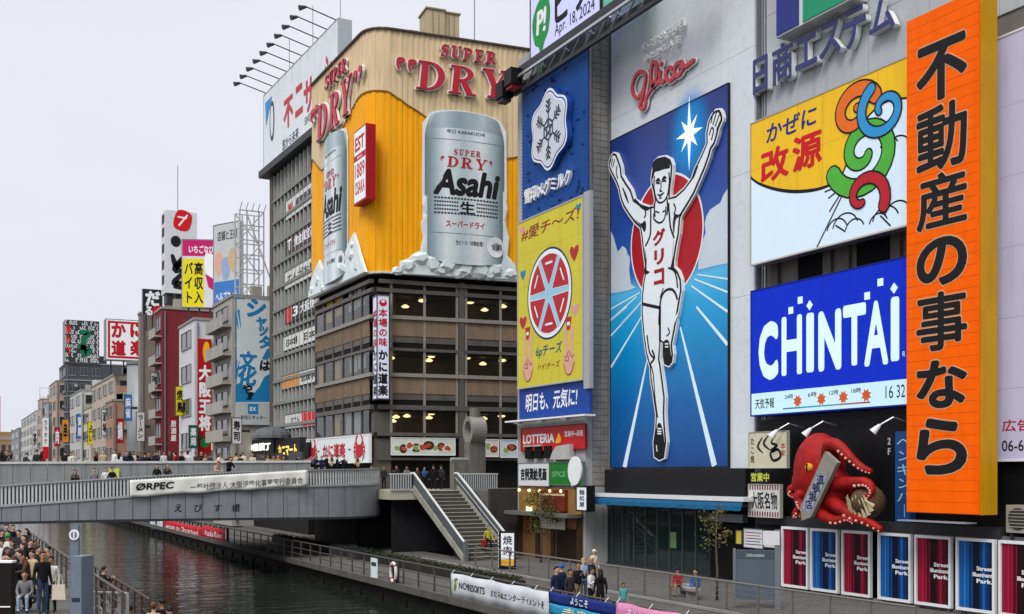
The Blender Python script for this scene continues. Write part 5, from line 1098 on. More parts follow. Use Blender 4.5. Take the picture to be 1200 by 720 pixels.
# ---- storeys below: beams, glass bands, brown spandrels, lamps inside
KB = thing('restaurant_building', 'dark bronze restaurant block with glass bands and brown spandrels under the billboard', 'building', (C0.x, C0.y, 0)); KBo = C0.copy()
BRZ = M('bronze_frame', '#605c57', .5, .14, 1.5, metal=.2, streak=.2); BRZD = M('bronze_dark', '#24211f', .6, .15); BRL = M('bronze_light_frame', '#8a857c', .5, .1, 2)
SPN = M('spandrel_brown', '#86725d', .7, .15, 1.2, streak=.2); GRL = M('grille_black', '#141313', .8, .1)
def wg(name, tint, mixf):                        # window glass one can look through
    if name in MATS: return MATS[name]
    m = bpy.data.materials.new(name); m.use_nodes = True; MATS[name] = m; t = m.node_tree; t.nodes.remove(t.nodes['Principled BSDF']); o = t.nodes['Material Output']
    tr = t.nodes.new('ShaderNodeBsdfTransparent'); tr.inputs[0].default_value = (*tint, 1); gl_ = t.nodes.new('ShaderNodeBsdfGlossy'); gl_.inputs['Roughness'].default_value = .04
    fr = t.nodes.new('ShaderNodeFresnel'); fr.inputs[0].default_value = 1.5; nz_ = t.nodes.new('ShaderNodeTexNoise'); nz_.inputs['Scale'].default_value = .4
    bp = t.nodes.new('ShaderNodeBump'); bp.inputs['Strength'].default_value = .05; t.links.new(nz_.outputs[0], bp.inputs['Height']); t.links.new(bp.outputs[0], gl_.inputs['Normal'])
    ad = t.nodes.new('ShaderNodeMath'); ad.operation = 'MULTIPLY'; ad.inputs[1].default_value = mixf; gm_ = t.nodes.new('ShaderNodeNewGeometry'); sb_ = t.nodes.new('ShaderNodeMath'); sb_.operation = 'SUBTRACT'; sb_.inputs[0].default_value = 1; t.links.new(gm_.outputs['Backfacing'], sb_.inputs[1]); m2_ = t.nodes.new('ShaderNodeMath'); m2_.operation = 'MULTIPLY'; t.links.new(fr.outputs[0], m2_.inputs[0]); t.links.new(sb_.outputs[0], m2_.inputs[1]); t.links.new(m2_.outputs[0], ad.inputs[0])
    mx_ = t.nodes.new('ShaderNodeMixShader'); t.links.new(ad.outputs[0], mx_.inputs[0]); t.links.new(tr.outputs[0], mx_.inputs[1]); t.links.new(gl_.outputs[0], mx_.inputs[2]); t.links.new(mx_.outputs[0], o.inputs[0]); return m
WG = wg('clear_window_glass', (.72, .75, .75), 1.2)
zy = lambda y: KR.uv(460, y)[1]
bands = [(zy(345), zy(370)), (zy(411), zy(439)), (zy(480), zy(507))]; spans = [(zy(374), zy(408)), (zy(442), zy(475))]
xr_ = [KR.uv(x, 400)[0] for x in (458, 497, 535, 545.5, 586, 607, 640)]
xl_ = [KL.uv(x, 400)[0] for x in (371, 381, 391.5, 403, 414, 425, 434)]
def K(o, face): return fgrp(o, face, KB)
# interior core and floor plates
cor = [(C0 + UR * 2.4 + Vector((0, 2.4, 0))) - KBo, (C0 + UR * 40 + Vector((0, 2.6, 0))) - KBo, Vector((XC + 40, YF, 0)) - KBo, Vector((XC + 2.5, YF, 0)) - KBo]
MB().prism([(p.x, p.y) for p in cor], .2, zS - .1).obj('core', M('interior_wall', '#5f564c', .8, .45, .5), KB)
outp = [Vector((XC, YF, 0)) - KBo, Vector((0, 0, 0)), UR * 16, UR * 40 + Vector((0, 2, 0)), Vector((XC + 40, YF, 0)) - KBo]
for z, t_ in ((zy(510), .5), (zy(478), .55), (zy(441.5), .5), (zy(409.5), .5), (zy(372.5), .5), (zy(340), .6)):
    MB().prism([(p.x, p.y) for p in outp], z - t_ + .2, z + .2).obj('floor_plate', BRZD, KB)
for face, L_ in ((KR, 16.0), (KL, LL)):
    for z, h_, n in ((zy(372), .28, .28), (zy(439.5), .28, .28), (zy(409.5), .22, .2), (zy(477.5), .34, .3), (zy(509), .25, .25), (zy(341), .3, .2), (zy(331), .3, .35), (zy(538), .2, .2)):
        K(MB().box((.0 if face is KL else -.02, z - h_ / 2, .0), (L_ - (.02 if face is KL else 0), z + h_ / 2, n)).obj('beam', BRZ if h_ != .28 else BRL, face), face) if False else K(MB().box((.0 if face is KL else n, z - h_ / 2, .002), (L_ if face is KL else L_, z + h_ / 2, n)).obj('beam', BRZ if h_ != .28 else BRL, KB), face)
    xs = xr_ if face is KR else xl_
    for a in xs[:-1] if face is KL else xs:
        K(MB().box((a - .09, zy(513), .0), (a + .09, zS - .5, .14)).obj('mullion', BRL if face is KR else BRZ, KB), face)
    for a, b in zip(xs, xs[1:]):
        wide = b - a > 1.2
        for z0, z1_ in bands:
            if wide:
                k_ = 1 if face is KL else 1
                for i in range(k_): K(MB().box((a + .1 + (b - a - .2) * i / k_, z1_ - .02 if False else min(z0, z1_) + .02, .03), (a + .1 + (b - a - .2) * (i + 1) / k_, max(z0, z1_) - .02, .06)).obj('pane', WG, KB), face)
        for z0, z1_ in spans:
            lo_, hi = min(z0, z1_), max(z0, z1_)
            s_ = K(MB().box((a + .1, lo_ + (hi - lo_) * .42, .0), (b - .1, hi - .02, .1)).obj('spandrel', SPN if wide else BRZ, KB), face)
            if wide:
                sl = MB(); ns_2 = int((b - a) / .22)
                for i in range(ns_2): uu = a + .14 + (b - a - .3) * i / ns_2; sl.box((uu, lo_ + (hi - lo_) * .43, .1), (uu + .1, hi - .04, .13))
                tag(K(sl.obj('slats', SPN, KB), face), kind='stuff')
            K(MB().box((a + .1, lo_ + (hi - lo_) * .2, .0), (b - .1, lo_ + (hi - lo_) * .41, .07)).obj('louvre_panel', BRZ, KB), face); K(MB().box((a + .1, lo_ + .02, .0), (b - .1, lo_ + (hi - lo_) * .19, .03)).obj('grille', GRL, KB), face)
    # base behind the crowd
    K(MB().box((0.3, 0, -.6), (L_ - .02, zy(514), -.5)).obj('ground_wall', M('ground_wall_dark', '#191716', .7, .2), KB), face)
K(MB().box((.03, 4.2, -1.0), (1.35, zy(478), -.02)).obj('corner_column', BRZ, KB), KR)
K(MB().box((xr_[2] + .15, 4.2, -.05), (xr_[3] - .15, zS - .4, .22)).obj('pier', BRZ, KB), KR)
LW = M('lamp_amber', (1, .66, .30), emit=2.6, var=0)
rr = random.Random(12)
for (x, y) in ((480, 357), (500, 350), (557, 352), (574, 361), (596, 357), (463, 418), (511, 416), (508, 421), (553, 418), (572, 425), (595, 421), (469, 488), (459, 490), (482, 487), (508, 489), (511, 484), (573, 490), (594, 487), (465, 493)):
    u, v = KR.uv(x, y); l = MB(); l.sm = True; l.tube([(u, v + .16, -1.2), (u, v, -1.2), (u, v - .09, -1.2)], [.08, .32, .2], 12); K(l.obj('pendant_lamp', LW, KB), KR)
for (x, y, c) in ((386, 366, 'y'), (396, 358, 'y'), (377, 370, 'r'), (394, 432, 'y'), (377, 438, 'y'), (393, 500, 'y')):
    u, v = KL.uv(x, y); K(MB().box((u - .9, v - .85, -.1), (u + .9, v + .85, -.06)).obj('drape', M('drape_amber', '#e0a51f', .7, .25, 1.2) if c == 'y' else M('drape_rose', '#8d3f45', .7, .3, 2), KB), KL)
for (x, y) in ((412, 353), (422, 347), (413, 425), (423, 420), (409, 499), (418, 497)):
    u, v = KL.uv(x, y); K(MB().box((u - .85, v - .8, -.1), (u + .85, v + .8, -.06)).obj('blind', M('blind_pale', '#c6c8c3', .7, .15, 1.5), KB), KL)
# corner box sign
vb2 = Board('corner_box_sign', 'white upright box sign with red and black brush characters on the building corner', 'sign', Face(KR.pt(KR.uv(438.5, 470)[0], KR.uv(446, 468)[1], .95), (UR.x, UR.y))); bw2 = vb2.face.uv(455.5, 400)[0]; bh2 = vb2.face.uv(438, 346)[1]; LBX = M('lightbox_lilac', '#d2d5e6', .5, .05, emit=.12)
MB().box((0, 0, -1.3), (bw2, bh2, 0)).obj('box', LBX, vb2.root); m_ = MB()
for a, b in (((-.06, -.1, -1.36), (bw2 + .06, -.002, .05)), ((-.06, bh2 + .002, -1.36), (bw2 + .06, bh2 + .1, .05)), ((-.07, -.002, .002), (-.002, bh2, .06)), ((bw2 + .002, -.002, -.3), (bw2 + .07, bh2, .06))): m_.box(a, b)
m_.obj('frame', DSTEEL, vb2.root)
MB().prism(ell(bw2 / 2, bh2 * .93, bw2 * .33, bw2 * .3, 20), .002, .02).obj('emblem', RED, vb2.root); MB().prism(ell(bw2 / 2, bh2 * .943, bw2 * .16, bw2 * .12, 16), .021, .03).obj('emblem_cut', LBX, vb2.root)
vtxt('本場の味', vb2.root, (bw2 * .12, bh2 * .5, bw2 * .88, bh2 * .88), RED, .012, .03); vtxt('かに道楽', vb2.root, (bw2 * .08, bh2 * .02, bw2 * .92, bh2 * .48), INK, .012, .045)
sf_ = Face(vb2.face.pt(0, 0, -1.3), (vb2.face.n.x, vb2.face.n.y))
for s_, m2, v0_, v1_ in (('本場の味', RED, .5, .88), ('かに道楽', INK, .02, .48)):
    for o in vtxt(s_, vb2.root, (.1, bh2 * v0_, 1.2, bh2 * v1_), m2, .012, .03): o.matrix_parent_inverse = vb2.root.matrix_basis.inverted(); o.matrix_basis = sf_.mat()
# crab board on the canal side and food photo boards on the bridge side
cb = Board('crab_board', 'wide white board with two red crabs and red characters, low on the canal side', 'sign', Face(KL.pt(*KL.uv(366, 543), .5), (0, -1))); cw_ = cb.face.uv(432, 528)[0]; ch2 = cb.face.uv(366, 517.5)[1] * 1.06
cb.panel('board', cw_, ch2, .2, M('board_ice_white', '#d3dcdc', .5, .05, emit=.06), n0=-.2, frame=M('frame_white', '#e2e4e4', .5), fw=.1)
txt('かに道楽', cb.root, (cw_ * .29, ch2 * .2, cw_ * .66, ch2 * .78), RED, .02, .04)
for u in (.2, .71): MB().box((cw_ * u, ch2 * .46, .01), (cw_ * u + .5, ch2 * .52, .02)).obj('dash', M('print_slate'), cb.root)
for uc in (.11, .87):
    cx_, cy_ = cw_ * uc, ch2 * .42; q = MB(); q.prism(ell(cx_, cy_, .75, .5, 20), .005, .05)
    for s in (-1, 1):
        for i, a in enumerate((-35, -10, 15, 38)): q.stroke([(cx_ + s * .5, cy_), (cx_ + s * 1.05 * math.cos(R(a)), cy_ + .85 * math.sin(R(a)) + .1), (cx_ + s * 1.3 * math.cos(R(a - 25)), cy_ + 1.0 * math.sin(R(a - 25)))], [.16, .13, .05], .005, .03 + i * .003)
        q.stroke([(cx_ + s * .3, cy_ + .3), (cx_ + s * .75, cy_ + .8), (cx_ + s * .35, cy_ + 1.25)], [.14, .2, .1], .005, .045)
    q.obj('crab_emblem', RED, cb.root)
for lab, x0, x1, yb, yt, sd in (('long pale food-photo board on the bridge side of the restaurant', 457.5, 533, 533, 513.5, 1), ('food-photo board half hidden behind the grey pillar', 564, 584, 535, 515.5, 2), ('food-photo board with a red bowl, next to the blue slogan board', 585, 606, 536, 516, 3)):
    f_ = Face(KR.pt(*KR.uv(x0, yb), .4), (UR.x, UR.y)); s = Board('food_board', lab, 'sign', f_, 'food photo boards'); w_ = f_.uv(x1, yb)[0]; h_ = f_.uv(x0, yt)[1]; rr = random.Random(sd)
    s.panel('board', w_, h_, .15, M('board_food_%d' % sd, ('#c9d0c4', '#cfc7be', '#c3cbd4')[sd - 1], .5, .1, 1.2), n0=-.15, frame=M('frame_white'), fw=.05)
    for i in range(int(w_ / .5) + 1):
        u = .4 + i * .5
        if u > w_ - .3: break
        v = h_ * rr.uniform(.35, .65); MB().prism(ell(u, v, rr.uniform(.3, .48), rr.uniform(.26, .42), 16), .003, .01 + .002 * (i % 3)).obj('dish', M('dish_dark', '#3a2b26', .5, .3, 4) if i % 2 else M('dish_white', '#d8d6d0', .5), s.root)
        MB().prism(smooth_closed([(u + rr.uniform(.15, .32) * math.cos(R(a)), v + rr.uniform(.12, .27) * math.sin(R(a))) for a in range(0, 360, 45)], 2), .016, .022).obj('food', M('food_red', '#b04a35', .6, .5, 6) if i % 3 else M('food_green', '#8aa35a', .6, .4, 6), s.root)
# grey stone pillar with a ring on top, at the head of the stairs
pb = on_y(556.5, 555, 71.0); PI_ = thing('ring_pillar', 'grey stone pillar carrying a big ring, at the head of the stairs', 'monument', (pb.x, pb.y, 4.15)); STN = M('pillar_stone', '#6e6a64', .8, .2, 1.4, bump=.3, streak=.35, axis=2)
MB().box((-.62, -.45, 0), (.62, .45, 3.35)).obj('shaft', STN, PI_); MB().box((-1.75, -.35, 0), (-.64, .4, 2.0)).obj('low_block', STN, PI_); MB().tube([(-1.9, -.1, 2.12), (-.6, -.1, 2.12)], .14, 10).obj('cap_roll', SILVER, PI_)
q = MB(); n_ = 28; RO, RI = .98, .66; q.sm = False; rx_ = Matrix.Rotation(R(86), 3, 'Z')
for i in range(n_):
    a, b = 2 * math.pi * i / n_, 2 * math.pi * (i + 1) / n_
    def P(an, r, y): v = rx_ @ Vector((r * math.cos(an), y, r * math.sin(an))); return v + Vector((0, 0, 4.2))
    q.face([P(a, RO, -.55), P(b, RO, -.55), P(b, RO, .55), P(a, RO, .55)][::-1]); q.face([P(a, RI, -.55), P(b, RI, -.55), P(b, RI, .55), P(a, RI, .55)]); q.face([P(a, RI, -.55), P(a, RO, -.55), P(b, RO, -.55), P(b, RI, -.55)][::-1]); q.face([P(a, RI, .55), P(a, RO, .55), P(b, RO, .55), P(b, RI, .55)])
q.obj('ring', M('ring_grey', '#8c8984', .5, .15, 2, metal=.2), PI_); MB().tube([(0, 0, 5.1), (0, 0, 5.75)], [.4, .36], 14).obj('knob', STN, PI_)
# ================================================================== row of buildings further along the canal
def far(name, label, X, a, b, yt, mat, dep=14, floors=7, wf=2, ws=2, wmat=None, frm=None, z0=0., cat='building', style='win', yref=None):
    """front (canal) wall between pixel columns a..b on plane X, side wall towards the camera at column b"""
    P = on_x(b, yt if yref is None else yref, X); Y0 = P.y; Y1 = on_x(a, yt, X).y; H = P.z - z0
    r = thing(name, label, cat, (X, Y0, z0)); MB().box((0, 0, 0), (dep, Y1 - Y0, H)).obj('wall', mat, r)
    MB().box((-.12, -.12, H + .002), (dep, Y1 - Y0 + .1, H + .3)).obj('coping', M('coping_grey', '#8d8a86', .8, .1, 1), r)
    wm = wmat or GLASSD; fm = frm or M('window_frame_grey', '#8b8c8c', .5, .1)
    fh = H / floors
    def grid(face, w_, k):
        if k <= 0: return
        cw = w_ / k; ww, hh = cw * .62, fh * .5
        me = MB()
        me.box((.05, .05, .0), (ww - .05, hh - .05, .03), 1)
        for p, q in (((-.03, -.1), (ww + .03, .05)), ((0, hh - .05), (ww, hh)), ((0, .05), (.05, hh - .05)), ((ww - .05, .05), (ww, hh - .05)), ((ww / 2 - .03, .05), (ww / 2 + .03, hh - .05))): me.box((*p, -.02), (*q, .12))
        me = me.mesh('window', [fm, wm])
        for f in range(floors):
            for c in range(k):
                o = link('window', me, r); o.matrix_parent_inverse = r.matrix_basis.inverted(); o.matrix_basis = face.mat() @ Matrix.Translation((c * cw + cw * .19, z0 * 0 + f * fh + fh * .28, .005))
    fr = Face((X, Y1, z0), (0, -1)); sd = Face((X, Y0, z0), (1, 0))
    grid(fr, Y1 - Y0, wf)
    if ws: grid(sd, min(dep, 9), ws)
    if style == 'balcony':
        for f in range(1, floors):
            MB().box((-.9, .3, f * fh - .1), (-.002, Y1 - Y0 - .3, f * fh + .08)).obj('balcony_slab', M('balcony_conc', '#a39f98', .8, .12, 1.2, streak=.3, axis=2), r); MB().box((-.9, .3, f * fh + .082), (-.84, Y1 - Y0 - .3, f * fh + 1.1)).obj('balcony_front', M('balcony_conc'), r)
    if style == 'band':
        for f in range(1, floors): MB().box((-.15, -.15, f * fh - .15), (dep, Y1 - Y0, f * fh + .1)).obj('band', M('band_grey', '#9d9a94', .8, .1, 1), r)
    return r, X, Y0, Y1, H
def cpx(c, var=.1, nm=None, st=.3): return M(nm or 'facade_' + c.lstrip('#'), c, .8, var, .6, bump=.1, streak=st, axis=2)  # some far facade colours are paled and greyed to stand for haze

# ---- grey office block with tenant signs next to the corner building
XT = 29.3; p_ = on_x(320, 207, XT); Y0t = YF + .6; Y1t = p_.y; Ht = p_.z
TBK = thing('tenant_building', 'grey finned office block covered with tenant signs beside the drinks billboard', 'building', (XT, Y0t, 0))
MB().box((0, 0, 0), (12, Y1t - Y0t, Ht)).obj('wall', M('tenant_wall_dark', '#3d3f40', .5, .25, .8), TBK); tf = Face((XT, Y1t, 0), (0, -1)); Lt = Y1t - Y0t
MB().box((-.35, Lt - 1.1, 0), (-.002, Lt, Ht)).obj('edge_column', M('tenant_column', '#5d544b', .7, .12, 1, streak=.3, axis=2), TBK)
nf = 11; FIN = M('fin_pale', '#aeb0ab', .6, .1, 1, streak=.3)
for i in range(nf): 
    o = MB().box((1.2 + i * (Lt - 1.3) / nf, 3.5, .0), (1.34 + i * (Lt - 1.3) / nf, Ht - .3, .28)).obj('fin', FIN, TBK); on_face(o, tf, TBK)
for y in (236, 262, 288, 312, 340, 366, 392, 420, 448, 474, 500):
    z = on_x(325, y, XT).z; on_face(MB().box((.0, z - .16, .0), (Lt, z + .12, .34)).obj('floor_band', M('tenant_band', '#83837e', .7, .12, 1, streak=.2), TBK), tf, TBK)
def tenant(lab, TL, TR, BL, board, txts, X=XT - .25, red=None):
    f = fx(X, *BL); w_ = f.uv(TR[0], TR[1])[0]; h_ = f.uv(*TL)[1]; s = Board('tenant_sign', lab, 'sign', f, 'tenant signs on the grey office block')
    s.panel('board', w_, h_, .35, board, n0=-.35, frame=DSTEEL, fw=.05)
    for t_, a, b, m_ in txts: txt(t_, s.root, (w_ * a, h_ * .22, w_ * b, h_ * .78), m_, .02, .03)
    if red: MB().box((w_ * red[0], .05, .002), (w_ * red[1], h_ - .05, .012)).obj('colour_field', red[2], s.root)
    return s
TW = M('tenant_white', '#d4d4d0', .5, .06)
tenant('white tenant sign with a red logo, topmost on the grey block', (335, 237), (370, 212), (335, 259), TW, (('個室居酒屋', .35, .98, M('print_slate')), ('炭', .08, .26, M('print_scarlet'))))
tenant('maroon tenant sign with white characters, second from the top', (335, 279), (370, 257), (335, 301), M('tenant_maroon', '#43262a', .5, .1), (('貴金属宝石', .3, .95, PAPER), ('T', .06, .2, PAPER)))
tenant('white tenant sign with black brush text, third from the top', (334, 320), (370, 303), (334, 340), TW, (('てんがお屋', .08, .98, M('print_slate')),))
tenant('black tenant sign with a red left end, level with the amber board foot', (335, 359), (375, 341), (335, 380), M('tenant_black', '#26272a', .5, .1), (('大阪焼肉', .45, .98, PAPER), ('3', .22, .38, PAPER)), red=(.01, .17, M('print_scarlet')))
tenant('long white tenant sign with two spaced black words', (332, 396), (371, 384), (332, 412), TW, (('日本語', .1, .45, INK), ('日本', .65, .95, INK)))
tenant('orange and white tenant sign halfway down the grey block', (330, 442), (371, 432), (330, 457), TW, (('営業中', .58, .95, M('print_slate')),), red=(.01, .52, M('tenant_orange', '#d98a26', .5, .08)))
tenant('white and red tenant sign, lowest on the grey block', (334, 487), (371, 476), (334, 503), TW, (('ロフト', .2, .48, INK),), red=(.55, .98, M('print_scarlet')))
# its roof billboard with a row of arm lamps
vpu = Vector((.0269, -.9996, 0)); of2 = Face(on_x(309, 201, 28.6), (vpu.x, vpu.y)); fb = Board('roof_billboard', 'white roof billboard with red characters and a row of arm lamps along its top', 'billboard', of2)
fw_ = of2.uv(396, 100)[0]; fh_ = of2.uv(309, 113)[1]
fb.panel('board', fw_, fh_, 1.2, M('board_pale_blue', '#e1e7eb', .5, .04, .4, streak=.12), n0=-1.2, frame=M('frame_pale_steel', '#aab1b6', .5), fw=.08)
for ch, q_ in zip('不二サッシ', ((338, 132, 11, 36), (350.5, 117.5, 9, 36), (362, 112, 12, 40), (373, 99, 8, 20), (384.5, 84, 8, 40))): txt(ch, fb.root, fb.c(*q_), M('print_coral', '#c4313d', .5), .02, .04, name='character')
txt('窓から未来', fb.root, (fb.face.uv(331, 168)[0], fb.face.uv(340, 170)[1], fb.face.uv(350, 150)[0], fb.face.uv(340, 157)[1]), M('print_slate'), .02, .01); txt('SINCE', fb.root, (fb.face.uv(357, 168)[0], fb.face.uv(362, 143)[1], fb.face.uv(366, 150)[0], fb.face.uv(362, 134)[1]), M('print_slate'), .02, .0)
MB().prism(fb.p((311, 121), (319, 113), (312, 148)), .005, .03).obj('logo_triangle', M('print_azure', '#1d8fd0', .5), fb.root); e0 = fb.face.uv(319, 142)
MB().prism(ell(e0[0], e0[1], .75, 1.95, 28), .005, .034).obj('logo_ring', M('print_slate'), fb.root); MB().prism(ell(e0[0], e0[1], .5, 1.5, 28), .035, .04).obj('logo_hole', M('board_pale_blue'), fb.root)
for i in range(10):
    u = .6 + i * (fw_ - 1.2) / 9; g = MB().tube([(u, fh_ + .1, -.2), (u, fh_ + .75, 2.7)], .05, 6).obj('lamp_arm', DSTEEL, fb.root); MB().tube([(u, fh_ + .7, 2.5), (u, fh_ + .5, 3.1)], [.1, .24], 8).obj('lamp_head', DSTEEL, g)
MB().box((-.1, -.75, -1.3), (fw_, -.1, .5)).obj('soffit_truss', DSTEEL, fb.root)
for u in (.3, .62, .95): MB().tube([(fw_ * u, fh_, -.6), (fw_ * u, fh_ + 3.0 + 2 * u, -.6)], .03, 5).obj('mast', STEEL, fb.root)

# ---- concrete building with the blue shutter banner on its flank
r_, X_, Y0_, Y1_, H_ = far('concrete_building', 'grey concrete building with balconies whose flank carries a blue and white banner', 26, 250, 272, 348, cpx('#a29d94', .1), 18, 8, 1, 0, style='balcony')
sn = Board('flank_banner', 'tall pale banner with sweeping blue brush characters on the concrete flank', 'billboard', fy(Y0_ - .25, 275.5, 497)); sw_ = sn.face.uv(319.5, 400)[0]; sh2 = sn.face.uv(275.5, 349)[1]
sn.panel('board', sw_, sh2, .2, M('banner_pale', '#cfd6d6', .55, .05, .5), n0=-.2, frame=M('frame_grey_light', '#9b9c9a', .5), fw=.07); BB = M('print_cyan_blue', '#1c7fb4', .5, .05)
sq = lambda *q: [(265 + x / 4.23, 340 + y / 4.23) for x, y in q]
cls = lambda p: [(min(max(u, .04), sw_ - .04), min(max(v, .04), sh2 - .04)) for u, v in p]
MB().prism(cls(sn.p(*sq((40, 555), (40, 470), (70, 460), (95, 480), (130, 520), (165, 480), (190, 430), (226, 410), (226, 555)))), .001, .01).obj('blue_field', BB, sn.root)
for i in range(15):
    a = R(100 + i * 11); c0 = sn.p(*sq((85, 215)))[0]; MB().stroke(cls([(c0[0] + 1.7 * math.cos(a) * .8, c0[1] - 1.2 + 1.7 * math.sin(a)), (c0[0] + 3.6 * math.cos(a) * .8, c0[1] - 1.2 + 3.6 * math.sin(a))]), [.05, .22], .002, .012 + i * .0004, smooth=False, caps=False).obj('ray', BB, sn.root)
    if i < 8: a = R(95 + i * 10); c0 = sn.p(*sq((100, 60)))[0]; MB().stroke(cls([(c0[0] + 1.2 * math.cos(a), c0[1] + .4 * math.sin(a)), (c0[0] + 4 * math.cos(a), c0[1] + 2.6 * math.sin(a))]), [.04, .2], .002, .012 + i * .0004, smooth=False, caps=False).obj('ray', BB, sn.root)
for ch, (x, y, s_), m_ in zip('シャッターは文化や!', ((150, 88, 95), (175, 160, 52), (185, 205, 48), (195, 258, 66), (205, 318, 56), (192, 375, 52), (105, 350, 95), (105, 430, 95), (105, 490, 50), (118, 525, 40)), (BB, BB, BB, BB, BB, INK, BB, BB, INK, INK)):
    x0, y0 = 265 + x / 4.23, 340 + y / 4.23; k_ = s_ / 4.23; ch = '｜' if ch == 'ー' else ch
    if m_ is BB and y > 330: txt(ch, sn.root, sn.c(x0, y0, k_, k_), PAPER, .016, .07, name='character_rim')
    txt(ch, sn.root, sn.c(x0, y0, k_, k_), m_, .024, .045, name='character', shear=.12)
MB().box((.05, .05, .001), (sw_ - .05, sn.face.uv(290, 472)[1], .008)).obj('white_foot', M('banner_foot', '#b9bfbf', .55), sn.root)
b_ = sn.c(296.5, 479.5, 12, 12); MB().box((b_[0], b_[1], .009), (b_[2], b_[3], .02)).obj('logo', BB, sn.root); txt('BX', sn.root, (b_[0] + .2, b_[1] + .3, b_[2] - .2, b_[3] - .3), PAPER, .03, .02); txt('文化シヤッター', sn.root, sn.c(297, 489.5, 30, 5), INK, .02, .02)
# lattice tower and two roof billboards over it
lt = thing('lattice_tower', 'white steel lattice frame propping the pale roof billboard', 'scaffold', fy(Y0_ + 1.0, 281, 350)); f0 = fy(Y0_ + 1.0, 281, 350); lw2 = f0.uv(309, 300)[0]; lh2 = f0.uv(281, 246)[1]; LM = M('lattice_white', '#b7b9ba', .5, .08)
for u in (0, lw2 * .3, lw2 * .8, lw2):
    for n_ in (0, -2): MB().bar((u, 0, n_), (u, lh2, n_), .13).obj('upright', LM, lt)
for k_ in range(7): 
    v = lh2 * k_ / 6
    for n_ in (0, -2): MB().bar((0, v, n_), (lw2, v, n_), .1).obj('crossbar', LM, lt)
for k_ in range(0, 6, 2):
    v = lh2 * k_ / 6; MB().bar((0, v, .0), (lw2, v + lh2 / 3, .0), .1).obj('brace', LM, lt); MB().bar((lw2, v, -2), (0, v + lh2 / 3, -2), .1).obj('brace', LM, lt)
MB().bar((lw2 * .3, lh2 * .95, .1), (lw2 * 1.6, .1, .1), .12).obj('brace', LM, lt)
for k_ in range(5): MB().bar((lw2 * k_ / 4, lh2, 0), (lw2 * k_ / 4, lh2 + .6, 1.0), .06).obj('lamp_arm', LM, lt)
def roofsign(name, label, u, px, board, th=.5, lamps=False):
    """px: left-bottom and right-top-left corner columns; faces along u"""
    (xl, ybl), (xr, ytl), Yd = px; o = on_y(xl, ybl, Yd); f = Face(o, u); s = Board(name, label, 'billboard', f); w_ = f.uv(xr, 300)[0]; h_ = f.uv(xl, ytl)[1]
    s.panel('board', w_, h_, th, board, n0=-th, frame=STEEL, fw=.08)
    for k_ in range(3): MB().box((w_ * (.15 + .33 * k_), -2.2, -th), (w_ * (.15 + .33 * k_) + .2, -.09, -th + .2)).obj('leg', DSTEEL, s.root)
    return s, w_, h_
ua = (math.cos(R(-62)), math.sin(R(-62)))
s, w_, h_ = roofsign('roof_billboard', 'pale roof billboard with faded portrait tints and a blue foot, left of the lattice', ua, ((250.5, 360), (280.5, 265), Y1_ + .5), M('board_faded', '#bfc3c3', .55, .06, .6))
MB().box((.05, .05, .001), (w_ - .05, h_ * .3, .01)).obj('blue_foot', M('print_mid_blue', '#3f78bf', .5, .08), s.root); txt('ヘルプネット', s.root, (w_ * .08, h_ * .06, w_ * .95, h_ * .17), PAPER, .02, .03); txt('店舗と王様', s.root, (w_ * .15, h_ * .8, w_ * .92, h_ * .92), M('print_slate'), .02, .01)
for cx_, cy_, m_ in ((.2, .52, M('print_peach')), (.75, .55, M('print_tan', '#c9ad84', .6, .1)), (.48, .45, M('print_powder', '#8fa9cf', .6, .1))): MB().prism(smooth_closed([(w_ * (cx_ + .17 * math.cos(R(a)) * (1 + .2 * math.sin(3 * a))), h_ * (cy_ + .15 * math.sin(R(a)))) for a in range(0, 360, 40)], 3), .002, .008 + cx_ * .01).obj('tint_patch', m_, s.root)
# ---- slim white building with the red upright sign
r_, X4, Y04, Y14, H4 = far('slim_white_building', 'slim white building with square windows and a red upright sign', 26, 210, 228, 375, cpx('#c9cbce', .06, st=.2), 12, 5, 1, 0, z0=3)
rs4 = Board('red_upright_sign', 'tall red upright sign with white characters on the slim white building', 'sign', fy(Y04 - .5, 232, 533)); w4 = rs4.face.uv(248, 450)[0]; h4 = rs4.face.uv(232, 397)[1]
rs4.panel('board', w4, h4, .4, M('sign_blood_red', '#a8151b', .5, .08), n0=-.4); MB().prism(smooth_closed([(w4 * .35, h4 * .9), (w4 * .5, h4 * .8), (w4 * .85, h4 * .83), (w4 * .8, h4 * .96), (w4 * .5, h4 * .97)], 3), .002, .02).obj('flame_mark', M('print_amber'), rs4.root)
vtxt('大阪王将', rs4.root, (w4 * .06, h4 * .2, w4 * .96, h4 * .78), PAPER, .02, .045); MB().prism(ell(w4 / 2, h4 * .1, .55, .5, 18), .002, .02).obj('green_mark', M('print_green'), rs4.root)
os_ = Board('small_orange_sign', 'small orange sign low beside the red upright sign', 'sign', fy(Y04 - 2, 249, 527)); os_.panel('board', os_.face.uv(264, 520)[0], os_.face.uv(249, 511)[1], .4, M('tenant_red_orange', '#cf4a1c', .5), n0=-.4, frame=PAPER, fw=.05); txt('串かつ', os_.root, (.2, .35, os_.face.uv(263, 520)[0] - .1, 1.3), PAPER, .02, .03)
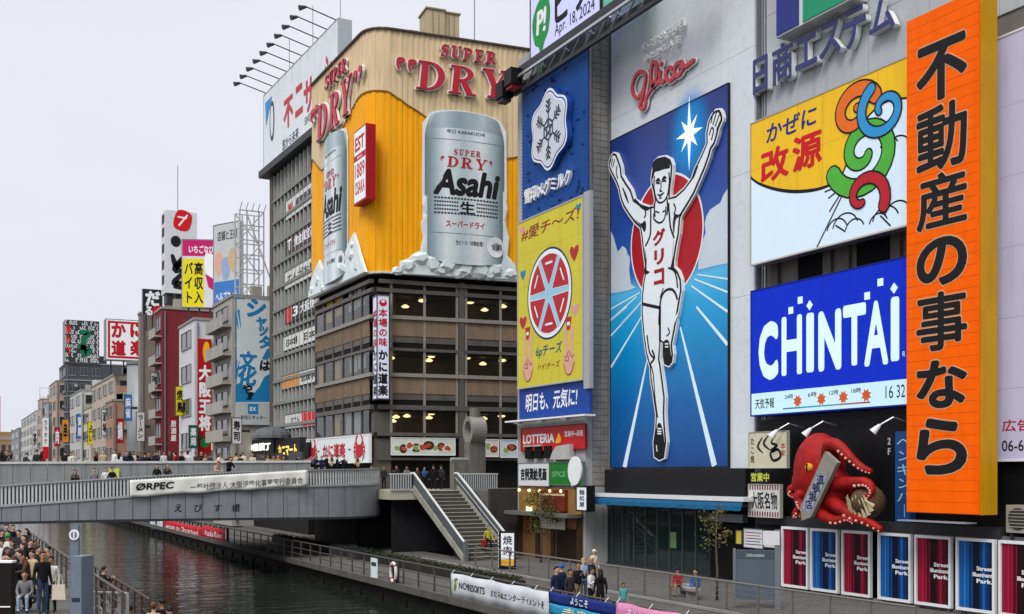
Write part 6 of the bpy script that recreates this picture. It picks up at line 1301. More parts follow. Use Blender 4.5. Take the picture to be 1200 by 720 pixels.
# pink and yellow roof billboard behind it
s, w_, h_ = roofsign('roof_billboard', 'magenta and yellow roof billboard with a white rounded shape', (math.cos(R(-22)), math.sin(R(-22))), ((213.5, 360), (252, 281), Y14 + 1), M('board_white', '#d3d4d8', .5, .05))
MB().box((.04, h_ * .76, .001), (w_ - .04, h_ - .04, .01)).obj('magenta_field', M('print_hot_pink', '#c01766', .5, .05), s.root); MB().box((.04, .04, .001), (w_ * .66, h_ * .72, .01)).obj('yellow_field', M('print_lemon', '#e3d418', .5, .05), s.root)
MB().prism(smooth_closed([(w_ * .68, h_ * .62), (w_ * .7, h_ * .78), (w_ * .8, h_ * .8), (w_ * .97, h_ * .75), (w_ * .97, h_ * .4), (w_ * .8, h_ * .42)], 4), .011, .02).obj('white_shape', PAPER, s.root); MB().prism([(w_ * .7, h_ * .5), (w_ * .97, h_ * .42), (w_ * .97, h_ * .25), (w_ * .8, h_ * .3)], .021, .026).obj('pink_scarf', M('print_hot_pink'), s.root)
txt('いちごなび', s.root, (w_ * .2, h_ * .8, w_ * .97, h_ * .92), PAPER, .02, .03); vtxt('バイト', s.root, (w_ * .06, h_ * .04, w_ * .33, h_ * .68), INK, .02, .03); vtxt('高収入', s.root, (w_ * .36, h_ * .04, w_ * .64, h_ * .68), INK, .02, .03)
# ---- red building with the white tower sign
r_, X5, Y05, Y15, H5 = far('red_building', 'dark red building with white balconies on its canal side', 26, 181.5, 190, 362, cpx('#762a2d', .08, st=.15), 16, 7, 1, 0, z0=2, style='balcony')
ts = Board('tower_sign', 'tall white roof sign with black brush shapes and a red seal', 'sign', fy(Y05 + 1.5, 194, 343)); tw_ = ts.face.uv(231, 300)[0]; th_ = ts.face.uv(194, 246)[1]
MB().box((-.0, 0, -3.2), (tw_, th_, 0)).obj('casing', M('casing_white', '#cfd1d3', .5, .05), ts.root); o = MB().box((-.02, .5, -3.0), (-.003, th_ - 1, -.2)).obj('side_panel', M('casing_white'), ts.root)
for v in (.12, .3, .5, .7, .86): MB().box((-.05, th_ * v, -2.4), (-.021, th_ * v + 1.2, -.9)).obj('side_mark', INK, ts.root)
bs = ts.c(214, 258.5, 21, 23); MB().prism(smooth_closed([(bs[0], bs[1] + .4), (bs[0] + .6, bs[3]), (bs[2], bs[3] - .5), (bs[2] - .5, bs[1])], 4), .002, .04).obj('red_seal', M('print_scarlet'), ts.root); MB().stroke([(bs[0] + .7, bs[1] + .6), (bs[2] - .6, bs[3] - .6)], .22, .041, .05).obj('seal_line', PAPER, ts.root); MB().stroke([(bs[0] + .6, bs[3] - .9), (bs[2] - .7, bs[3] - 1.0)], .2, .041, .053).obj('seal_line', PAPER, ts.root)
c_ = ts.c(206, 283, 12, 13); MB().prism(ell((c_[0] + c_[2]) / 2, (c_[1] + c_[3]) / 2, (c_[2] - c_[0]) / 2, (c_[3] - c_[1]) / 2, 22), .002, .04).obj('brush_dot', INK, ts.root)
for q_ in (((202, 300), (207, 312), (214, 306)), ((213, 303), (205, 316), (215, 317)), ((212, 322), (204, 332), (216, 331)), ((205, 336), (216, 338))): MB().stroke(ts.p(*q_), [.5, .8, .4] if len(q_) == 3 else .5, .003, .04).obj('brush_stroke', INK, ts.root)
MB().box((.2, -1.3, -2.5), (tw_ - .2, -.002, -.4)).obj('plinth', DSTEEL, ts.root)
an = thing('sign_mast', 'thin mast above the tall white roof sign', 'antenna', tuple(ts.face.pt(tw_ * .45, th_, -1.5))); MB().tube([(0, 0, 0), (0, 0, 6.5)], .05, 5).obj('mast', STEEL, an); MB().box((-.2, -.2, 0), (.2, .2, .2)).obj('foot', STEEL, an)
# ---- others, nearer to farther
far('concrete_tower', 'bare brown-grey concrete tower left of the red building', 26, 162, 164.5, 368, cpx('#857c73', .12, st=.4), 12, 8, 0, 0)
s, w_, h_ = roofsign('roof_billboard', 'small black roof sign with one white brush character', (1, 0), ((167.5, 369), (190, 339), on_x(166, 400, 26).y - 2), M('tenant_black'))
txt('だ', s.root, (w_ * .12, h_ * .35, w_ * .9, h_ * .95), PAPER, .02, .05, name='character'); txt('る', s.root, (w_ * .12, -.2 + h_ * .02, w_ * .5, h_ * .34), PAPER, .02, .05, name='character'); MB().prism(ell(w_ * .78, h_ * .18, .8, .8, 14), .002, .02).obj('red_spot', M('print_scarlet'), s.root)
P = on_x(150, 426, 26.5); g = thing('silver_tower', 'round silver-grey stair tower between beige and concrete buildings', 'tower', (P.x + 2.5, P.y + 2.5, 0)); q = MB(); q.sm = True; q.tube([(0, 0, 0), (0, 0, P.z)], 2.3, 20); q.obj('shaft', M('tower_silver', '#8e9396', .5, .08, .8, metal=.2, streak=.2, axis=2), g); MB().tube([(0, 0, P.z), (0, 0, P.z + .5)], 2.45, 20).obj('cap', STEEL, g)
far('beige_building', 'beige and terracotta building with small square windows facing the canal', 26, 108, 134, 440, cpx('#b5a998', .14), 14, 6, 4, 2)
q = MB(); r_, Xb, Y0b, Y1b, Hb = far('terracotta_annex', 'low terracotta fronted annex before the beige building', 25.4, 124, 132.5, 470, cpx('#a5806c', .15), 3, 5, 2, 0)
far('white_shops', 'white stepped shop building with rounded roof hood, left of the beige one', 26, 82, 95, 458, cpx('#bdbdb8', .1), 10, 6, 2, 2)
far('cream_shops', 'narrow cream building between the white shops and dark tower', 26.5, 96, 106, 478, cpx('#c6bda4', .12), 8, 5, 1, 2)
r_, Xd, Y0d, Y1d, Hd = far('slate_building', 'dark slate office block with ribbon windows under the patterned roof sign', 30, 69.5, 77.5, 426, cpx('#4a4e55', .1, st=.1), 26, 8, 2, 3, style='band')
s, w_, h_ = roofsign('roof_billboard', 'black and white patterned roof sign with a green mark, farthest tall sign', (1, 0), ((76.5, 424), (116, 375), Y0d - .5), M('board_pattern_ground', '#34383a', .6, .1), th=6)
rr = random.Random(21); q = MB()
for i in range(16):
    for j in range(9):
        if rr.random() < .75: u, v = (i + .5) * w_ / 16, (j + .5) * h_ / 9; q.stroke(ell(u, v, w_ / 36, h_ / 24, 8, rr.uniform(0, 180), rr.uniform(260, 350)), .28, .002, .02 + .001 * ((i + j) % 5), smooth=False, caps=False)
tag(q.obj('wave_pattern', M('print_pale_grey', '#bfc3c2', .6), s.root), kind='stuff')
MB().stroke([(w_ * .5, h_ * .72), (w_ * .68, h_ * .7), (w_ * .55, h_ * .55), (w_ * .55, h_ * .2), (w_ * .7, h_ * .3), (w_ * .45, h_ * .38)], 1.5, .03, .06).obj('green_mark', M('print_dark_green', '#12684a', .5), s.root); vtxt('串かつ', s.root, (w_ * .02, h_ * .15, w_ * .16, h_ * .9), M('print_scarlet'), .04, .05)
s, w_, h_ = roofsign('roof_billboard', 'white roof sign with four bold red characters in a red frame', (1, 0), ((124.5, 421), (170, 374), on_x(136, 400, 26).y - 1), PAPER, th=2.5)
m = MB()
for a, b in (((.25, .25), (w_ - .25, .6)), ((.25, h_ - .6), (w_ - .25, h_ - .25)), ((.25, .6), (.6, h_ - .6)), ((w_ - .6, .6), (w_ - .25, h_ - .6))): m.box((*a, .002), (*b, .02))
m.obj('red_border', RED, s.root)
for ch, (x, y) in zip('かに道楽', ((139, 387), (161, 387), (139, 408), (161, 408))): txt(ch, s.root, s.c(x, y, 17, 18), RED, .03, .045, name='character')
far('ochre_building', 'narrow ochre building left of the dark slate block', 28, 58, 66, 447, cpx('#b3a190', .14), 14, 7, 2, 2)
far('blue_grey_building', 'narrow blue-grey building with a white upright sign', 27, 49.5, 56, 472, cpx('#a0a8ac', .1), 12, 6, 1, 2)
s = Board('white_upright_sign', 'far white upright sign with a red foot between the small buildings', 'sign', fy(on_x(56, 400, 27).y - 2, 50, 538)); w_ = s.face.uv(57, 500)[0]; h_ = s.face.uv(50, 490)[1]; s.panel('board', w_, h_, .6, PAPER, n0=-.6); MB().box((0, 0, .002), (w_, h_ * .3, .03)).obj('red_foot', M('print_scarlet'), s.root); vtxt('カラオケ', s.root, (w_ * .2, h_ * .36, w_ * .8, h_ * .97), M('print_slate'), .03, .02)
r_, Xw, Y0w, Y1w, Hw = far('white_office', 'far white office block with an empty sign frame on its roof', 27, 25, 43, 482, cpx('#c3c2bd', .08), 16, 7, 5, 3)
f0 = fy(Y0w, 26, 481); g = thing('roof_scaffold', 'empty thin sign scaffold standing on the far white office', 'frame', Face((Xw + .5, Y0w + 1, Hw), (0, 1)) if False else (Xw + 1, Y0w + 1, Hw + .3))
for i in range(5): MB().bar((i * 2.5, 0, 0), (i * 2.5, 0, 7.5), .18).obj('upright', LM, g)
for i in range(3): MB().bar((0, 0, 1.5 + i * 2.8), (10, 0, 1.5 + i * 2.8), .14).obj('crossbar', LM, g)
far('grey_far_building', 'small grey building at the far end of the canal row', 28, 13, 22, 502, cpx('#8f8f8c', .1), 12, 5, 2, 2)
far('pink_far_building', 'pinkish narrow building next to the far white office', 26.5, 44.5, 48.5, 468, cpx('#bba79b', .12), 10, 7, 1, 2)
Pb = on_y(-14, 506, 760); g = thing('canal_end_building', 'tan building closing the view at the far end of the canal', 'building', (Pb.x - 6, 760, -1)); MB().box((0, 0, 0), (26, 20, Pb.z + 1)).obj('wall', cpx('#b99a6c', .12), g); MB().box((-.5, -.4, Pb.z - 4), (26, -.002, Pb.z - 2)).obj('band', cpx('#b9b4a8', .1), g)
for i in range(6): MB().box((1.5 + i * 4, -.2, 6), (4 + i * 4, -.003, Pb.z - 7)).obj('window', GLASSM, g)
Pm = on_y(-4, 486, 750); s = Board('magenta_far_sign', 'sliver of a magenta sign above the far left building', 'sign', fy(752, -18, 506)); s.panel('board', s.face.uv(.5, 500)[0], 22, 1.5, M('print_hot_pink'), n0=-1.5)
far('hotel_block', 'far pale apartment slab filling the gap behind the white shops', 34, 104, 118, 452, cpx('#a8a49c', .1), 20, 7, 3, 3)
# ---- lit shop signs at the foot of the tenant block, beside the bridge
for lab, x0, x1, y0, y1, tx, m_ in (('black fascia sign with glowing white letters by the bridge foot', 287, 321, 534, 517, '串屋横丁', M('neon_white', (1, .93, .8), emit=1.3, var=0)), ('black fascia sign with glowing amber letters next to the tenant block', 323, 351, 541, 516, 'カニマート', M('neon_amber', (1, .62, .12), emit=.9, var=0))):
    s = Board('lit_fascia_sign', lab, 'sign', fx(28.0, x0, y0), 'lit fascia signs'); w_ = s.face.uv(x1, y0)[0]; h_ = s.face.uv(x0, y1)[1]; s.panel('board', w_, h_, .6, BLACK, n0=-.6, frame=DSTEEL, fw=.06); txt(tx, s.root, (w_ * .12, h_ * .25, w_ * .9, h_ * .75), m_, .03, .03)
s = thing('pink_awning', 'faded pink shop awning at the foot of the tenant block', 'awning', Face(on_x(345, 548, 27.8), (0, -1)))
for i in range(8): MB().face([(i * .55, 0, .4), ((i + 1) * .55 - .02, 0, .4), ((i + 1) * .55 - .02, 1.0, -.7), (i * .55, 1.0, -.7)]).obj('stripe', M('awning_pink', '#8e5f63', .8, .15) if i % 2 else M('awning_rose', '#6c4248', .8, .15), s)
sb = thing('low_shops', 'dark ground-floor shop row under the lit fascia signs', 'shopfront', (28.2, YF + .1, 0)); MB().box((0, 0, 0), (1.0, 32, 8)).obj('wall', M('ground_wall_dark'), sb)
for i in range(5): MB().box((-.3, 1 + i * 6, 5.0), (-.002, 5 + i * 6, 7.2)).obj('shutter', M('shop_grey', '#47474a', .6, .2, 1), sb)
dm = thing('dome_awning', 'round grey dome canopy above the lit signs', 'canopy', tuple(on_x(318, 514, 27.5))); q = MB(); q.sm = True
for a in range(6):
    for b in range(14):
        P = lambda i, j: (1.9 * math.cos(R(90 * i / 6)) * math.cos(R(360 * j / 14)), 1.9 * math.cos(R(90 * i / 6)) * math.sin(R(360 * j / 14)), 1.1 * math.sin(R(90 * i / 6)))
        q.face([P(a, b), P(a, b + 1), P(a + 1, b + 1), P(a + 1, b)])
q.obj('shell', M('dome_grey', '#5b5d60', .5, .2, 1), dm); MB().tube([(0, 0, 1.05), (0, 0, 1.5)], .1, 6).obj('finial', STEEL, dm)
# ---- clutter along the far row: roof plant, wall units, hanging shop signs
rc_ = random.Random(77); SGC = [('red', M('sign_blood_red', '#a8151b', .5, .08)), ('white', TW), ('yellow', M('print_lemon', '#e3d418', .5, .05)), ('green', M('print_dark_green', '#12684a', .5)), ('blue', M('print_mid_blue', '#3f78bf', .5, .08)), ('black', M('tenant_black', '#26272a', .5, .1)), ('orange', M('tenant_orange', '#d98a26', .5, .08))]
hang = ((272, 505, 30, 'white', '寿司'), (206, 470, 34, 'yellow', '焼鳥'), (199, 505, 30, 'red', '居酒屋'), (222, 512, 26, 'green', '薬局'), (160, 500, 34, 'white', 'ラーメン'), (146, 478, 30, 'blue', '麻雀'), (137, 505, 28, 'red', '鍋'), (119, 495, 30, 'white', '酒場'), (103, 508, 26, 'yellow', '占い'), (90, 500, 28, 'blue', '質屋'), (73, 505, 26, 'orange', '串'), (64, 512, 22, 'red', '肉'), (38, 515, 20, 'white', '茶'), (177, 452, 30, 'white', '珈琲'))
cnt_ = {}
hang = sorted(hang)
for x, y, hp, c_, t_ in hang:
    f = fy(on_x(x, y, 25.2).y, x, y + hp / 2); hh_ = f.uv(x, y - hp / 2)[1]; ww_ = max(.9, hh_ * .26); cnt_[c_] = cnt_.get(c_, 0) + 1; s = Board('hanging_sign', '%s upright shop sign on the far row, %s %s one from the left' % (c_, ('first', 'second', 'third', 'fourth', 'fifth')[cnt_[c_] - 1], c_), 'sign', f, 'upright shop signs on the far row')
    s.panel('board', ww_, hh_, .3, dict(SGC)[c_], n0=-.3, frame=DSTEEL, fw=.06); vtxt(t_, s.root, (ww_ * .12, hh_ * .08, ww_ * .88, hh_ * .92), PAPER if c_ in ('red', 'green', 'blue', 'black') else INK, .02, .03); MB().box((ww_ + .06, hh_ * .45, -.2), (ww_ + .9, hh_ * .55, -.1)).obj('bracket', DSTEEL, s.root)
for o in [o for o in list(COL.objects) if o.parent is None and o.get('category') == 'building' and o.location.y > 105]:
    wl = next((c for c in o.children if c.name.startswith('wall')), None)
    if wl is None: continue
    xs = [v.co.x for v in wl.data.vertices]; ys = [v.co.y for v in wl.data.vertices]; zs = [v.co.z for v in wl.data.vertices]; W, D, H = max(xs), max(ys), max(zs); zz = H + .31
    MB().box((W * .3, D * .2, zz), (W * .3 + 3, D * .2 + min(3, D * .5), zz + 2.4)).obj('stair_house', wl.data.materials[0], o)
    for k in range(3): x_ = rc_.uniform(.5, W * .8); MB().box((x_, .3, zz), (x_ + 1, 1.2, zz + rc_.uniform(.7, 1.3))).obj('roof_unit', M('ac_beige', '#9c968a', .5, .08), o)
    MB().tube([(rc_.uniform(1, W * .5), D * .3, zz), (rc_.uniform(1, W * .5), D * .3, zz + rc_.uniform(2.5, 5))], .05, 5).obj('aerial', STEEL, o)
    for k in range(0 if o.name.startswith(('concrete', 'slim', 'red_b')) else int(H / 5)):
        z_ = k * 5 + 2 + rc_.uniform(0, 2)
        if z_ < H - 1.5: MB().box((rc_.uniform(.3, 2), -.75, z_), (rc_.uniform(2.2, 3), -.14, z_ + .8)).obj('wall_unit', M('ac_beige'), o)
    MB().tube([(.35, -.18, .5), (.35, -.18, H - .3)], .09, 6).obj('downpipe', STEEL, o)
# ================================================================== street furniture, banners, octopus, trees
def cloth(name, label, X, x0, x1, yt0, H, bands, texts, seed, z_at=None, cat='banner'):
    """cloth tied to the quay railing: bands = [(v0, v1, material)], a shallow fold runs through it"""
    f = Face(on_x(x0, yt0, X), (0, -1)); f.o.z -= H; W = f.uv(x1, yt0)[0]; s = thing(name, label, cat, f); rr = random.Random(seed); ph = [rr.uniform(0, 6.3) for _ in range(4)]
    nx = max(12, int(W * 5)); fold = lambda u, v: .03 + .035 * math.sin(u * 2.3 + ph[0] + v * 2) + .02 * math.sin(u * 5.7 + ph[1] - v * 4)
    dz = lambda u, v: -.04 * abs(math.sin(u * 1.15 + ph[2])) * v
    for k, (v0, v1, m_) in enumerate(bands):
        q = MB(); ny = 3
        for j in range(ny + 1):
            for i in range(nx + 1): u = W * i / nx; v = v0 + (v1 - v0) * j / ny; q.v.append((u, v * H + dz(u, v), fold(u, v)))
        for j in range(ny):
            for i in range(nx): a = j * (nx + 1) + i; q.f.append((a, a + 1, a + nx + 2, a + nx + 1)); q.mi.append(0)
        q.sm = True; o = q.obj('cloth', m_, s); md = o.modifiers.new('thickness', 'SOLIDIFY'); md.thickness = .01; md.offset = -1
    for t_, (a, b, c, d), m_, bo, sh in texts: txt(t_, s, (a * W, b * H, c * W, d * H), m_, .012, bo, shear=sh, warp=lambda U, V: fold(U, V / H))
    for i in range(int(W / 1.9) + 1): MB().tube([(min(.05 + i * 1.9, W - .03), H - .04, .05), (min(.05 + i * 1.9, W - .03), H + .12, -.1)], .012, 5).obj('tie', PAPER, s)
    return s
BW = M('banner_white', '#c6c9ce', .75, .06, 1); XQ = QX - .02
cloth('railing_banner', 'long white cloth banner with a green leaf mark hung on the quay railing', XQ, 530, 644, 671, 1.05, [(0, 1, BW)], [('NCMRESORTS', (.09, .38, .38, .66), INK, .02, 0), ('まだみぬエンターテイメントを', (.44, .36, .97, .62), M('print_slate'), .012, 0), ('δ', (.02, .2, .07, .8), M('print_moss', '#6f7f2c', .6), .03, .1)], 1)
cloth('railing_banner', 'striped navy, cyan and ochre cloth banner on the quay railing', XQ, 645, 722, 692, 1.3, [(.66, 1, M('cloth_navy', '#1d2f74', .7, .1, 1)), (.34, .66, M('cloth_cyan', '#2a8db3', .7, .12, 1)), (0, .34, M('cloth_ochre', '#b0802c', .7, .12, 1))], [('ようこそ', (.32, .72, .62, .92), PAPER, .03, .1), ('未来へ', (.2, .38, .8, .6), M('print_cream', '#d9d9b8', .6), .02, .1)], 2)
cloth('railing_banner', 'pink and lime cloth banner at the bottom edge, right of the striped one', XQ, 723, 822, 705, 1.3, [(.4, 1, M('cloth_pink', '#cf86ab', .7, .12, 1)), (0, .4, M('cloth_lime', '#a9b52c', .7, .12, 1))], [('えんたーていめんと', (.12, .5, .85, .86), PAPER, .02, .1)], 3)
cloth('railing_banner', 'red cloth banner with white script beyond the bridge, nearer half', XQ, 237.5, 264, 615, 1.2, [(0, 1, M('cloth_red', '#b3161f', .7, .1, 1))], [('Osaka River', (.1, .3, .9, .7), PAPER, .0, .2)], 4)
cloth('railing_banner', 'red cloth banner with white script beyond the bridge, farther half', XQ, 192, 236.5, 608.5, 1.2, [(0, 1, M('cloth_red'))], [('welcome to', (.08, .3, .44, .7), PAPER, .0, .2), ('Dotonbori', (.5, .3, .92, .7), PAPER, .0, .2)], 5)
for i, x in enumerate((176, 184)): cloth('railing_banner', ('small white cloth panel left of the red banners, outer one', 'small white cloth panel touching the red banners')[i], XQ, x, x + 6.5, 606 + i, 1.2, [(0, 1, BW)], [], 6 + i)
# lifebuoy and white boxes on the quay railing
P = on_x(461, 671, QX - .12); g = thing('lifebuoy', 'white lifebuoy ring on its rack at the quay railing', 'lifebuoy', tuple(P)); q = MB(); q.sm = True
pts = [(0, .36 * math.cos(2 * math.pi * i / 20), .46 * math.sin(2 * math.pi * i / 20)) for i in range(21)]; q.tube(pts, .085, 8, cap=False); q.obj('ring', M('buoy_white', '#cfcfc8', .5, .05), g); MB().box((.1, -.4, -.7), (.16, .4, .6)).obj('rack', DSTEEL, g)
for a in (45, 135, 225, 315): MB().ball((0, .36 * math.cos(R(a)), .46 * math.sin(R(a))), (.1, .1, .1), 8, 6).obj('red_patch', M('buoy_red', '#9c2a22', .6), g)
P = on_x(438, 668, QX - .05); g = thing('notice_board', 'small pale notice board fixed to the quay railing', 'notice', tuple(P)); MB().box((0, -.45, -.55), (.05, .45, .6)).obj('board', M('board_ice_white', '#d3dcdc', .5, .05), g); MB().box((-.01, -.35, .2), (-.001, .35, .4)).obj('print_line', M('print_slate'), g)
# row of seven framed light panels along the terrace
XP = 34.3; ed = ((916.5, 947.5), (950.5, 982.5), (987, 1020.5), (1029.5, 1068), (1072.5, 1115), (1121, 1166.5), (1171, 1222)); zb_ = on_x(917, 687, XP).z; zt2 = on_x(917, 617, XP).z
ordn = ('leftmost', 'second', 'third', 'fourth', 'fifth', 'sixth', 'rightmost'); ST_ = {}
for c, cols in (('crimson', ('#8c0f32', '#4a0a1c', '#1d060d', '#a8183f')), ('blue', ('#0f58a0', '#0a2d62', '#090f26', '#2277bd'))):
    for i, h_ in enumerate(cols): ST_[c, i] = M('curtain_%s_%d' % (c, i), h_, .45, .08, 1, emit=.05)
for i, (a, b) in enumerate(ed):
    ya, yb_ = on_x(a, 650, XP).y, on_x(b, 650, XP).y; f = Face((XP, ya, zb_), (0, -1)); w_ = ya - yb_; h_ = zt2 - zb_; c = 'blue' if i % 2 else 'crimson'
    s = thing('framed_light_panel', '%s light panel in a white frame, %s of the row below the octopus' % (c, ordn[i]), 'panel', f, 'framed light panels on the terrace')
    m = MB()
    for p, q_ in (((0, 0), (w_, .11)), ((0, h_ - .11), (w_, h_)), ((0, .11), (.1, h_ - .11)), ((w_ - .1, .11), (w_, h_ - .11))): m.box((*p, -.1), (*q_, .06))
    m.obj('frame', M('frame_bright_white', '#e4e6e6', .5), s); MB().box((.1, .11, -.09), (w_ - .1, h_ - .11, -.02)).obj('backing', ST_[c, 2], s)
    for a_, b_, k in ((.0, .13, 0), (.14, .2, 3), (.215, .30, 0), (.31, .36, 1), (.37, .40, 0), (.41, .60, 2), (.61, .68, 1), (.685, .78, 0), (.79, .9, 1), (.905, 1., 2)):
        MB().box((.11 + a_ * (w_ - .22), .12, -.019), (.11 + b_ * (w_ - .22) - .004, h_ - .12, -.013 + .0006 * k)).obj('stripe', ST_[c, k], s)
    for k, t_ in enumerate(('Street', 'Illuminant', 'Park.')):
        txt(t_, s, (w_ * (.52 if k != 1 else .42), h_ * (.565 - .085 * k), w_ - .13, h_ * (.625 - .085 * k)), PAPER, .0, .035)
    for u in (.12, w_ - .2): MB().box((u, -zb_ + .01, -.08), (u + .08, -.002, .0)).obj('foot', STEEL, s)
g = thing('terrace_plinth', 'grey sloping concrete plinth under the framed light panels', 'plinth', Face((XP + .25, on_x(912, 650, XP).y, 0), (0, -1))); MB().box((0, 0, -.2), (18, zb_ - .05, 0)).obj('wall', CONC, g); MB().box((0, zt2 - .02, -.25), (18, zt2 + .12, -.12)).obj('top_rail', STEEL, g)
for i in range(8): MB().box((i * 1.95 - .1, zb_, -.24), (i * 1.95 + .02, zt2 - .022, -.12)).obj('post', STEEL, g)
# information board, A-board
P = on_z(884, 712, 0); ux = (RT.x * .9 + .1, RT.y * .9 - .3); f = Face((P.x - .9, P.y + .2, 0), ux); g = thing('information_board', 'freestanding grey information board near the octopus shop', 'information board', f)
MB().box((0, 0, -.12), (.1, 2.35, .04)).obj('post', STEEL, g); MB().box((1.6, 0, -.12), (1.82, 3.1, .06)).obj('post', M('post_grey', '#6b7278', .5, .1), g); MB().box((.1, .35, -.08), (1.6, 2.3, 0)).obj('panel', M('info_panel_grey', '#55606b', .45, .1, 1), g)
MB().box((.12, 1.95, .002), (1.58, 2.27, .01)).obj('header', M('info_header', '#454f59', .5), g); txt('i Information', g, (.5, 2.03, 1.2, 2.17), M('print_silver'), .014, .01); MB().box((1.15, 2.5, -.02), (1.78, 3.05, .08)).obj('side_notice', M('board_white'), g)
P = on_x(872, 640, XA - 1.4); f = Face((XA - 1.4, P.y, 0), (0, -1))
for lab, a, b, y0, y1, m_, tx in (('white printed notice pinned beside the dark doorway', 872, 894, 641, 619.5, M('board_white'), 1), ('small yellow notice left of the white printed one', 863, 869, 637, 622, M('notice_yellow', '#c9b92a', .6), 0), ('paper notice with large letters half hidden behind the grey post', 895.5, 912, 641, 622, M('board_paper'), 2)):
    s = Board('wall_notice', lab, 'notice', fx(XA - 1.4, a, y0)); w_ = s.face.uv(b, y0)[0]; h_ = s.face.uv(a, y1)[1]; s.panel('sheet', w_, h_, .05, m_, n0=-.05, frame=STEEL, fw=.02)
    if tx == 1:
        for k in range(5): MB().box((.1, h_ * (.15 + .16 * k), .001), (w_ - .1 - .1 * (k % 2), h_ * (.19 + .16 * k), .006)).obj('print_line', M('print_slate') if k != 3 else M('print_scarlet'), s.root)
    if tx == 2: txt('Sfi', s.root, (.08, h_ * .4, w_ * .8, h_ * .85), M('print_slate'), .006, 0)
P = on_z(594, 667, 0); g = thing('standing_sign', 'black standing sign with a white and amber face at the stair foot', 'sign', Face((P.x - .5, P.y, 0), (RT.x, RT.y))); MB().box((0, 0, -.35), (.95, 2.1, 0)).obj('casing', BLACK, g); MB().box((.12, .55, .001), (.84, 2.0, .02)).obj('white_face', M('lightbox_white'), g); MB().box((.12, .2, .001), (.84, .54, .02)).obj('amber_face', M('print_amber'), g); vtxt('焼肉', g, (.22, .75, .75, 1.9), INK, .024, .02)
for i in range(10): MB().box((-.04, .1 + i * .2, -.2), (-.001, .2 + i * .2, -.05)).obj('bulb_strip', PAPER, g)

# ---- big red octopus on the black wall
XO_ = XA - 1.25; of_ = Face((XO_, on_x(965, 570, XO_).y, 0), (0, -1)); OC = thing('octopus_figure', 'big glossy red octopus figure holding a plank sign above the crimson and blue panels', 'sculpture', Face(of_.pt(0, of_.uv(965, 612)[1]), (0, -1)))
oo = OC.matrix_world.translation if False else Face(of_.pt(0, of_.uv(965, 612)[1]), (0, -1))
o1 = Face(oo.o + oo.n * 1.0, (0, -1)); ou = lambda x, y: o1.uv(x, y); mp_ = abs(ou(966, 570)[0] - ou(965, 570)[0])
OR_ = M('octopus_red', '#9a100c', .55, .38, 2.4, spec=.25, bump=.5, streak=.25); OS = M('sucker_pale', '#d8a89a', .5)
def arm(pts, r0, r1, n0=None):
    q = MB(); q.sm = True; P3_ = [(*ou(x, y), z) for x, y, z in pts]; P3_ = smooth_open(P3_, 6); k = len(P3_); q.tube(P3_, [r0 + (r1 - r0) * (i / (k - 1)) ** .8 for i in range(k)], 12); o = q.obj('arm', OR_, OC)
    for i in range(int(k * .45), k - 1, 2): x, y, z = P3_[i]; rr_ = (r0 + (r1 - r0) * i / k); MB().ball((x + rr_ * .3, y - rr_ * .5, z + rr_ * .75), rr_ * .3, 6, 4).obj('sucker', OS, o)
q = MB(); q.sm = True
hc = ou(951, 553); q.ball((hc[0], hc[1], .55), (25 * mp_, 33 * mp_, .95), 22, 16); c2 = ou(966, 576); q.ball((c2[0], c2[1], .65), (21 * mp_, 22 * mp_, .8), 18, 12); c3 = ou(940, 566); q.ball((c3[0], c3[1], .6), (16 * mp_, 17 * mp_, .7), 16, 10); q.obj('head', OR_, OC)
arm([(970, 536, .9), (976, 522, 1.15), (988, 524, 1.2), (1000, 536, 1.2), (1012, 548, 1.1), (1023, 553, 1.1)], .38, .12); arm([(968, 570, 1.0), (990, 567, 1.2), (1008, 566, 1.3), (1022, 566, 1.3), (1028, 574, 1.3), (1024, 583, 1.35)], .36, .12)
arm([(966, 580, .9), (980, 590, 1.1), (1000, 602, 1.2), (1020, 611, 1.2), (1036, 621, 1.15)], .42, .13); arm([(962, 588, 1.0), (968, 602, 1.25), (985, 610, 1.3), (1000, 607, 1.3), (1008, 612, 1.35)], .34, .11)
arm([(950, 575, 1.0), (942, 582, 1.2), (944, 592, 1.25), (952, 598, 1.25)], .34, .18); arm([(946, 585, .9), (940, 596, 1.1), (934, 604, 1.1), (945, 603, 1.15)], .3, .1); arm([(940, 572, .8), (930, 572, 1.0), (926, 578, 1.0), (932, 582, 1.0)], .26, .12)
e = ou(957, 548); MB().ball((e[0], e[1], 1.42), (.22, .19, .14), 12, 8).obj('eye', M('eye_amber', '#d79a18', .3), OC); MB().box((e[0] - .04, e[1] - .14, 1.52), (e[0] + .04, e[1] + .14, 1.57)).obj('pupil', INK, OC)
pl = thing('plank_sign', 'slanted grey plank sign with painted characters held by the octopus', 'sign', oo); a, b = Vector(ou(955, 610)), Vector(ou(990, 536)); d = (b - a).normalized(); n = Vector((-d.y, d.x)) * .42
MB().prism([tuple(a), tuple(a - n * .9 + d * .45), tuple(b - n), tuple(b + n), tuple(a + n * .9 + d * .45)], 1.55, 1.75).obj('plank', M('plank_grey', '#8b887c', .7, .15, 2), pl)
c = (a + b) / 2; MB().prism([tuple(c + d * s_ + n * t_) for s_, t_ in ((-1.1, -.62), (.75, -.62), (.75, .62), (-1.1, .62))], 1.751, 1.765).obj('picture', M('plank_print', '#8f97b4', .6, .5, 5), pl)
for i in range(4): u, v = c + d * (.5 - i * .42); txt('道頓堀店'[i], pl, (u - .22, v - .2, u + .22, v + .2), INK, 1.772, .02, name='character')
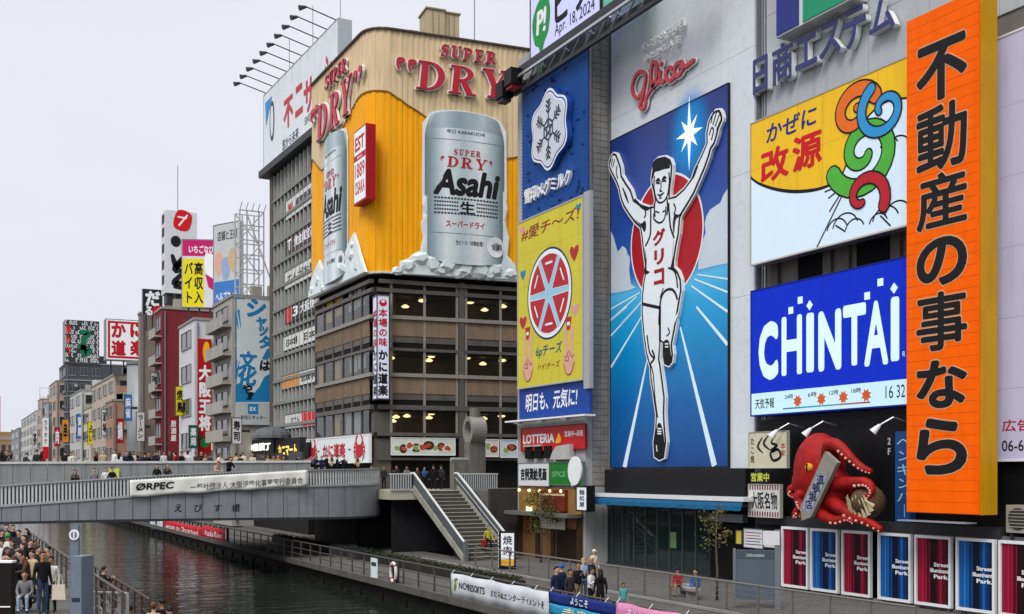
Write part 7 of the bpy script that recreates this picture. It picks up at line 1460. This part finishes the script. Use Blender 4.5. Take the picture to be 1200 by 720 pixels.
bc = ou(1015, 588); tb = thing('dumpling_ball', 'round brown dumpling ball with pale drips under the octopus arm', 'sculpture', oo); q = MB(); q.sm = True; q.ball((bc[0], bc[1], .9), 13.5 * mp_, 16, 12); q.obj('ball', M('dumpling_brown', '#5a4530', .45, .35, 3), tb)
rb_ = 13.5 * mp_
for i in range(9): a_ = R(186 + i * 21); MB().tube([(bc[0] + .95 * rb_ * math.cos(a_), bc[1] - .15 * rb_ + .8 * rb_ * math.sin(a_), .9 + .55 * rb_), (bc[0] + .72 * rb_ * math.cos(a_), bc[1] + .25 * rb_ + .15 * rb_ * math.sin(i * 2.1), .9 + 1.0 * rb_)], [.1, .02], 6).obj('drip', M('drip_cream', '#c9bd98', .4), tb)

# ---- trees on the pavement
def leaf_tree(name, label, base, h, cw, nleaf, cols, seed, low=.45, trunk=.07, sparse=False):
    rr = random.Random(seed); g = thing(name, label, 'tree', base); t = MB(); t.sm = True; t.tube([(0, 0, 0), (.03, 0, h * .3), (-.03, .02, h * .6), (.02, 0, h * .92)], [trunk, trunk * .85, trunk * .6, trunk * .25], 8); tips = []
    for i in range(9):
        z = h * (low + (.95 - low) * i / 9); a = rr.uniform(0, 6.28); L_ = cw * rr.uniform(.5, 1) * (1.1 - .5 * i / 9); e = (L_ * math.cos(a), L_ * math.sin(a), z + L_ * rr.uniform(.2, .7)); t.tube([(0, 0, z), (e[0] * .5, e[1] * .5, z + (e[2] - z) * .6), e], [trunk * .4, trunk * .25, trunk * .1], 5); tips += [Vector(e), Vector(e) * .7 + Vector((0, 0, z)) * .3]
    t.obj('trunk', M('bark_grey_brown', '#5b5148', .85, .2, 4, bump=.4), g); q = MB()
    for i in range(nleaf):
        c = rr.choice(tips) + Vector((rr.gauss(0, .22), rr.gauss(0, .22), rr.gauss(0, .2))) * (1 if not sparse else .7); s = rr.uniform(.05, .10); a = Vector((rr.uniform(-1, 1), rr.uniform(-1, 1), rr.uniform(-.6, .6))).normalized(); b = a.cross(Vector((rr.uniform(-1, 1), rr.uniform(-1, 1), rr.uniform(-1, 1)))).normalized()
        q.face([c - a * s, c + b * s * .5, c + a * s, c - b * s * .5], rr.randrange(len(cols)))
    tag(q.obj('crown', [M('leaf_' + c.lstrip('#'), c, .6, .2, 3) for c in cols], g), kind='stuff')
P = on_x(634, 640, 31.8); leaf_tree('young_tree', 'young leafy tree in front of the small restaurant', (P.x, P.y, 0), on_x(634, 574, 31.8).z, 1.1, 900, ('#3a4d1f', '#55652a', '#2b3a18'), 3, .4)
P = on_z(840, 704, 0); leaf_tree('bare_tree', 'thin nearly bare tree behind the railing before the dark doorway', (P.x, P.y, 0), 4.0, .75, 260, ('#5a5a2c', '#6b5a33', '#474a25'), 8, .55, .06, True)

# ---- left bank: pillar, kiosk, ring sign
P = at_d(92, 652, 26.8); g = thing('information_pillar', 'grey slab-shaped information pillar on the left promenade', 'pillar', Face((P.x - .18, P.y + .05, 1.3), (RT.x * .93 + .1, RT.y * .93 - .35))); GP = M('pillar_blue_grey', '#6b7683', .45, .1, 1.2); MB().box((0, 0, -.5), (.30, P.z - 1.3, 0)).obj('slab', GP, g); MB().box((-.02, .3, -.45), (-.001, P.z - 1.5, -.05)).obj('glass_face', GLASSD, g); MB().box((.04, .9, .001), (.26, 1.0, .006)).obj('print_line', M('print_slate'), g)
P = at_d(87, 627, 29.5); g = thing('ring_post_sign', 'blue-grey post with a white round clock-like sign, behind the pillar', 'sign', Face((P.x, P.y, 1.3), (RT.x, RT.y))); MB().box((-.1, 0, -.12), (.1, P.z - 1.3 + .25, -.02)).obj('post', GP, g); q = MB(); q.prism(ell(0, P.z - 1.3, .13, .14, 24), -.018, .02); q.obj('disc', PAPER, g); MB().prism(ell(0, P.z - 1.3, .085, .095, 24), .021, .026).obj('ring_hole', GP, g); MB().box((-.015, P.z - 1.39, .027), (.015, P.z - 1.21, .03)).obj('mark', PAPER, g)
P = at_d(7, 659, 27.5); g = thing('dark_kiosk', 'dark cabinet with pale top edge at the bottom left corner', 'cabinet', Face((P.x - .52, P.y + .27, 1.3), (RT.x, RT.y))); MB().box((0, 0, -.22), (.72, P.z - 1.32, 0)).obj('cabinet', M('cabinet_brown_black', '#1d1614', .5, .15), g); MB().box((-.02, P.z - 1.318, -.24), (.74, P.z - 1.27, .03)).obj('top_edge', PAPER, g); MB().box((0, .68, .001), (.7, .71, .03)).obj('shelf_edge', PAPER, g)

# ================================================================== people
def skeleton(pose):
    J = {}; E = []
    def j(n, p, r, reg): J[n] = (Vector(p), r, reg)
    sit = pose == 'sit'; pz = .47 if sit else .95
    lean = {'lean': .22, 'sit': .10, 'phone': .02}.get(pose, 0)
    def up(y, z): return (0, y - lean * (z - .95) / .6, z + (pz - .95))
    j('pelvis', up(0, .95), (.15, .11), 't'); j('waist', up(0, 1.1), (.135, .10), 't'); j('chest', up(.01, 1.28), (.165, .115), 't'); j('neckb', up(.01, 1.43), (.075, .07), 't'); j('neck', up(-.005, 1.49), (.052, .055), 's'); j('jaw', up(-.03, 1.56), (.074, .086), 's'); j('head', up(-.015, 1.635), (.094, .11), 's'); j('crown', up(-.005, 1.70), (.072, .084), 's')
    E += [('pelvis', 'waist'), ('waist', 'chest'), ('chest', 'neckb'), ('neckb', 'neck'), ('neck', 'jaw'), ('jaw', 'head'), ('head', 'crown')]
    cp = J['chest'][0]
    for s, t in ((-1, 'L'), (1, 'R')):
        sh = cp + Vector((s * .165, 0, .11)); j('sh' + t, sh, (.068, .07), 't')
        if pose in ('stand', 'walk'): sw = (.12 if s > 0 else -.1) if pose == 'walk' else 0; el, wr, hd = sh + Vector((s * .06, .03 - sw, -.28)), sh + Vector((s * .07, -.06 - sw * 1.8, -.52)), sh + Vector((s * .07, -.09 - sw * 2, -.60))
        elif pose == 'phone': el, wr, hd = sh + Vector((s * .05, -.08, -.26)), sh + Vector((-s * .03, -.30, -.12)), sh + Vector((-s * .07, -.36, -.05))
        elif pose == 'lean': el, wr, hd = sh + Vector((s * .07, -.14, -.25)), sh + Vector((-s * .02, -.36, -.27)), sh + Vector((-s * .07, -.42, -.28))
        else: el, wr, hd = sh + Vector((s * .06, -.06, -.27)), sh + Vector((-s * .02, -.28, -.38)), sh + Vector((-s * .05, -.36, -.40))
        j('el' + t, el, (.048, .048), 't'); j('wr' + t, wr, (.033, .033), 't'); j('hd' + t, hd, (.036, .026), 's'); E += [('chest', 'sh' + t), ('sh' + t, 'el' + t), ('el' + t, 'wr' + t), ('wr' + t, 'hd' + t)]
        if sit: hp, kn, an, to = (s * .09, -.02, .49), (s * .12, -.42, .50), (s * .12, -.40, .09), (s * .13, -.54, .045)
        elif pose == 'walk': k_ = s * .16; hp, kn, an, to = (s * .085, 0, .88), (s * .09, -.04 - k_, .49), (s * .09, .05 - k_ * 1.5, .10 + (.05 if s < 0 else 0)), (s * .09, -.10 - k_ * 1.5, .045)
        else: hp, kn, an, to = (s * .085, 0, .88), (s * .10, -.01, .49), (s * .105, .03, .09), (s * .12, -.12, .045)
        j('hp' + t, hp, (.088, .092), 'b'); j('kn' + t, kn, (.062, .064), 'b'); j('an' + t, an, (.045, .047), 'b'); j('to' + t, to, (.042, .034), 'f'); E += [('pelvis', 'hp' + t), ('hp' + t, 'kn' + t), ('kn' + t, 'an' + t), ('an' + t, 'to' + t)]
    return J, E
POSES = ('stand', 'phone', 'lean', 'sit', 'walk'); TMP = {}
for pz_ in POSES:
    J, E = skeleton(pz_); names = list(J); me = bpy.data.meshes.new('body'); me.from_pydata([J[n][0] for n in names], [(names.index(a), names.index(b)) for a, b in E], [])
    o = bpy.data.objects.new('body', me); COL.objects.link(o); md = o.modifiers.new('skin', 'SKIN'); md.use_smooth_shade = True
    for i, n in enumerate(names): me.skin_vertices[0].data[i].radius = J[n][1]; me.skin_vertices[0].data[i].use_root = n == 'pelvis'
    o.modifiers.new('smooth', 'SUBSURF').levels = 1; TMP[pz_] = (o, J)
dg = bpy.context.evaluated_depsgraph_get(); BODY = {}
for pz_, (o, J) in TMP.items():
    me = bpy.data.meshes.new_from_object(o.evaluated_get(dg)); V = [tuple(v.co) for v in me.vertices]; Fc = [tuple(p.vertices) for p in me.polygons]; bpy.data.meshes.remove(me)
    base = o.data; bpy.data.objects.remove(o); bpy.data.meshes.remove(base)
    b = MB(); b.v = V; b.f = Fc; b.sm = True; reg = {'s': 0, 't': 1, 'b': 2, 'f': 3}
    for f in Fc:
        c = sum((Vector(V[i]) for i in f), Vector()) / len(f); n = min((k for k in J if not (k[:2] == 'hd' and (J[k][0] - c).length > .062)), key=lambda k: (J[k][0] - c).length - max(J[k][1]) * .6); b.mi.append(reg[J[n][2]] if not (n == 'pelvis' and c.z < J['pelvis'][0].z - .03) else 2)
    hd = J['head'][0]; jw = J['jaw'][0]
    b.tube([(hd.x, hd.y - .09, hd.z - .005), (hd.x, hd.y - .118, hd.z - .045), (hd.x, hd.y - .092, hd.z - .055)], [.008, .016, .008], 6, 0)      # nose
    for s in (-1, 1): b.ball((s * .035, hd.y - .085, hd.z - .005), (.016, .012, .009), 6, 4, 4); b.ball((s * .086, hd.y + .01, hd.z - .02), (.012, .02, .03), 6, 4, 0); b.box((s * .035 - .02, hd.y - .098, hd.z + .02), (s * .035 + .02, hd.y - .085, hd.z + .028), 4)
    b.box((-.022, jw.y - .094, jw.z + .005), (.022, jw.y - .07, jw.z + .015), 5)
    for s, t in ((-1, 'L'), (1, 'R')):                         # five fingers of unequal length
        h0 = J['hd' + t][0]; dr = (h0 - J['wr' + t][0]).normalized(); sd_ = Vector((0, 1, 0)) if pz_ in ('stand', 'walk') else Vector((1, 0, 0)); dn = Vector((-s * .4, -.3, -.2)) if pz_ in ('stand', 'walk') else Vector((0, -.2, -.7))
        for k, (off, ln) in enumerate(((-.024, .062), (-.008, .075), (.008, .07), (.024, .055))): p0 = h0 + dr * .015 + sd_ * off; b.tube([p0, p0 + dr * ln * .6, p0 + dr * ln * .85 + dn * .025], [.010, .009, .006], 5, 0)
        p0 = h0 - sd_ * .026 - dr * .02; b.tube([p0, p0 - sd_ * .02 + dr * .03, p0 - sd_ * .012 + dr * .055], [.011, .010, .007], 5, 0)
    BODY[pz_] = (b, hd.copy())
SKIN = [M('skin_light', '#c79d82', .55, .08), M('skin_tan', '#a97c60', .55, .08), M('skin_pale', '#d2ad96', .55, .06)]; HAIRM = [M('hair_black', '#17120f', .5, .1), M('hair_dark_brown', '#2e1f17', .5, .12), M('hair_brown', '#5a3b26', .5, .12), M('hair_blond', '#a98a5c', .55, .1)]
CL = {'black': '#17171a', 'charcoal': '#2d2e31', 'navy': '#1b2540', 'white': '#d4d4d0', 'grey': '#77787a', 'beige': '#b39f80', 'red': '#9c2225', 'blue': '#2d5c97', 'teal': '#4f9a96', 'khaki': '#8a7a58', 'denim': '#33445f', 'cream': '#cfc7b2', 'brown': '#503a2b', 'green': '#2c8a4a', 'pink': '#b98590', 'yellow': '#b9b13a', 'olive': '#4d5136', 'orange': '#b85a2a', 'pale blue': '#8fa5bd'}
CM = {k: M('fabric_' + k.replace(' ', '_'), v, .85, .12, 6, bump=.15) for k, v in CL.items()}
BM = {k: v[0].mesh('body', [SKIN[0], CM['black'], CM['denim'], CM['black'], INK, M('lip', '#8a4a42', .5)]) for k, v in BODY.items()}
def hair_mesh(hd, kind):
    q = MB(); q.sm = True; n, k = 14, 8
    for a in range(k + 1):
        for b_ in range(n):
            th = 2 * math.pi * b_ / n; front = math.cos(th - math.pi * 1.5); mx_ = (104 if kind == 'short' else 130) - (50 if kind == 'short' else 68) * max(0, front) ** .6 + (14 if kind != 'short' and front < 0 else 0); ph = R(mx_) * a / k
            r_ = 1.0 + .03 * math.sin(b_ * 5 + a); q.v.append((hd.x + .092 * r_ * math.sin(ph) * math.cos(th), hd.y + .016 + .106 * r_ * math.sin(ph) * math.sin(th), hd.z + .018 + .108 * r_ * math.cos(ph)))
    for a in range(k):
        for b_ in range(n): d = (b_ + 1) % n; q.f.append((a * n + b_, (a + 1) * n + b_, (a + 1) * n + d, a * n + d)); q.mi.append(0)
    if kind == 'long': q.tube([(hd.x, hd.y + .05, hd.z + .04), (hd.x, hd.y + .085, hd.z - .1), (hd.x, hd.y + .10, hd.z - .25), (hd.x, hd.y + .09, hd.z - .36)], [.09, .095, .10, .05], 10)
    return q.mesh('hair', HAIRM[0])
HM = {(p, k): hair_mesh(BODY[p][1], k) for p in POSES for k in ('short', 'bob', 'long')}
def cap_mesh(hd):
    q = MB(); q.sm = True; q.ball((hd.x, hd.y + .01, hd.z + .035), (.105, .122, .1), 12, 8); q.prism(ell(hd.x, hd.y - .12, .075, .09, 14), hd.z + .03, hd.z + .042); return q.mesh('cap', CM['black'])
CAPM = {p: cap_mesh(BODY[p][1]) for p in POSES}
NP = [0]; seen = {}
def person(label, loc, face, pose='stand', top='black', bottom='denim', hair='short', hc=0, skin=0, h=1.68, cap=None, group=None, shoes='black'):
    """face: degrees, 0 looks towards -Y (back to the camera's bridge), 90 looks towards +X"""
    g = thing('person', label, 'person', loc, group, R(face)); k = h / 1.72; g.scale = (k, k, k)
    b = link('body', BM[pose], g)
    for i, m_ in enumerate((SKIN[skin], CM[top], CM[bottom], CM[shoes])): b.material_slots[i].link = 'OBJECT'; b.material_slots[i].material = m_
    hr = link('hair', HM[pose, hair], g); hr.material_slots[0].link = 'OBJECT'; hr.material_slots[0].material = HAIRM[hc]
    if cap: c = link('cap', CAPM[pose], g); c.material_slots[0].link = 'OBJECT'; c.material_slots[0].material = CM[cap]
    NP[0] += 1; return g
def num(i):
    w1 = ('zeroth', 'first', 'second', 'third', 'fourth', 'fifth', 'sixth', 'seventh', 'eighth', 'ninth', 'tenth', 'eleventh', 'twelfth', 'thirteenth', 'fourteenth', 'fifteenth', 'sixteenth', 'seventeenth', 'eighteenth', 'nineteenth', 'twentieth')
    return w1[i] if i <= 20 else ('twenty-' + w1[i - 20] if i < 30 else ('thirtieth' if i == 30 else 'thirty-' + w1[i - 30]))
rp_ = random.Random(31)
TOPS = ['black', 'black', 'charcoal', 'black', 'navy', 'white', 'grey', 'beige', 'charcoal', 'cream', 'brown', 'black']
cw_l = [3, 8, 15, 28, 43, 49, 76, 82, 86, 112, 121, 134, 140, 148, 152, 156, 160, 165, 170, 174.5, 181, 185, 192, 199, 205, 213, 220, 229, 236, 241, 246, 257, 270, 277, 282, 287, 296]; fixed = {49: 'red', 134: 'white', 140: 'white', 112: 'black', 121: 'beige', 205: 'red', 220: 'white'}
for i, x in enumerate(cw_l):
    Y = 75.9 + rp_.uniform(0, 1.8); p = on_y(x, 540, Y); t = fixed.get(x) or rp_.choice(TOPS); hh = rp_.uniform(1.64, 1.86) + (.08 if x in (134, 112) else 0)
    person('person in %s top behind the bridge parapet, %s head from the left' % (t, num(i + 1)), (p.x, p.y, 4.95), rp_.uniform(-60, 60) + (180 if rp_.random() < .35 else 0), rp_.choice(('stand', 'lean', 'phone', 'stand')), t, rp_.choice(('denim', 'black', 'charcoal', 'beige')), rp_.choice(('short', 'bob', 'long')), rp_.choice((0, 0, 0, 1, 2)), rp_.randrange(3), hh, group='people behind the bridge parapet')
cw_r = [308, 314, 321, 326, 332, 346, 370, 377, 383, 388, 395, 403, 420, 434, 437.5, 450, 465, 477, 489, 497]; fx2 = {326: 'orange', 497: 'blue', 388: 'cream', 450: 'charcoal'}
for i, x in enumerate(cw_r):
    Y = 76.3 + rp_.uniform(0, .8) if x < 440 else 73.0 + rp_.uniform(0, 1.6); p = on_y(x, 548, Y); t = fx2.get(x) or rp_.choice(TOPS); zt = 4.95 if x < 440 else 4.155
    if x > 440: p.x = max(p.x, 28.0)
    person('person in %s top near the crab board, %s head from the left' % (t, num(i + 1)), (p.x, p.y, zt if p.x < 27.5 else 4.155), rp_.uniform(-60, 60), rp_.choice(('stand', 'lean', 'phone')), t, 'black', rp_.choice(('short', 'bob', 'long')), rp_.choice((0, 0, 1, 2)), rp_.randrange(3), rp_.uniform(1.55, 1.7), group='people near the crab board')
for x, Y, t, ps, hk, hc_, lab, cp in ((88, 70.4, 'charcoal', 'phone', 'long', 0, 'long-haired person in charcoal leaning over the ramp balustrade', None), (110.5, 71.8, 'grey', 'stand', 'short', 0, 'short person in grey passing on the bridge ramp', None), (124, 72.2, 'white', 'stand', 'short', 0, 'person in white passing on the bridge ramp', None), (131.5, 71.2, 'black', 'walk', 'bob', 0, 'person in black walking along the bridge ramp', None), (184, 71.0, 'black', 'stand', 'long', 0, 'long-haired person in black above the start of the cloth banner', None), (196, 71.2, 'charcoal', 'phone', 'long', 1, 'person in charcoal holding a phone above the cloth banner', None), (254, 71.6, 'beige', 'lean', 'short', 0, 'person with an orange cap above the cloth banner', 'orange'), (267.5, 70.6, 'black', 'lean', 'short', 0, 'person in black leaning far over the cloth banner', None)):
    p = on_y(x, 555, Y); sdist = p.x + 6; person(lab, (p.x, p.y, ftop(sdist) - .02), rp_.uniform(-25, 25), ps, t, 'black', hk, hc_, 0, 1.78 + (.22 if x == 267.5 else 0), cap=cp)
for x, y, dz, t, bt, lab, cp, rz in ((508, 556, .0, 'black', 'black', 'person in black at the top of the stairs, left one', None, 170), (517, 556, .0, 'charcoal', 'black', 'person in charcoal with pale backpack colour at the stair head, right one', None, 150)):
    yy = 69.6; p = on_y(x, y, yy); person(lab, (p.x, yy, 4.15), rz, 'walk', t, bt, 'short', 0, 0, 1.7)
p = Vector((30.1, 61.6, .19 * 2 + .0)); person('person in a yellow top stepping off the stairs with a red bag', (p.x, p.y, .377), 10, 'walk', 'yellow', 'black', 'short', 1, 0, 1.66)
bg_ = thing('handbag', 'red bag carried by the person at the stair foot', 'bag', (p.x - .33, p.y - .05, .377 + .5)); MB().prism(smooth_closed([(-.14, 0), (.14, 0), (.12, .3), (-.12, .3)], 3), -.05, .05).obj('pouch', CM['red'], bg_); MB().tube([(-.08, .28, 0), (0, .45, 0), (.08, .28, 0)], .012, 5).obj('strap', CM['red'], bg_); bg_.rotation_euler = (R(90), 0, 0)
# group on the quay behind the banners
def at_head(x, y, ztop): return at_d(x, y, (EYE.z - ztop) * F / (y - HY))
for x, y, t, bt, hk, hc_, ps, lab, rz, h_, cp in ((652, 665, 'navy', 'denim', 'short', 0, 'stand', 'person in navy printed jacket at the left of the quay group', 20, 1.70, None), (658, 662, 'navy', 'black', 'short', 0, 'stand', 'person with a blue cap in the quay group', 200, 1.72, 'blue'), (677, 659.5, 'black', 'khaki', 'short', 0, 'phone', 'broad person in black shirt looking at a phone in the quay group', 5, 1.76, None), (692.5, 666, 'white', 'black', 'bob', 0, 'phone', 'person in white top with dark waistcoat colour in the quay group', 30, 1.62, None), (703.5, 668, 'black', 'black', 'long', 0, 'stand', 'long-haired person in black at the right of the quay group', 160, 1.62, None), (683.5, 655, 'pale blue', 'denim', 'bob', 3, 'stand', 'blond person in pale blue behind the quay group', 0, 1.66, None), (693, 654, 'navy', 'denim', 'bob', 3, 'stand', 'blond person in navy behind the quay group', 10, 1.66, None), (668, 668, 'charcoal', 'black', 'short', 0, 'stand', 'person in charcoal half hidden between the navy and black shirts', 15, 1.6, None), (730.5, 684, 'teal', 'grey', 'bob', 0, 'stand', 'small child in teal standing apart at the railing', -20, 1.12, None)):
    h_ = h_ * 1.09; p = at_head(x, y, -.12 + h_); person(lab, (p.x, p.y, -.12), rz, ps, t, bt, hk, hc_, rp_.randrange(3), h_, cap=cp, shoes='white' if t == 'white' else 'black')
p = at_head(678, 645.5, 1.66); person('person with a white hat beyond the railing near the restaurant', (max(p.x, 27.6), p.y, 0), 0, 'stand', 'cream', 'beige', 'short', 1, 0, 1.66, cap='cream')
# two people on a low bench behind the railing
P = on_z(797, 700, 0); g = thing('stone_bench', 'low grey stone bench behind the railing', 'bench', (P.x + .3, P.y - .1, 0), rz=R(-25)); MB().box((-.25, -1.25, .38), (.3, 1.0, .48)).obj('seat', CONC, g)
for y_ in (-1.0, .6): MB().box((-.18, y_, 0), (.22, y_ + .3, .379)).obj('leg', CONC, g)
person('seated person in a red shirt and khaki trousers on the stone bench', (P.x + .35 - .16, P.y + .35, 0), -72, 'sit', 'red', 'khaki', 'short', 1, 0, 1.72, cap='navy'); person('seated person in blue jacket bent forward on the stone bench', (P.x + .35 + .1, P.y - .55, 0), -60, 'sit', 'blue', 'navy', 'short', 0, 0, 1.68)
# ---- left promenade and landing
LP = ((2, 622, 'black', 'black', 'short', 'stand', 'person in black at the left edge, farthest back', None, 1.66), (9, 627, 'white', 'grey', 'short', 'stand', 'person with a green cap and white top in the left crowd', 'green', 1.66), (15.5, 616, 'black', 'black', 'short', 'stand', 'dark figure farthest along the left promenade', None, 1.7), (2, 634, 'white', 'denim', 'bob', 'stand', 'person in white at the left picture edge', None, 1.64), (14, 634, 'charcoal', 'black', 'long', 'stand', 'long-haired person in charcoal in the left crowd', None, 1.64), (20, 641, 'brown', 'black', 'bob', 'phone', 'person in brown coat inside the left crowd', None, 1.66), (35, 633, 'black', 'charcoal', 'short', 'stand', 'person in black by the promenade railing', None, 1.70), (26, 650, 'black', 'denim', 'short', 'stand', 'dark haired person in black just behind the seated one', None, 1.64), (38, 646, 'beige', 'black', 'bob', 'stand', 'person in beige coat beside the big dark jacket', None, 1.62), (10, 650, 'grey', 'black', 'short', 'phone', 'person in grey behind the dark cabinet', None, 1.66), (60, 653, 'white', 'black', 'bob', 'stand', 'person with white scarf top next to the promenade railing', None, 1.6), (28, 628, 'navy', 'black', 'short', 'stand', 'person in navy far along the promenade', None, 1.66), (44, 641, 'charcoal', 'denim', 'short', 'walk', 'person in charcoal walking behind the beige coat', None, 1.7), (8, 642, 'pink', 'black', 'long', 'stand', 'person in dull pink in the left crowd', None, 1.6), (22, 622, 'charcoal', 'black', 'bob', 'stand', 'far person in charcoal near the promenade railing', None, 1.64))
for x, y, t, bt, hk, ps, lab, cp, h_ in LP:
    p = at_head(x, y, 1.3 + h_); person(lab, (min(p.x, 3.6), p.y, 1.3), rp_.uniform(-70, 70), ps, t, bt, hk, rp_.choice((0, 0, 1)), rp_.randrange(3), h_, cap=cp)
more = [(x_, y_) for x_, y_ in ((6, 615), (20, 612), (12, 622), (19, 630), (27, 637), (5, 640), (33, 645), (47, 636), (40, 634), (54, 646), (24, 645), (16, 646), (57, 641), (1, 652), (31, 620))]
for k_, (x, y) in enumerate(more[::2]):
    h_ = rp_.uniform(1.58, 1.78); t = ('black', 'charcoal', 'black', 'brown', 'navy', 'black', 'olive', 'charcoal')[k_ % 8]; p = at_head(x, y, 1.3 + h_)
    person('person in %s packed in the left promenade crowd, %s from the back' % (t, num(k_ + 1)), (min(p.x, 3.55), p.y, 1.3), rp_.uniform(-90, 90), rp_.choice(('stand', 'phone', 'lean')), t, 'black', rp_.choice(('short', 'bob', 'long')), rp_.choice((0, 0, 1)), rp_.randrange(3), h_, group='people packed on the left promenade')
p = at_head(50, 647, 1.3 + 1.78); person('big person in black leather jacket and blue jeans standing on the promenade', (p.x, p.y, 1.3), 25, 'stand', 'black', 'denim', 'short', 1, 1, 1.78)
t_ = thing('tote_bag', 'cream tote bag hanging beside the person in black leather jacket', 'bag', (p.x + .42, p.y - .1, 1.3 + .42)); MB().prism([(-.19, 0), (.19, 0), (.16, .42), (-.16, .42)], -.05, .05).obj('pouch', CM['cream'], t_); MB().tube([(-.1, .41, 0), (-.07, .7, 0), (.07, .7, 0), (.1, .41, 0)], .012, 5).obj('strap', CM['cream'], t_); t_.rotation_euler = (R(90), 0, R(-20))
p = at_head(30, 668, 1.3 + 1.22); g = thing('promenade_bench', 'dark bench under the seated person on the left promenade', 'bench', (p.x, p.y + .05, 1.3), rz=R(-20)); MB().box((-.7, -.22, .38), (.7, .25, .46)).obj('seat', DSTEEL, g)
for u in (-.6, .5): MB().box((u, -.18, 0), (u + .1, .2, .379)).obj('leg', DSTEEL, g)
person('seated long-haired person in grey sweater and pale jeans at the bottom left', (p.x, p.y, 1.3), -15, 'sit', 'grey', 'pale blue', 'long', 0, 0, 1.64)
for x, y, t, bt, hk, ps, lab, rz, h_ in ((121, 665, 'black', 'black', 'short', 'phone', 'person in black raising a phone on the left landing', 105, 1.72), (140, 704, 'grey', 'black', 'short', 'stand', 'dark haired person cut by the bottom edge, left of the brown heads', 20, 1.7), (152, 711, 'charcoal', 'black', 'short', 'stand', 'person in charcoal low at the bottom edge', 160, 1.64), (180, 707, 'beige', 'denim', 'bob', 'stand', 'brown haired person at the bottom edge facing the water', 150, 1.64), (190, 703, 'black', 'denim', 'short', 'stand', 'person in black second from the right at the bottom edge', 200, 1.7), (199, 712, 'navy', 'denim', 'short', 'stand', 'person in navy rightmost at the bottom edge of the landing', 190, 1.66), (112, 700, 'white', 'grey', 'bob', 'sit', 'person in white sitting low behind the sloping handrail', 40, 1.6)):
    p = at_head(x, y, .2 + (h_ if ps != 'sit' else .75 * h_)); person(lab, (min(max(p.x, 4.3), 5.6), p.y, .2), rz, ps, t, bt, hk, 2 if 'brown' in lab else 0, rp_.randrange(3), h_)
# two electric stand-up details: drink can cooler and crates at the quay
for i, (x, y) in enumerate(((408, 640), (418, 644), (396, 640))):
    P = on_z(x, y + 12, -.12); g = thing('planter_box', 'dark planter box in the shade under the bridge, ' + ('middle', 'nearest', 'farthest')[i] + ' of three', 'planter', (max(P.x, 21.5), P.y, -.12), 'planters under the bridge'); MB().box((-.5, -.4, 0), (.5, .4, .7)).obj('box', DSTEEL, g); MB().box((-.45, -.35, .701), (.45, .35, .75)).obj('soil', DARK, g)
